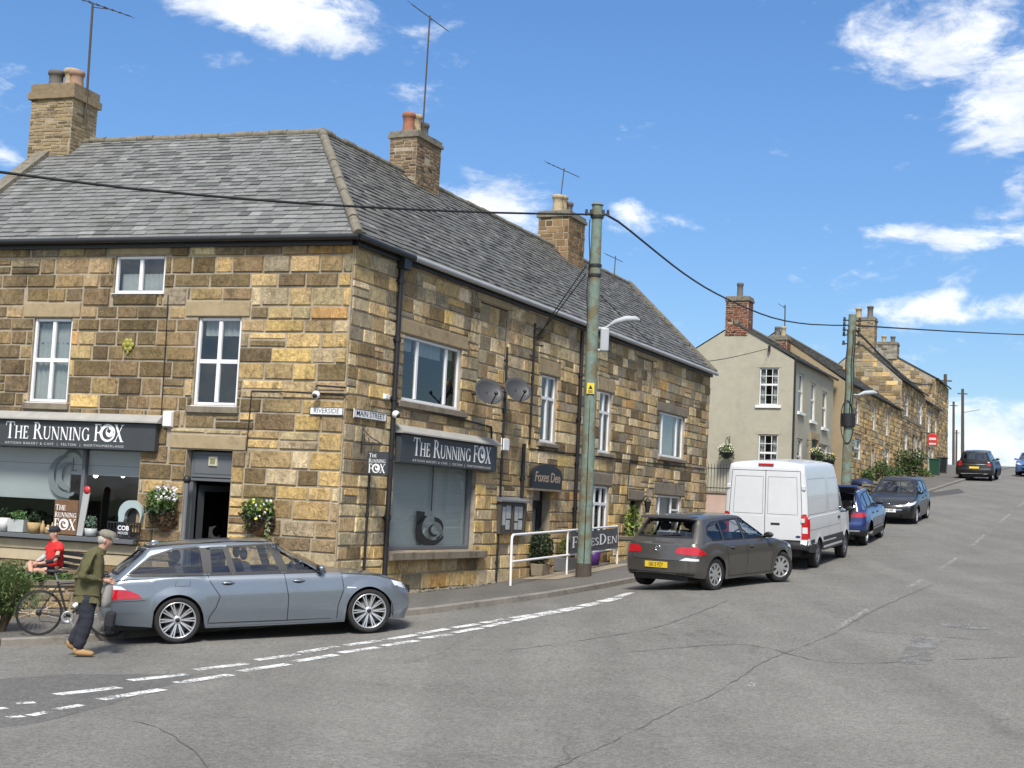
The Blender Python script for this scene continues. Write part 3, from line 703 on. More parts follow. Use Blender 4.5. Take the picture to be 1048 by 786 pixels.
# gutters, fascia, downpipes
gt = MB()
def halfpipe(a, b, r_=.058, mi=0): gt.tube([a, b], r_, 10, mi)
halfpipe(EC+nL*.05-dL*.04+UP*-.03, C0+dL*(LE+.1)+nL*(ov+.05)+UP*(EZ-.01)); halfpipe(EC+nR*.05+UP*-.03, C0+dR*1.95+nR*(ov+.05)+UP*(EZ-.02))
gt.box(0, LE, EZ-.14, EZ+.0, 0, .10, 0, (1, 1, 1), FL); gt.box(0, TE, EZ-.14, EZ, 0, .10, 0, (1, 1, 1), FR)
halfpipe(C0+dR*1.98+nR*(ov+.05)+UP*(EZ-.02), C0+dR*(TE+.12)+nR*(ov+.05)+UP*(EZ-.02), .06, 1)
gt.build('gutter', [m_black, mat('pale_gutter', (.36, .36, .36), .4, .15, 2)], bld)
def pipe(M, t, z0, z1, r_=.04, off=.075, mi=0, n=10):
    dp = MB()
    dp.tube([M @ Vector((t, z0, off)), M @ Vector((t, z1, off))], r_, n, mi)
    z = z0+.4
    while z < z1-.1:
        dp.tube([M @ Vector((t, z, off)), M @ Vector((t, z+.09, off))], r_*1.35, n, mi); dp.box(t-r_*1.9, t+r_*1.9, z+.02, z+.06, 0, off, mi, (1, 1, 1), M); z += 1.15
    if r_ > .051: dp.tube([FR @ Vector((1.68, 4.5, .08)), FR @ Vector((1.7, 4.62, .10)), FR @ Vector((1.86, 4.72, .2))], .05, 8); dp.box(1.58, 1.86, 4.5, 4.74, .03, .2, 0, (1, 1, 1), FR)
    dp.build('downpipe', m_black, bld)
pipe(FR, 1.68, gz(*(FR @ Vector((1.7, 0, 0))).xy)+.05, 4.55, .052)
pipe(FR, 6.82, -1.75, 3.61, .028, .05); pipe(FR, 8.33, 1.46, 4.2, .028, .05); pipe(FR, 11.35, -1.6, 4.6, .05); pipe(FR, .95, -1.9, .55, .026, .045)
pipe(FR, 8.0, 0.2, 1.46, .045, .06)
# chimneys ----------------------------------------------------------------
def palB(rg, kind):
    f = rg.uniform(.7, 1.25)
    c = {'buff': (.30, .225, .125), 'brown': (.21, .145, .085), 'red': (.19, .075, .045), 'tanst': (.24, .155, .08), 'grey': (.27, .25, .2)}[kind]
    if rg.random() < .15: f *= .5
    return (c[0]*f, c[1]*f, c[2]*f)
def chimney(parent, base, U, wu, wv, z0, z1, kind, pots, caph=.22, cap=.06, brick=True, capmat=None, name='chimney', shoulder=0):
    V = UP.cross(U); c0 = MB(); hh, llb = ((.075, .085), (.2, .26)) if brick else ((.14, .24), (.2, .45))
    for (O, uu, nn, ww, dd) in ((base-U*wu/2, U, -V, wu, wv), (base+U*wu/2, V, U, wv, wu), (base+U*wu/2, -U, V, wu, wv), (base-U*wu/2, -V, -U, wv, wu)):
        Of = O+nn*(wv/2 if dd == wv else 0) if False else None
    for (cn, uu, nn, ww) in ((-V*wv/2, U, -V, wu), (U*wu/2, V, U, wv), (V*wv/2, -U, V, wu), (-U*wu/2, -V, -U, wv)):
        O = base+cn-uu*ww/2; O.z = 0; M = frame(O, uu, UP, nn)
        c0.add([(0, z0, 0), (ww, z0, 0), (ww, z1, 0), (0, z1, 0)], [(0, 1, 2, 3)], 0, (1, 1, 1), M)
        stones(c0, M, 0, ww, z0, z1, [], lambda t, z, rg_: palB(rg_, kind), hash((kind, ww)) % 99+int(z0*7), hh=hh, ll=llb, j=.007 if brick else .01, out=(.006, .014), mi=1, ch=.006)
    ch_ = c0.build(name, [m_mortar, m_brick], parent)
    k_ = MB(); Mz = frame(Vector((base.x, base.y, 0)), U, V, UP)
    k_.box(-wu/2-cap, wu/2+cap, -wv/2-cap, wv/2+cap, z1-.02-caph*.35, z1+caph*.25, 0, (1, 1, 1), Mz)
    k_.box(-wu/2-cap*.4, wu/2+cap*.4, -wv/2-cap*.4, wv/2+cap*.4, z1+caph*.25, z1+caph, 0, (1, 1, 1), Mz)
    k_.build('chimney_cap', capmat or m_ridge, ch_, bevel=.015)
    for (pu, pvv, r_, h, mt) in pots:
        pm = MB(); zb = z1+caph-.02
        pm.lathe([(r_*1.08, zb), (r_*1.0, zb+.06), (r_*.92, zb+h*.5), (r_*.95, zb+h-.12), (r_*1.12, zb+h-.10), (r_*1.12, zb+h-.03), (r_*1.0, zb+h), (r_*.8, zb+h), (r_*.78, zb+h*.5)], 18, M=Mz @ Matrix.Translation((pu, pvv, 0)))
        pm.build('chimney_pot', mt, ch_)
    return ch_
def on_plane(px, py, P, n): return hit(px, py, P, n)
mR_ = AP+dR*0  # ridge lines as vertical planes
# left chimney on the corner-front ridge (pixel 36..110)
pl = on_plane(66, 150, AP, nL)+nL*.1; zt = on_plane(66, 90, AP, nL).z-.24
chimney(bld, pl, dL, 1.12, .95, 7.3, zt-.1, 'buff', [(.3, .0, .17, .48, m_gclay), (-.07, -.1, .185, .52, m_buff), (-.36, .12, .16, .40, mat('pinkish_clay', (.30, .19, .13), .85, .2, 8))], .26, .07, capmat=mat('brick_cap', (.22, .165, .095), .9, .35, 9, .5, 40))
pm = on_plane(424, 180, AP, nR); zt = on_plane(424, 137, AP, nR).z-.07
chimney(bld, pm, dR, 1.25, .75, 6.9, zt-.1, 'brown', [(-.42, 0, .15, .5, m_terra), (.02, .05, .15, .58, m_buff), (.32, .0, .14, .45, m_gclay)], .12, .05)
pf = on_plane(575, 235, AP, nR); zt = on_plane(575, 217, AP, nR).z-.12
chimney(bld, pf, dR, 1.35, 1.0, 6.9, zt-.1, 'tanst', [(-.4, 0, .17, .55, m_buff), (.02, .05, .18, .62, m_buff), (.4, 0, .16, .5, m_gclay)], .14, .06, brick=False)
CH = dict(left=pl, mid=pm, far=pf)
# ------------------------------------------------------------------ vehicles
m_tyre = mat('tyre_rubber', (.018, .018, .018), .85, .15, 8)
m_rim = mat('alloy', (.62, .63, .64), .3, .06, 5, metal=.75)
m_trim = mat('black_trim', (.012, .012, .013), .5, .1, 5)
m_chrome = mat('chrome', (.75, .76, .78), .15, .02, 3, metal=1.0)
m_red = mat('red_lamp', (.45, .008, .012), .12, .12, 12, coat=1)
m_lampw = mat('clear_lamp', (.62, .64, .66), .12, .12, 20, coat=1)
m_amber = mat('amber_lamp', (.6, .2, .02), .15, .1, 10, coat=1)
m_seat = mat('seat_fabric', (.05, .05, .055), .85, .15, 8)
m_cglass = glass('car_glass', (.74, .77, .77), 1.0, .05)
m_dglass = glass('tinted_car_glass', (.03, .032, .035), 1.1, .06)
m_yplate = mat('yellow_plate', (.72, .50, .03), .4, .03, 3)
m_wplate = mat('white_plate', (.75, .75, .72), .4, .03, 3)
def paint(name, c, metal=.55, rough=.32, coat=.8, dirt=.25):
    m = mat(name, c, rough, .04, 3, metal=metal, coat=coat, dirt=((c[0]*.6+.02, c[1]*.6+.02, c[2]*.6+.018), 2.5, .45, .8, dirt)); T = NT(m.node_tree); p = T.n['Principled BSDF']
    lk = p.inputs['Base Color'].links[0].from_socket; ge = T.new('ShaderNodeNewGeometry'); bf = ge.outputs['Backfacing']   # the inside of the panels is lined with dark cloth
    T.l.new(T.mix(bf, lk, (.035, .035, .037)), p.inputs['Base Color']); T.l.new(T.m('MULTIPLY', T.m('SUBTRACT', 1.0, bf), metal), p.inputs['Metallic']); T.l.new(T.m('MULTIPLY', T.m('SUBTRACT', 1.0, bf), coat), p.inputs['Coat Weight'])
    T.l.new(T.m('MULTIPLY_ADD', bf, .95-rough, rough), p.inputs['Roughness']); return m
def inpoly(x, y, P):
    r_ = False; j = len(P)-1
    for i in range(len(P)):
        if (P[i][1] > y) != (P[j][1] > y) and x < (P[j][0]-P[i][0])*(y-P[i][1])/(P[j][1]-P[i][1])+P[i][0]: r_ = not r_
        j = i
    return r_
def rr_outline(n, rx0, rx1, bow0, bow1, p=2.6):   # half plan outline, X in -1..1, Y in 0..1, corner lengths rx (fraction of 2), end bow
    pts = []
    for i in range(16):   # rear: centre to corner
        f = i/16; pts.append((-1+bow0*f**2.2, f*.80))
    for i in range(12):
        a = (i+.0)/12*math.pi/2; pts.append((-1+bow0+rx0*(1-math.cos(a)**(2/p)) if False else -1+bow0+rx0*(1-math.cos(a)), .80+.20*math.sin(a)))
    x0 = -1+bow0+rx0; x1 = 1-bow1-rx1
    for i in range(n+1): pts.append((x0+(x1-x0)*i/n, 1.0))
    for i in range(1, 13):
        a = math.pi/2*(1-i/12); pts.append((1-bow1-rx1*(1-math.cos(a)), .80+.20*math.sin(a)))
    for i in range(15, -1, -1):
        f = i/16; pts.append((1-bow1*f**2.2, f*.80))
    return pts
class Car:
    def __init__(s, S):
        s.S = S; L, Wd = S['L'], S['W']/2; s.f = []; s.v = []; s.part = []
        out = rr_outline(S.get('n', 96), S.get('rx0', .09), S.get('rx1', .12), S.get('bow0', .03), S.get('bow1', .06))
        ax = S['axles']; AR = S['arch']; az_ = S['wr']+.005
        def zb(x):
            z = curve(x, S['sill'])
            for a in ax:
                d = abs(x-a)
                if d < AR: z = max(z, az_+math.sqrt(AR*AR-d*d))
            return z
        s.zt = lambda x: curve(x, S['top'])
        rows = S.get('rows', 18); s.rings = []
        for half in (1, -1):
            ring = []
            for X, Y in out:
                x0 = X*L/2; b, t = zb(x0), s.zt(x0); col = []
                for k_ in range(rows+1):
                    v = k_/rows; z = b+(t-b)*v
                    wr_ = max(0, min(1, (-X-.62)/.38)); wf_ = max(0, min(1, (X-.55)/.45)); wr_ = wr_*wr_*(3-2*wr_); wf_ = wf_*wf_*(3-2*wf_)
                    x = x0+curve(z, S['rear'])*wr_-curve(z, S['front'])*wf_
                    y = Y*Wd*curve(z, S['side'])*curve(x0, S.get('taper', [(-9, 1), (9, 1)]))
                    e = max(0, (v-.88)/.12); y *= 1-S.get('tuck', .035)*e*e
                    for a in ax:   # flared arches
                        d = math.hypot(x0-a, z-az_)
                        if Y > .95 and d < AR+.13: y += S.get('flare', .018)*max(0, 1-(d-AR)/.13)
                    col.append(Vector((x, y*half, z)))
                ring.append(col)
            s.rings.append(ring)
        s.rows = rows
        for h, ring in enumerate(s.rings):
            o = len(s.v)
            for col in ring: s.v += col
            m = rows+1
            for i in range(len(ring)-1):
                for k_ in range(rows):
                    q = (o+i*m+k_, o+(i+1)*m+k_, o+(i+1)*m+k_+1, o+i*m+k_+1); s.f.append(q if h == 1 else q[::-1]); s.part.append('low')
        # upper surface of the lower body: bonnet, scuttle, boot
        K = 14; o = len(s.v); crown = S.get('crown', .03)
        for i in range(len(out)):
            a, b = s.rings[0][i][-1], s.rings[1][i][-1]
            for k_ in range(K+1):
                f = k_/K; p = a.lerp(b, f); u = 2*f-1; c_ = crown*min(1, abs(a.y-b.y)/1.2); p = Vector((p.x, p.y, p.z+c_*(1-abs(u)**2.4))); s.v.append(p)
        for i in range(len(out)-1):
            for k_ in range(K):
                q = (o+i*(K+1)+k_, o+(i+1)*(K+1)+k_, o+(i+1)*(K+1)+k_+1, o+i*(K+1)+k_+1)
                c = sum((s.v[j] for j in q), Vector())/4
                if S['gb'][0]+.05 < c.x < S['gb'][1]-.25 and abs(c.y) < Wd*S['gw'][0]-.06: continue
                s.f.append(q); s.part.append('top')
        # glasshouse
        go = rr_outline(S.get('gn', 60), S.get('grx0', .10), S.get('grx1', .10), S.get('gbow0', .05), S.get('gbow1', .08)); gr = 16
        (b0, b1), (t0, t1) = S['gb'], S['gt']; wb, wt = S['gw']; s.grings = []
        for half in (1, -1):
            ring = []
            for X, Y in go:
                xb = b0+(b1-b0)*(X+1)/2; xt = t0+(t1-t0)*(X+1)/2; col = []
                zb_ = s.zt(xb)-.03; zr = curve(xt, S['roof'])
                for k_ in range(gr+1):
                    v = k_/gr; e = max(0, (v-.80)/.20); z = zb_+(zr-zb_)*(v if v < .8 else .8+.2*math.sin(e*math.pi/2)/1.0)
                    x = xb+(xt-xb)*(v*.96+.04*v*v); y = Y*Wd*(wb+(wt-wb)*(v**S.get('gcurve', 1.25)))
                    ins = 1-S.get('rround', .05)*(1-math.sqrt(max(0, 1-e*e)))
                    xm = (t0+t1)/2
                    col.append(Vector((xm+(x-xm)*(1-(1-ins)*.35), y*ins*half, z)))
                ring.append(col)
            s.grings.append(ring)
        for h, ring in enumerate(s.grings):
            o = len(s.v)
            for col in ring: s.v += col
            m = gr+1
            for i in range(len(ring)-1):
                for k_ in range(gr):
                    q = (o+i*m+k_, o+(i+1)*m+k_, o+(i+1)*m+k_+1, o+i*m+k_+1); s.f.append(q if h == 1 else q[::-1]); s.part.append('gh')
        o = len(s.v); rc = S.get('rcrown', .05)
        for i in range(len(go)):
            a, b = s.grings[0][i][-1], s.grings[1][i][-1]
            for k_ in range(K+1):
                f = k_/K; p = a.lerp(b, f); u = 2*f-1; s.v.append(Vector((p.x, p.y, p.z+rc*min(1, abs(a.y-b.y)/1.0)*(1-abs(u)**2.2))))
        for i in range(len(go)-1):
            for k_ in range(K): s.f.append((o+i*(K+1)+k_, o+(i+1)*(K+1)+k_, o+(i+1)*(K+1)+k_+1, o+i*(K+1)+k_+1)); s.part.append('roof')
        s.bvh = BVHTree.FromPolygons(s.v, s.f)
    def cast(s, axis, sg, a, b):
        a += .0007; b += .0004
        if axis == 'y': o, d = Vector((a, 4*sg, b)), Vector((0, -sg, 0))
        elif axis == 'x': o, d = Vector((5*sg, a, b)), Vector((-sg, 0, 0))
        else: o, d = Vector((a, b, 5)), Vector((0, 0, -1))
        h = s.bvh.ray_cast(o, d)
        if h[0] is None: return None
        n = h[1]; n = n if n.dot(d) < 0 else -n
        return h[0], n
    def patch(s, mb, axis, sg, poly, off=.004, mi=0, step=.06, span=.16):
        tri = tessellate_polygon([[Vector((p[0], p[1], 0)) for p in poly]]); bm = bmesh.new(); vv = [bm.verts.new((p[0], p[1], 0)) for p in poly]
        for t in tri:
            try: bm.faces.new([vv[i] for i in t])
            except ValueError: pass
        for k_ in (0, 1):
            lo, hi = min(p[k_] for p in poly), max(p[k_] for p in poly); q = lo+step
            while q < hi-.005:
                bmesh.ops.bisect_plane(bm, geom=bm.verts[:]+bm.edges[:]+bm.faces[:], plane_co=(q, q, 0), plane_no=(1, 0, 0) if k_ == 0 else (0, 1, 0)); q += step
        bm.verts.index_update(); V = []
        bad = []
        for v in bm.verts:
            h = s.cast(axis, sg, v.co.x, v.co.y)
            bad.append(h is None or abs(h[1].dot(Vector((sg, 0, 0)) if axis == 'x' else Vector((0, sg, 0)) if axis == 'y' else UP)) < .04)
            V.append(h[0]+h[1]*off if h else Vector())
        F = []
        for f in bm.faces:
            ix = [v.index for v in f.verts]
            if any(bad[i] for i in ix): continue
            ai = 'xyz'.index(axis); cs = [V[i][ai] for i in ix]
            if max(cs)-min(cs) > (span if axis != 'z' else 9): continue
            a, b, c = V[ix[0]], V[ix[1]], V[ix[2]]; nn = (b-a).cross(c-a); d = {'y': Vector((0, sg, 0)), 'x': Vector((sg, 0, 0)), 'z': Vector((0, 0, 1))}[axis]
            F.append(tuple(ix) if nn.dot(d) > 0 else tuple(ix[::-1]))
        bm.free(); mb.add(V, F, mi, sm=True)
    def strip(s, mb, axis, sg, pts, w=.01, off=.003, mi=0, closed=False, step=.05):
        P = []
        k_ = len(pts)
        for i in range(k_ if closed else k_-1):
            a, b = Vector(pts[i]), Vector(pts[(i+1) % k_]); m = max(1, int((b-a).length/step))
            for j in range(m): P.append(a.lerp(b, j/m))
        if not closed: P.append(Vector(pts[-1]))
        H = [s.cast(axis, sg, p[0], p[1]) for p in P]; H = [h for h in H if h]
        V = []; m = len(H)
        if m < 2: return
        for i in range(m):
            a = H[(i-1) % m if closed else max(i-1, 0)][0]; b = H[(i+1) % m if closed else min(i+1, m-1)][0]; t = (b-a)
            if t.length < 1e-6: t = Vector((1, 0, 0))
            q = H[i][1].cross(t.normalized()); p = H[i][0]+H[i][1]*off; V += [p+q*w/2, p-q*w/2]
        F = []
        for i in range(m if closed else m-1):
            i2 = (i+1) % m; F.append((2*i, 2*i+1, 2*i2+1, 2*i2))
        mb.add(V, F, mi, sm=True)
def wheel(root, x, y, r_, wd, style, rimr, steer=0, name='wheel'):
    sg = 1 if y > 0 else -1
    M = Matrix.Translation((x, y, r_)) @ Matrix.Rotation(steer, 4, 'Z') @ Matrix.Rotation(-sg*math.pi/2, 4, 'X')   # local +z points outwards
    d = MB(); d.lathe([(.0, -wd*.45), (rimr*.7, -wd*.45), (rimr*.72, wd*.12), (0, wd*.12)], 24, M=M); d.lathe([(rimr*.62, wd*.14), (rimr*.62, wd*.17), (0, wd*.17)], 20, M=M)
    wo = d.build(name, mat_disc, root)
    t = MB(); h = wd/2
    t.lathe([(rimr*.96, -h*.9), (r_*.93, -h), (r_*.985, -h*.82), (r_, -h*.5), (r_, h*.5), (r_*.985, h*.82), (r_*.93, h), (rimr*1.04, h*.93), (rimr*.97, h*.8)], 40, M=M)
    t.build('tyre', m_tyre, wo)
    q = MB(); q.lathe([(rimr*1.0, h*.2), (rimr*1.0, h*.86), (rimr*.965, h*.92), (rimr*.93, h*.84), (rimr*.915, h*.2), (rimr*.915, -h*.8)], 40, M=M)
    if style[0] == 'spoke':   # paired or single spokes
        n, pair, wdt = style[1:4]
        for i in range(n):
            for o_ in ((-pair, pair) if pair else (0,)):
                an = 2*math.pi*i/n+o_; ax = Vector((math.cos(an), math.sin(an), 0)); tx = Vector((-math.sin(an), math.cos(an), 0)); an0 = 2*math.pi*i/n+o_*.55
                a0 = Vector((math.cos(an0), math.sin(an0), 0))*rimr*.20; a1 = ax*rimr*.94
                V = []
                for p, w_, z1 in ((a0, wdt*1.15, h*.62), (a1, wdt, h*.82)):
                    V += [p-tx*w_+Vector((0, 0, z1-.05)), p+tx*w_+Vector((0, 0, z1-.05)), p+tx*w_*.6+Vector((0, 0, z1)), p-tx*w_*.6+Vector((0, 0, z1))]
                q.add(V, [(0, 1, 5, 4), (1, 2, 6, 5), (2, 3, 7, 6), (3, 0, 4, 7)], 0, M=M)
        q.lathe([(rimr*.25, h*.3), (rimr*.25, h*.6), (rimr*.20, h*.68), (0, h*.70)], 20, M=M)
        q.lathe([(rimr*.13, h*.70), (rimr*.12, h*.74), (0, h*.745)], 16, mi=1, M=M)
        for i in range(5):
            an = 2*math.pi*i/5+.3; q.lathe([(.011, h*.62), (.011, h*.66), (0, h*.66)], 8, mi=1, M=M @ Matrix.Translation((rimr*.19*math.cos(an), rimr*.19*math.sin(an), 0)))
    else:                     # pressed wheel trim with slots
        n = style[1]; q.lathe([(rimr*.93, h*.80), (rimr*.6, h*.86), (rimr*.25, h*.74), (0, h*.72)], 40, M=M)
        for i in range(n):
            an = 2*math.pi*i/n; ca, sa = math.cos(an), math.sin(an); P = []
            for (a_, r0) in ((-.10, .48), (.10, .48), (.17, .84), (-.17, .84)):
                P.append((rimr*r0*math.cos(an+a_*style[2]), rimr*r0*math.sin(an+a_*style[2])))
            q.ext(P, h*.80, h*.875, 1, M=M)
    q.build('rim', [style[-1], m_trim], wo)
    return wo
mat_disc = mat('brake_disc', (.06, .06, .06), .5, .2, 10, metal=.4)
def text_mesh(txt, size, mtl, M, parent, name='lettering', ext=.002, align='CENTER', sx=1.0, shear=0, spacing=1.0, off=0, width=None):
    cu = bpy.data.curves.new(name, 'FONT'); cu.body = txt; cu.size = size; cu.align_x = align; cu.align_y = 'CENTER'; cu.extrude = ext; cu.shear = shear; cu.space_character = spacing; cu.offset = off; cu.resolution_u = 3
    o = bpy.data.objects.new(name, cu); COL.objects.link(o); dg = bpy.context.evaluated_depsgraph_get(); me = bpy.data.meshes.new_from_object(o.evaluated_get(dg)); bpy.data.objects.remove(o); bpy.data.curves.remove(cu)
    if width: xs_ = [v.co.x for v in me.vertices]; sx = width/(max(xs_)-min(xs_))
    mb = MB(); mb.add([Vector((v.co.x*sx, v.co.y, v.co.z)) for v in me.vertices], [tuple(p.vertices) for p in me.polygons], 0, M=M); bpy.data.meshes.remove(me)
    return mb.build(name, mtl, parent)
def make_car(S, name, label, cat, loc, heading, group=None, pitch=0):
    c = Car(S); root = thing(name, label, cat, loc, 0, group, local=True)
    pm = S['paint']; sw = S.get('swin', []); ends = S.get('ewin', [])     # side windows (x, z); end windows (sign, [(y, z)])
    mb = MB(); 
    for f, pt in zip(c.f, c.part):
        ce = sum((c.v[i] for i in f), Vector())/len(f)
        a, b, d = c.v[f[0]], c.v[f[1]], c.v[f[2]]; nn = (b-a).cross(d-a)
        if nn.length > 0: nn.normalize()
        if pt in ('gh', 'roof'):
            if any(abs(nn.y) > .5 and inpoly(ce.x, ce.z, P) for P in sw): continue
            if any(nn.x*0+abs(nn.x) > .28 and ce.x*sg > S['gmid']*sg and inpoly(ce.y, ce.z, P) for sg, P in ends): continue
        mi = 0
        if pt == 'low' and ce.z < S.get('clad', -1) : mi = 1
        mb.f.append(f); mb.mi.append(mi); mb.c.append((1, 1, 1)); mb.sm.append(True)
    mb.v = c.v; body = mb.build('body', [pm, m_trim], root, fixn=True)
    u = MB(); L, Wd = S['L'], S['W']/2
    u.box(-L*.46, L*.44, -Wd+.28, Wd-.28, S.get('floor', .2), .55, 0); 
    for a in S['axles']: u.lathe([(0, -Wd+.24), (S['arch']+.02, -Wd+.24)], 24, M=Matrix.Translation((a, 0, S['wr'])) @ Matrix.Rotation(math.pi/2, 4, 'X')); u.lathe([(S['arch']+.005, -Wd+.03), (S['arch']+.01, Wd-.03)], 28, M=Matrix.Translation((a, 0, S['wr'])) @ Matrix.Rotation(math.pi/2, 4, 'X'), sm=False)
    # keep only the upper part of the wheel housings
    keep = [i for i, f in enumerate(u.f) if i < 6 or sum(u.v[k_].z for k_ in f)/len(f) > S['wr']*.75]
    u.f = [u.f[i] for i in keep]; u.mi = [u.mi[i] for i in keep]; u.c = [u.c[i] for i in keep]; u.sm = [u.sm[i] for i in keep]
    u.build('underbody', m_trim, root)
    gm = S.get('glass', m_cglass); gr_ = S.get('rearglass', gm)
    for k_, P in enumerate(sw):
        gmm = gr_ if max(p[0] for p in P) < S.get('tintx', -9) else gm
        for sg in (1, -1):
            g_ = MB(); c.patch(g_, 'y', sg, P, -.004, 0, .12, 1.0); w_ = g_.build('side_window', gmm, root); g_ = MB(); c.strip(g_, 'y', sg, P, S.get('seal', .035), .003, 0, True, .04); g_.build('window_seal', m_trim, w_)
    for sg, P in ends:
        g_ = MB(); c.patch(g_, 'x', sg, P, -.004, 0, .12, 1.0); w_ = g_.build('windscreen' if sg > 0 else 'rear_window', gm if sg > 0 else gr_, root); g_ = MB(); c.strip(g_, 'x', sg, P, .05, .003, 0, True, .04); g_.build('window_seal', m_trim, w_)
    for nm, ax, sg, P, mt, off in S.get('patches', []):
        for q in ((1, -1) if sg == 0 else (sg,)):
            g_ = MB()
            PP = P
            c.patch(g_, ax, q, PP, off, 0, .05); g_.build(nm, mt, root)
    sm_b = MB()
    for ax, sg, P, w_ in S.get('seams', []):
        for q in ((1, -1) if sg == 0 else (sg,)): c.strip(sm_b, ax, q, P, w_, .0025, 0)
    if sm_b.v: sm_b.build('panel_gaps', m_trim, body)
    for nm, ax, sg, P, w_, mt in S.get('strips', []):
        for q in ((1, -1) if sg == 0 else (sg,)):
            g_ = MB(); c.strip(g_, ax, q, P, w_, .006, 0); g_.build(nm, mt, root)
    for (x, z, ln) in S.get('handles', []):
        for sg in (1, -1):
            h = c.cast('y', sg, x, z)
            if h:
                g_ = MB(); p = h[0]; g_.blob((p.x, p.y+sg*.012, p.z), ln/2, .022, .020, 12, 6); g_.blob((p.x, p.y+sg*.001, p.z-.006), ln*.42, .012, .036, 12, 6, 1); g_.build('door_handle', [S.get('hmat', pm), m_trim], root)
    for (x, z) in S.get('mirrors', []):
        for sg in (1, -1):
            g_ = MB(); h = c.cast('y', sg, x, z); y = abs(h[0].y) if h else Wd*.9
            g_.blob((x-.02, sg*(y+.11), z+.05), .06, .11, .062, 14, 8, 0); g_.blob((x-.055, sg*(y+.11), z+.05), .03, .10, .055, 12, 8, 1); g_.tube([(x, sg*(y-.02), z), (x, sg*(y+.08), z+.03)], .025, 8, 1); g_.build('door_mirror', [S.get('mmat', pm), m_trim], root)
    st = S.get('seats', [])
    for (x, y) in st:
        g_ = MB(); zf = S.get('seatz', .52)
        M = Matrix.Translation((x, y, zf))
        g_.box(-.25, .25, -.24, .24, -.15, .05, 0, M=M)
        V = [(-.32, -.25, 0), (-.32, .25, 0), (-.18, .25, 0), (-.18, -.25, 0), (-.46, -.2, .58), (-.46, .2, .58), (-.36, .2, .58), (-.36, -.2, .58)]
        g_.add(V, [(0, 1, 2, 3), (7, 6, 5, 4), (0, 4, 5, 1), (1, 5, 6, 2), (2, 6, 7, 3), (3, 7, 4, 0)], 0, M=M)
        g_.blob((-.41, 0, .70), .06, .14, .10, 12, 8, 0, M=M); g_.build('seat', m_seat, root)
    if st:
        g_ = MB(); xd = S['gb'][1]-.35; g_.box(xd-.3, xd+.1, -Wd*.82, Wd*.82, .6, S.get('dashz', .92), 0); an = [i/20*2*math.pi for i in range(20)]
        g_.tube([(xd-.42+.06*math.sin(a), -.36+.18*math.cos(a), .93+.17*math.sin(a)) for a in an], .014, 6, 0, closed=True); g_.build('dashboard', m_trim, root)
    for i, a in enumerate(S['axles']):
        for sg in (1, -1): wheel(root, a, sg*(Wd-S['wd']/2-S.get('inset', .035)), S['wr'], S['wd'], S['rim'], S['rimr'], S.get('steer', 0) if i == 1 else 0)
    if 'extra' in S: S['extra'](c, root, S)
    root.rotation_euler = (0, -pitch, heading)
    return root
def place_between(pr, pf, axles):   # ground contact of the near rear and front wheels -> heading, pitch
    d = pf-pr; return math.atan2(d.y, d.x), math.atan2(d.z, math.hypot(d.x, d.y))
def plate(c, root, sg, y, z, txt, mt, w_=.52, h_=.115):
    h = c.cast('x', sg, y, z); p = h[0]; n = Vector((sg, 0, 0)); U = Vector((0, sg, 0)); tz = (UP-h[1]*UP.dot(h[1])).normalized()
    M = frame(p+h[1]*.012, U, tz, U.cross(tz)); b = MB(); b.cbox(-w_/2, w_/2, -h_/2, h_/2, -.012, .004, .004, M=M); o = b.build('number_plate', mt, root)
    if txt: text_mesh(txt, h_*.92, m_black, M @ Matrix.Translation((0, 0, .0055)), o, 'lettering', .0008, sx=.72, off=.0015)
    return o
def contacts(p1, p2, wb, hd):   # wheel contact pixels of the near side, known wheelbase and heading -> ground points
    r1, r2 = ray(*p1), ray(*p2); c, s = math.cos(hd), math.sin(hd)
    det = -r1.x*r2.y+r2.x*r1.y; a = (wb*c*r2.y-r2.x*wb*s)/det; b = (-r1.x*wb*s+r1.y*wb*c)/det
    return r1*a, r2*b
def seat_car(S, p1, p2, hd, side=-1):   # p1 rear, p2 front contact of the right-hand (side=-1) wheels
    hd = R(hd); ax = S['axles']; P1, P2 = contacts(p1, p2, ax[1]-ax[0], hd); f = Vector((math.cos(hd), math.sin(hd), 0)); l = Vector((-f.y, f.x, 0))
    o = P1-f*ax[0]-l*side*(S['W']/2-.1); za = gz(*(o+f*ax[0]).xy); zb = gz(*(o+f*ax[1]).xy); pt = math.atan2(zb-za, ax[1]-ax[0])
    z = za-ax[0]*math.tan(pt); return Vector((o.x, o.y, z+.004)), hd, pt
P_BMW = paint('silver_grey_paint', (.20, .23, .262), .55, .28)
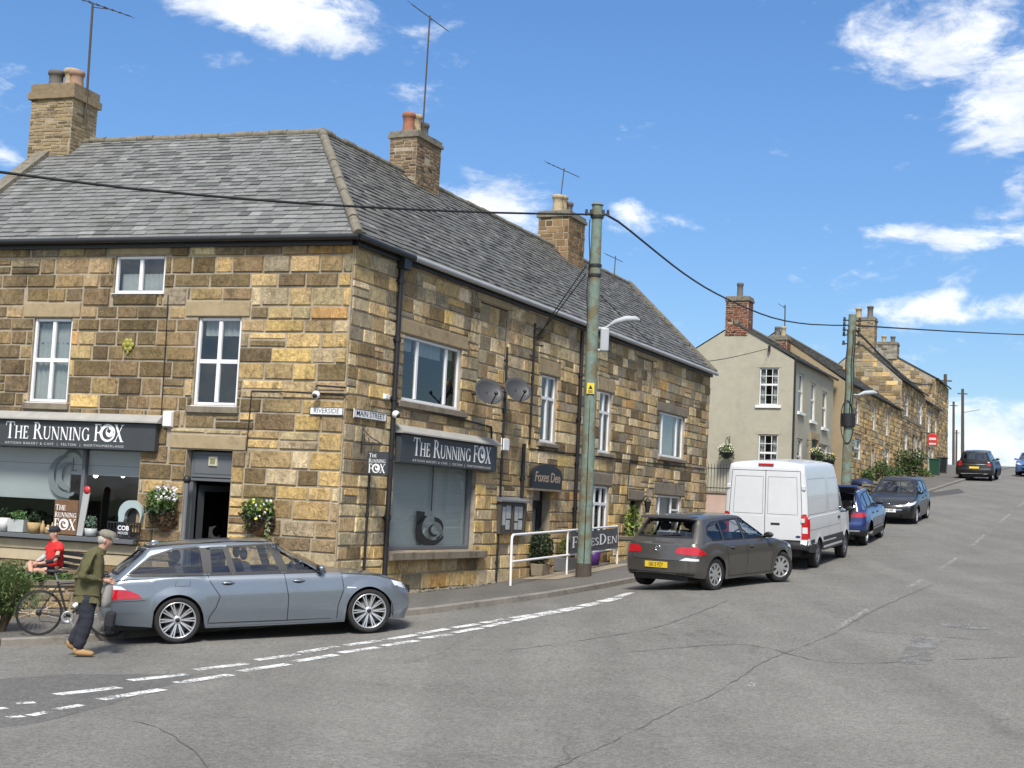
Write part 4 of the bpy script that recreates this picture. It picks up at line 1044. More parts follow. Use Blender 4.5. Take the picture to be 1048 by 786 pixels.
BMW = dict(L=4.84, W=1.846, n=130, rx0=.075, rx1=.11, bow0=.02, bow1=.06, axles=(-1.295, 1.59), arch=.372, wr=.335, wd=.235, rimr=.268, inset=.012,
    sill=[(-2.42, .36), (-2.2, .30), (-1.9, .27), (-1.0, .20), (1.0, .19), (2.0, .2), (2.25, .18), (2.42, .24)],
    top=[(-2.42, .90), (-2.3, .955), (-2.0, .985), (-1.4, .985), (-.5, .965), (.6, .95), (1.05, .94), (1.4, .91), (1.9, .835), (2.2, .755), (2.42, .64)],
    rear=[(.2, .12), (.35, .05), (.50, .0), (.66, .0), (.72, .03), (.95, .12)], front=[(.2, .06), (.4, .0), (.55, .02), (.7, .1)],
    side=[(.18, .94), (.3, .96), (.5, .99), (.68, 1.0), (.74, .99), (.80, .978), (.92, .955), (1.0, .93)], taper=[(-2.42, .95), (-1.7, .985), (-1, 1), (1, 1), (1.8, .965), (2.42, .88)],
    crown=.035, gb=(-2.30, 1.20), gt=(-1.72, .22), gw=(.925, .66), grx0=.085, grx1=.12, gbow0=.04, gbow1=.12, roof=[(-1.95, 1.365), (-1.4, 1.415), (-.6, 1.447), (.0, 1.44), (.35, 1.39)], rcrown=.04, gmid=-.4, gcurve=1.2,
    paint=P_BMW, seal=.03,
    swin=[[(-1.98, 1.04), (-1.93, 1.015), (-.95, .995), (-.90, 1.01), (-.93, 1.36), (-1.0, 1.385), (-1.35, 1.36), (-1.66, 1.27)], [(-.81, .995), (-.50, .99), (-.60, 1.372), (-.82, 1.37)], [(-.45, .99), (.24, .985), (.08, 1.395), (-.55, 1.378)], [(.33, .98), (1.0, .975), (1.02, 1.0), (.62, 1.25), (.36, 1.36), (.18, 1.392)]],
    ewin=[(1, [(-.68, 1.0), (.68, 1.0), (.55, 1.385), (-.55, 1.385)]), (-1, [(-.66, 1.03), (.66, 1.03), (.54, 1.36), (-.54, 1.36)])],
    seams=[('y', 0, [(.28, 1.0), (.34, .60), (.32, .25)], .012), ('y', 0, [(-.86, 1.0), (-.82, .88), (-.68, .66), (-.74, .50), (-.84, .36), (-.86, .27), (1.0, .25)], .012), ('y', 0, [(1.16, .93), (1.19, .70), (1.1, .45), (1.08, .25)], .012),
           ('y', 0, [(1.16, .93), (1.7, .87), (2.1, .765)], .012), ('y', 0, [(-2.38, .64), (-1.76, .645)], .008), ('y', 0, [(-1.30, .97), (-1.33, .83), (-1.12, .83), (-1.10, .97), (-1.3, .97)], .006)],
    strips=[('side_rubbing_strip', 'y', 0, [(-2.3, .47), (-1.85, .475)], .02, P_BMW), ('sill_skirt', 'y', 0, [(-.9, .235), (1.2, .235)], .03, P_BMW), ('window_trim', 'y', 0, [(-2.02, 1.02), (-1.93, .995), (-.9, .975), (1.04, .955)], .018, m_trim), ('roof_rail', 'y', 0, [(-1.85, 1.385), (-1.3, 1.43), (-.5, 1.45), (.1, 1.43), (.4, 1.38)], .045, m_trim)],
    patches=[('window_pillar', 'y', 0, [(-.92, 1.0), (-.79, .995), (-.80, 1.375), (-.95, 1.37)], m_trim, .005), ('window_pillar', 'y', 0, [(-.52, .99), (-.43, .99), (-.53, 1.38), (-.62, 1.375)], m_trim, .005), ('window_pillar', 'y', 0, [(.22, .985), (.35, .98), (.20, 1.394), (.06, 1.397)], m_trim, .005), ('tail_lamp', 'y', 0, [(-2.34, .665), (-1.80, .68), (-1.86, .74), (-2.0, .80), (-2.33, .82)], m_red, .007), ('tail_lamp', 'y', 0, [(-2.33, .825), (-2.02, .805), (-2.10, .86), (-2.3, .885)], m_lampw, .007), ('tail_lamp', 'x', -1, [(.56, .67), (.84, .67), (.84, .85), (.62, .83)], m_red, .007), ('tail_lamp', 'x', -1, [(-.56, .67), (-.84, .67), (-.84, .85), (-.62, .83)], m_red, .007),
             ('headlamp', 'y', 0, [(2.0, .705), (2.2, .64), (2.34, .62), (2.3, .68), (2.12, .745), (1.95, .79)], m_lampw, .007), ('side_repeater', 'y', 0, [(1.24, .70), (1.38, .695), (1.38, .71), (1.24, .722)], m_lampw, .006)],
    handles=[(-.56, .855, .2), (.5, .845, .2)], mirrors=[(.86, .965)], hmat=P_BMW, mmat=P_BMW, seats=[(.15, .4), (.15, -.4), (-.85, .38), (-.85, -.38)], seatz=.55,
    rim=('spoke', 10, .085, .014, m_rim), clad=-1)
def bmw_extra(c, root, S):
    b = MB(); b.lathe([(.04, -.1), (.045, .0), (.035, .0)], 14, M=Matrix.Translation((-2.34, .5, .30)) @ Matrix.Rotation(-math.pi/2, 4, 'Y')); b.build('exhaust_pipe', m_chrome, root)
    b = MB(); b.blob((-1.55, 0, 1.45), .07, .012, .035, 10, 6); b.build('roof_aerial', P_BMW, root)
    plate(c, root, -1, 0, .76, '', m_yplate)
    for sg in (-1, 1):
        b = MB(); b.box(2.33, 2.38, sg*.2-.15, sg*.2+.15, .55, .66); b.build('front_grille', m_trim, root)
BMW['extra'] = bmw_extra
def hatch(L, W, H, wb, fo, pnt, wr=.316, k=1.0, **kw):   # five-door body; heights scale with k
    h = L/2; xf = h-fo; xr = xf-wb; K = lambda pts: [(x, z*k) for x, z in pts]; g = wr-.31
    sc = H/(1.455*k)
    S = dict(L=L, W=W, n=100, rx0=.10, rx1=.13, bow0=.045, bow1=.08, axles=(xr, xf), arch=wr+.032, wr=wr, wd=.205, rimr=wr*.70, inset=.02,
        sill=[(-h, .34*k), (-h+.2, .27*k), (xr+.5, .20*k), (xf-.4, .20*k), (h-.25, .2*k), (h, .26*k)],
        top=K([(-h, .88), (-h+.2, .93), (xr, .955), (-.2, .945), (.7, .935), (xf-.35, .93), (xf, .88), (h-.3, .76), (h, .62)]),
        rear=K([(.2, .08), (.4, .0), (.6, .0), (.7, .03), (.9, .07)]), front=K([(.2, .05), (.4, .0), (.55, .02), (.7, .09)]),
        side=K([(.18, .94), (.3, .965), (.5, .995), (.68, 1.0), (.78, .985), (.92, .95), (1.0, .93)]), taper=[(-h, .94), (xr-.2, .99), (-.8, 1), (.8, 1), (xf, .98), (h, .90)],
        crown=.035, gb=(-h+.10, xf-.12), gt=(-h+.42, .02), gw=(.915, .68), grx0=.12, grx1=.13, gbow0=.06, gbow1=.14, roof=[(-h+.3, H-.085), (-h+.8, H-.05), (-.5, H-.03), (0, H-.045), (.3, H-.08)], rcrown=.035, gmid=-.5, gcurve=1.2,
        paint=pnt, rim=('cover', 9, 1.0, m_rim), seats=[(.05, .38), (.05, -.38), (-.85, .36), (-.85, -.36)], seatz=.5*k, dashz=.88*k)
    zb, zt = .975*k, H-.115
    S['swin'] = [[(xr+.02-.26, zb+.16), (xr-.02, zb+.01), (xr+.36, zb), (xr+.36, zt-.02), (xr+.1, zt-.05), (xr-.15, zt-.13)], [(xr+.42, zb), (-.22, zb-.005), (-.26, zt+.012), (xr+.42, zt-.015)], [(-.14, zb-.005), (.72, zb-.01), (.70, zb+.02), (.42, zt-.10), (.18, zt-.005), (-.18, zt+.015)]]
    S['ewin'] = [(1, [(-.66, zb+.02), (.66, zb+.02), (.52, H-.1), (-.52, H-.1)]), (-1, [(-.63, zb+.06), (.63, zb+.06), (.52, H-.13), (-.52, H-.13)])]
    S['seams'] = [('y', 0, [(-.18, zb-.02), (-.16, .6*k), (-.2, .26*k)], .011), ('y', 0, [(xr+.38, zb-.02), (xr+.44, .62*k), (xr+.5, .26*k), (xf-.42, .25*k)], .011), ('y', 0, [(xf-.38, .91*k), (xf-.42, .6*k), (xf-.45, .26*k)], .011),
                  ('x', -1, [(-.66, .93*k), (-.62, .62*k), (-.56, .60*k), (.56, .60*k), (.62, .62*k), (.66, .93*k)], .011), ('x', -1, [(-.82, .36*k), (.82, .36*k)], .012)]
    S['handles'] = [(xr+.62, .82*k, .18), (.02, .81*k, .18)]; S['mirrors'] = [(.66, .96*k)]
    S['strips'] = []
    S['patches'] = [('headlamp', 'y', 0, [(h-.62, .74*k), (h-.35, .66*k), (h-.22, .62*k), (h-.25, .70*k), (h-.5, .77*k)], m_lampw, .006), ('headlamp', 'x', 1, [(.48, .60*k), (.74, .63*k), (.74, .72*k), (.6, .70*k)], m_lampw, .006), ('headlamp', 'x', 1, [(-.48, .60*k), (-.74, .63*k), (-.74, .72*k), (-.6, .70*k)], m_lampw, .006),
                    ('lower_grille', 'x', 1, [(-.45, .28*k), (.45, .28*k), (.5, .42*k), (-.5, .42*k)], m_trim, .006), ('upper_grille', 'x', 1, [(-.42, .53*k), (.42, .53*k), (.46, .60*k), (-.46, .60*k)], m_trim, .006)]
    S.update(kw); return S
P_GOLF = paint('graphite_paint', (.105, .098, .088), .5, .3)
GOLF = hatch(4.255, 1.79, 1.46, 2.62, .86, P_GOLF, wr=.318, steer=R(-24), gt=(-1.58, .02))
GOLF['roof'] = [(-1.85, 1.36), (-1.5, 1.40), (-1.1, 1.425), (-.5, 1.435), (0, 1.415), (.3, 1.38)]
GOLF['swin'][0] = [(-1.50, 1.10), (-1.36, .985), (-1.0, .975), (-1.0, 1.325), (-1.22, 1.305), (-1.40, 1.24)]
_h = 4.255/2
GOLF['patches'] += [('tail_lamp', 'x', -1, [(.40, .73), (.86, .70), (.86, .86), (.50, .86), (.40, .82)], m_red, .007), ('tail_lamp', 'x', -1, [(-.40, .73), (-.86, .70), (-.86, .86), (-.50, .86), (-.40, .82)], m_red, .007),
                    ('tail_lamp', 'y', 0, [(-_h+.12, .72), (-_h+.44, .72), (-_h+.33, .80), (-_h+.14, .86)], m_red, .007), ('bumper_valance', 'x', -1, [(-.72, .27), (.72, .27), (.78, .345), (-.78, .345)], m_trim, .006),
                    ('painted_highlight', 'x', -1, [(-.50, .605), (-.84, .60), (-.84, .64), (-.62, .66)], m_lampw, .0065)]  # highlight on the rear bumper painted as a pale patch, no lamp lens
def golf_extra(c, root, S):
    plate(c, root, -1, .0, .505, 'GK15 FZY', m_yplate)
    h = c.cast('x', -1, 0, .82); M = frame(h[0]+h[1]*.006, Vector((0, -1, 0)), UP, Vector((-1, 0, 0))); b = MB(); an = [i/24*2*math.pi for i in range(24)]
    b.tube([(.055*math.cos(a), .055*math.sin(a), 0) for a in an], .007, 6, closed=True, M=M)
    for P in ([(-.036, .04), (-.012, -.002), (0, .02), (.012, -.002), (.036, .04)], [(-.048, .01), (-.02, -.046), (0, -.008), (.02, -.046), (.048, .01)]): b.tube([(x, y, .003) for x, y in P], .006, 5, M=M)
    b.build('tailgate_badge', m_chrome, root)
    b = MB(); zz = 1.46-.075; b.add([(-_h+.30, -.58, zz), (-_h+.30, .58, zz), (-_h+.55, .60, zz+.03), (-_h+.55, -.60, zz+.03), (-_h+.30, -.58, zz+.022), (-_h+.30, .58, zz+.022), (-_h+.55, .60, zz+.05), (-_h+.55, -.60, zz+.05)], [(3, 2, 1, 0), (4, 5, 6, 7), (0, 1, 5, 4), (1, 2, 6, 5), (2, 3, 7, 6), (3, 0, 4, 7)]); b.build('roof_spoiler', P_GOLF, root, bevel=.008)
    b = MB(); h = c.cast('x', -1, .0, 1.06); b.tube([h[0]+Vector((-.02, .0, 0)), c.cast('x', -1, -.38, 1.09)[0]+Vector((-.02, 0, 0))], .010, 6); b.build('rear_wiper', m_trim, root)
GOLF['extra'] = golf_extra
P_VAN = paint('white_van_paint', (.62, .63, .64), 0, .35, .5, .12)
VAN = dict(L=5.53, W=2.06, n=120, rx0=.035, rx1=.11, bow0=.008, bow1=.08, axles=(-1.56, 1.74), arch=.385, wr=.345, wd=.22, rimr=.215, inset=.03,
    sill=[(-2.765, .48), (-2.5, .42), (-1.9, .38), (2.3, .36), (2.6, .30), (2.765, .34)], top=[(-2.765, 1.22), (1.2, 1.22), (1.9, 1.24), (2.3, 1.16), (2.6, 1.03), (2.765, .88)],
    rear=[(.3, .0), (.62, .0), (.63, .03), (1.3, .03)], front=[(.3, .06), (.55, 0), (.8, .06), (1.1, .16)], side=[(.3, .97), (.62, 1.0), (.66, .995), (1.0, .995), (1.22, .985)], taper=[(-2.765, 1), (1.6, 1), (2.4, .965), (2.765, .90)],
    tuck=0, crown=.05, gb=(-2.735, 2.12), gt=(-2.69, 1.02), gw=(.952, .845), grx0=.035, grx1=.13, gbow0=.008, gbow1=.12, roof=[(-2.75, 2.44), (-2.3, 2.46), (.3, 2.46), (.9, 2.40), (1.2, 2.33)], rcrown=.06, gmid=0, gcurve=1.6, rround=.09,
    paint=P_VAN, seal=.03, clad=.60, flare=.012, rows=24,
    swin=[[(.98, 1.22), (1.92, 1.20), (1.80, 1.32), (1.28, 1.92), (1.0, 1.94)]], ewin=[(1, [(-.78, 1.3), (.78, 1.3), (.68, 2.0), (-.68, 2.0)])],
    seams=[('x', -1, [(0, .62), (0, 2.30)], .014), ('x', -1, [(-.86, .66), (-.86, 1.2), (-.80, 2.28), (.80, 2.28), (.86, 1.2), (.86, .66)], .012), ('x', -1, [(.06, 1.28), (.76, 1.28), (.72, 2.14), (.06, 2.14), (.06, 1.28)], .007), ('x', -1, [(-.06, 1.28), (-.76, 1.28), (-.72, 2.14), (-.06, 2.14), (-.06, 1.28)], .007),
           ('y', 0, [(.92, .5), (.92, 2.0)], .012), ('y', 0, [(-.42, .5), (-.42, 2.05)], .010), ('y', 0, [(-2.55, 1.28), (-.55, 1.28), (-.55, 2.1), (-2.5, 2.1), (-2.55, 1.28)], .006), ('y', 0, [(-.3, 1.28), (.82, 1.28), (.82, 2.08), (-.3, 2.08), (-.3, 1.28)], .006), ('y', 0, [(2.0, .5), (2.02, 1.2)], .01), ('y', 0, [(-2.6, .93), (.9, .93)], .006)],
    strips=[('side_moulding', 'y', 0, [(-2.5, .66), (-2.05, .66)], .09, m_trim), ('side_moulding', 'y', 0, [(-1.1, .66), (1.28, .66)], .09, m_trim), ('side_step', 'y', 0, [(-1.05, .46), (1.2, .46)], .06, P_VAN)],
    patches=[('tail_lamp', 'x', -1, [(.86, .72), (1.0, .72), (.985, 1.30), (.87, 1.30)], m_red, .008), ('tail_lamp', 'x', -1, [(-.86, .72), (-1.0, .72), (-.985, 1.30), (-.87, 1.30)], m_red, .008), ('tail_lamp', 'y', 0, [(-2.73, .74), (-2.60, .74), (-2.62, 1.28), (-2.71, 1.28)], m_red, .008),
             ('reversing_lens', 'x', -1, [(-.875, .86), (-.985, .86), (-.98, 1.0), (-.875, 1.0)], m_lampw, .012), ('rear_bumper', 'x', -1, [(-1.0, .50), (1.0, .50), (1.0, .70), (-1.0, .70)], m_trim, .02), ('fog_lamp', 'x', -1, [(-.84, .60), (-.98, .60), (-.98, .72), (-.84, .72)], m_lampw, .03), ('rear_reflector', 'x', -1, [(-.6, .42), (-.85, .42), (-.85, .47), (-.6, .47)], m_red, .02),
             ('number_plate_recess', 'x', -1, [(-.35, 1.03), (-.14, 1.03), (-.14, 1.08), (-.35, 1.08)], m_trim, .006), ('maker_badge', 'x', -1, [(-.78+.06*math.cos(i/16*6.283), .78+.028*math.sin(i/16*6.283)) for i in range(16)], mat('blue_badge', (.02, .03, .10), .3), .006)],
    handles=[], mirrors=[(1.72, 1.22)], mmat=m_trim, rim=('cover', 6, 1.2, mat('steel_wheel', (.20, .20, .21), .5, .1, 6, metal=.5)), floor=.3)
def van_extra(c, root, S):
    b = MB(); h = c.cast('x', -1, 0, 2.36); b.box(h[0].x-.03, h[0].x+.05, -.18, .18, 2.40, 2.445); b.build('high_brake_lamp', m_red, root, bevel=.008)
    for y in (-.88, .88):
        for z in (1.15, 1.9):
            h = c.cast('x', -1, y, z); b = MB(); b.box(h[0].x-.035, h[0].x+.05, y-.045, y+.045, z-.05, z+.05); b.build('door_hinge', P_VAN, root, bevel=.012)
    for z in (1.1,):
        h = c.cast('y', -1, .75, z); b = MB(); b.box(.62, .82, h[0].y-.02, h[0].y+.02, z-.03, z+.03); b.build('door_handle', m_trim, root, bevel=.008)
VAN['extra'] = van_extra
P_BLU = paint('deep_blue_paint', (.018, .040, .15), .4, .3)
SUV = hatch(4.23, 1.82, 1.575, 2.59, .83, P_BLU, wr=.345, k=1.09, clad=.47, rim=('spoke', 5, .18, .03, m_rim))
_q = 4.23/2
SUV['patches'] += [('tail_lamp', 'y', 0, [(-_q+.12, .84), (-_q+.42, .86), (-_q+.36, .95), (-_q+.14, .96)], m_red, .007), ('tail_lamp', 'x', -1, [(.5, .82), (.85, .82), (.85, .96), (.55, .95)], m_red, .007), ('tail_lamp', 'x', -1, [(-.5, .82), (-.85, .82), (-.85, .96), (-.55, .95)], m_red, .007)]
SUV['strips'] = [('silver_sill_strip', 'y', 0, [(-.85, .44), (.85, .44)], .035, m_rim), ('roof_rail', 'y', 0, [(-1.6, 1.50), (-.9, 1.54), (.0, 1.53)], .04, m_rim), ('bumper_strip', 'x', -1, [(-.8, .45), (.8, .45)], .035, m_rim)]
def suv_open(c, root, S):   # raised tailgate
    P = Matrix.Translation((-_q+.42, 0, 1.52)) @ Matrix.Rotation(R(-82), 4, 'Y'); b = MB()
    out = [(.02, -.62), (.02, .62), (-.55, .70), (-.62, .86), (-1.02, .84), (-1.05, -.84), (-.62, -.86), (-.55, -.70)]
    hol = [(-.10, -.52), (-.10, .52), (-.50, .6), (-.50, -.6)]
    b.ext(out, -.04, .03, 0, holes=[hol], M=Matrix.Translation((-_q+.42, 0, 1.53)) @ Matrix.Rotation(R(12), 4, 'Y')); t = b.build('tailgate', P_BLU, root, bevel=.015)
    g_ = MB(); M = Matrix.Translation((-_q+.42, 0, 1.53)) @ Matrix.Rotation(R(12), 4, 'Y'); g_.add([(x, y, 0) for x, y in hol], [(0, 1, 2, 3)], M=M); g_.build('rear_window', m_dglass, t)
    g_ = MB(); g_.box(-1.0, -.54, -.75, .75, -.055, -.042, M=M); g_.build('inner_lining', m_trim, t)
    for sg in (1, -1):
        s_ = MB(); s_.tube([(-_q+.30, sg*.62, 1.05), M @ Vector((-.5, sg*.72, -.04))], .012, 6); s_.build('gas_strut', m_trim, t)
    g_ = MB(); g_.box(-_q+.06, -_q+.5, -.55, .55, .70, 1.30); g_.build('boot_opening', m_trim, root)
SUV['extra'] = suv_open
SUV['ewin'] = [SUV['ewin'][0], (-1, [(-.66, 1.0), (.66, 1.0), (.58, 1.44), (-.58, 1.44)])]
P_BLK = paint('black_car_paint', (.009, .009, .010), 0, .3, .35)
FIES = hatch(3.97, 1.72, 1.48, 2.489, .82, P_BLK, wr=.30, k=1.02, rim=('spoke', 5, .0, .05, m_rim))
def fies_extra(c, root, S):
    plate(c, root, 1, 0, .47, 'NK63 VHP', m_wplate)
    b = MB(); h = c.cast('x', 1, 0, .68); b.blob((h[0].x, 0, h[0].z), .012, .055, .026, 12, 6); b.build('bonnet_badge', m_chrome, root)
    b = MB(); h0, h1 = c.cast('x', 1, .1, 1.02), c.cast('x', 1, -.5, 1.03); b.tube([h0[0]+h0[1]*.02, h1[0]+h1[1]*.02], .010, 5); b.build('wiper', m_trim, root)
    b = MB(); c.strip(b, 'x', 1, [(-.44, .50), (.44, .50)], .022, .008); b.build('grille_chrome_bar', m_chrome, root)
FIES['extra'] = fies_extra
CRV = hatch(4.57, 1.82, 1.69, 2.66, .93, P_BLK, wr=.36, k=1.16, clad=.45, gt=(-2.045, .02), rim=('spoke', 5, .15, .03, m_rim))
_c = 4.57/2
CRV['patches'] += [('tail_lamp', 'x', -1, [(.66, .86), (.88, .84), (.80, 1.10), (.70, 1.10)], m_red, .007), ('tail_lamp', 'x', -1, [(-.66, .86), (-.88, .84), (-.80, 1.10), (-.70, 1.10)], m_red, .007), ('bumper_strip', 'x', -1, [(-.7, .38), (.7, .38), (.7, .42), (-.7, .42)], m_rim, .007), ('tailgate_trim', 'x', -1, [(-.64, .90), (.64, .90), (.64, .95), (-.64, .95)], m_chrome, .007)]
CRV['strips'] = [('roof_rail', 'y', 0, [(-1.6, 1.62), (-.9, 1.66), (.0, 1.65)], .05, m_rim)]
CRV['extra'] = lambda c, root, S: plate(c, root, -1, 0, .74, '', m_yplate)
CRV['glass'] = m_dglass; FIES['glass'] = m_cglass; SUV['glass'] = m_dglass
lo_, hd_, pt_ = seat_car(BMW, (181, 659.5), (377.5, 645), 19); make_car(BMW, 'estate_car', 'silver grey estate car parked by the kerb with ten spoke alloy wheels', 'car', lo_, hd_, None, pt_); EST = (lo_, hd_, pt_)
lo_, hd_, pt_ = seat_car(GOLF, (729, 603.5), (797, 592.5), 49.8); make_car(GOLF, 'hatchback', 'dark grey hatchback with yellow rear number plate parked behind the white van', 'car', lo_, hd_, None, pt_)
lo_, hd_, pt_ = seat_car(VAN, (834, 580), (862, 570), 65.3); make_car(VAN, 'panel_van', 'white high roofed panel van with plain rear doors', 'van', lo_, hd_, None, pt_)
lo_, hd_, pt_ = seat_car(SUV, (884.5, 559.5), (900, 552.5), 65.6); make_car(SUV, 'compact_suv', 'deep blue compact car with its tailgate raised in front of the white van', 'car', lo_, hd_, None, pt_)
# the black hatchback faces the viewer: its left flank is the near one
def seat_front(S, pf, pr, hd):
    hd = R(hd); ax = S['axles']; P2, P1 = contacts(pf, pr, ax[1]-ax[0], hd+0); return None
hd_ = R(65+180); o_ = Vector((13.83, 46.42, 0)); f_ = Vector((math.cos(hd_), math.sin(hd_), 0)); l_ = Vector((-f_.y, f_.x, 0)); a_, b_ = FIES['axles']
o_ = o_-f_*b_-l_*(FIES['W']/2-.1)
za, zb2 = gz(*(o_+f_*a_).xy), gz(*(o_+f_*b_).xy); pt_ = math.atan2(zb2-za, b_-a_); o_.z = za-a_*math.tan(pt_)
make_car(FIES, 'hatchback', 'small black hatchback parked facing down the hill with a white front plate', 'car', o_, hd_, None, pt_)
lo_, hd_, pt_ = seat_car(CRV, (1014.5, 494.5), (1020, 493), 64.3); make_car(CRV, 'suv', 'tall black sport utility car with roof rails parked near the top of the hill', 'car', lo_, hd_, None, pt_)
P_SKY = paint('light_blue_paint', (.06, .16, .36), .3, .3)
FAR = hatch(4.1, 1.76, 1.5, 2.55, .82, P_SKY, wr=.31)
hd_ = R(66+180); d_ = ray(1048.5, 487.2); o_ = None
for i in range(800, 1800):
    t = i*.1
    if t*d_.z-gz(t*d_.x, t*d_.y) <= 0: o_ = d_*t; break
if o_ is None: o_ = d_*128
o_.z = gz(o_.x, o_.y); print('far car', o_)
o_ += Vector((.45, 0, 0))
make_car(FAR, 'hatchback', 'light blue car coming over the crest of the hill at the right edge', 'car', o_, hd_, None, 0)
# ------------------------------------------------------------------ houses up the hill
m_cream = mat('cream_render', (.40, .375, .29), .92, .10, 3, .35, 40, spec=.2, dirt=((.30, .27, .20), 1.2, .5, .75, .5))
m_tan = mat('tan_render', (.33, .26, .165), .92, .12, 2, .3, 40, spec=.2)
m_sash = mat('white_sash', (.74, .74, .72), .45, .05, 3)
m_green = mat('dark_green_paint', (.02, .05, .035), .5, .1, 4)
def house(name, label, Q, ln, dp, ez, rz, wmat, fw=(), gw_=(), pal=None, roofpal=palSR, seed=1, sash=None, chim=(), zbase=None, ridge_w=None, string=None, lint=True, quiet_gable=False):
    zb = (zbase if zbase is not None else gz(Q.x, Q.y)-.6); root = thing(name, label, 'house', Vector((Q.x, Q.y, zb+.6)))
    Q0 = Vector((Q.x, Q.y, 0)); F = frame(Q0, dR, UP, nR); G = frame(Q0, -nR, UP, -dR); rw = ridge_w or dp/2
    wl = MB(); backing(wl, F, 0, ln, zb, ez, fw, 0, .12); backing(wl, G, 0, dp, zb, ez, gw_, 0, .12)
    apx = Q0-nR*rw+UP*rz
    wl.add([Q0+UP*ez, apx, Q0-nR*dp+UP*ez], [(0, 1, 2)], 0)
    B = Q0+dR*ln; wl.add([B+UP*zb, B+UP*ez, B-nR*rw+UP*rz, B-nR*dp+UP*ez, B-nR*dp+UP*zb], [(0, 1, 2, 3, 4)], 0)
    wl.add([Q0-nR*dp+UP*zb, Q0-nR*dp+UP*ez, B-nR*dp+UP*ez, B-nR*dp+UP*zb], [(0, 1, 2, 3)], 0)
    if pal:
        stones(wl, F, 0, ln, zb+.2, ez, list(fw), pal, seed, hh=(.2, .32), ll=(.25, .6), mi=1, j=.012)
        sl = (rz-ez)/rw; sr = (rz-ez)/(dp-rw)
        stones(wl, G, 0, dp, zb+.2, rz, list(gw_), pal, seed+5, hh=(.18, .3), ll=(.25, .6), mi=1, j=.013, clip=lambda t, z, a, b, c, d: d < ez+min(a*sl, (dp-b)*sr) or d < ez)
    wl.build('wall', [wmat, m_stone2], root)
    if lint:
        for fr_, lst in ((F, fw), (G, gw_)):
            for o in lst:
                l_ = MB(); l_.cbox(o[0]-.12, o[1]+.12, o[3]+.004, o[3]+.22, -.02, .03 if pal else .012, .01, 0, (1, 1, 1), fr_); l_.build('lintel', m_lintg if pal else wmat, root)
    sash = sash or B6
    for fr_, lst in ((F, fw), (G, gw_)):
        for o in lst:
            if len(o) > 5 and o[5] == 'door':
                d_ = MB(); d_.cbox(o[0]+.02, o[1]-.02, o[2], o[3]-.02, -.12, -.07, .01, 0, (1, 1, 1), fr_)
                for yy in (.1, .55): d_.cbox(o[0]+.12, o[1]-.12, o[2]+(o[3]-o[2])*yy, o[2]+(o[3]-o[2])*(yy+.35), -.07, -.05, .02, 0, (1, 1, 1), fr_)
                d_.build('door', o[6], root)
            else: window(fr_, o, *sash, parent=root, depth=.10, fw=.055, mt=m_sash, curtain=[(.05, .3, 0, .96), (.7, .95, 0, .96)] if seed % 2 else None)
    ov_ = .12; Vv = (-nR*(rw+ov_)+UP*(rz-ez)); L_ = Vv.length; Vv.normalize(); Nn = dR.cross(Vv); Nn = Nn if Nn.z > 0 else -Nn
    r_ = MB(); M = frame(Q0+nR*ov_+UP*(ez+.02)-dR*.06, dR, Vv, Nn); slates(r_, M, lambda v: 0, lambda v: ln+.12, L_+.02, seed+60, roofpal, e=.26)
    r_.add([apx-dR*.06+UP*.04, apx+dR*(ln+.06)+UP*.04, B-nR*(dp+.1)+UP*ez, Q0-nR*(dp+.1)+UP*ez], [(0, 1, 2, 3)], 0, (.13, .13, .12))
    r_.add([Q0+nR*ov_+UP*(ez-.0)-dR*.06, apx-dR*.06-UP*.04, apx-dR*.06+UP*.06, Q0+nR*ov_+UP*(ez+.06)-dR*.06], [(0, 1, 2, 3)], 0, (.05, .048, .045))
    ro = r_.build('roof', [m_slate, m_slate], root)
    k_ = MB(); k_.tube([apx+UP*.05-dR*.08, apx+UP*.05+dR*(ln+.08)], .10, 8); k_.build('ridge_tile', m_ridge, ro)
    k_ = MB(); k_.tube([Q0+nR*(ov_+.05)+UP*(ez)-dR*.1, Q0+nR*(ov_+.05)+UP*ez+dR*(ln+.05)], .055, 8); k_.build('gutter', m_black, root)
    for (tt, wu, wv, zt, kind, pots) in chim:
        chimney(root, apx+dR*tt, dR, wu, wv, rz-.5, zt, kind, pots, .14, .05, brick=(kind in ('red', 'buff')))
    if string:
        k_ = MB(); k_.box(0, ln, string, string+.14, 0, .05, 0, (1, 1, 1), F); k_.build('string_course', m_lintg, root)
    return root, F, G
B6 = ((), (.5,))
def nplane(px, py, n): return hit(px, py, nR*n, nR)
def on_front(F, Q, px0, py0, px1, py1):
    a = hit(px0, py0, Q, nR); b = hit(px1, py1, Q, nR); t0, t1 = (a-Q).dot(dR), (b-Q).dot(dR); return min(t0, t1), max(t0, t1)
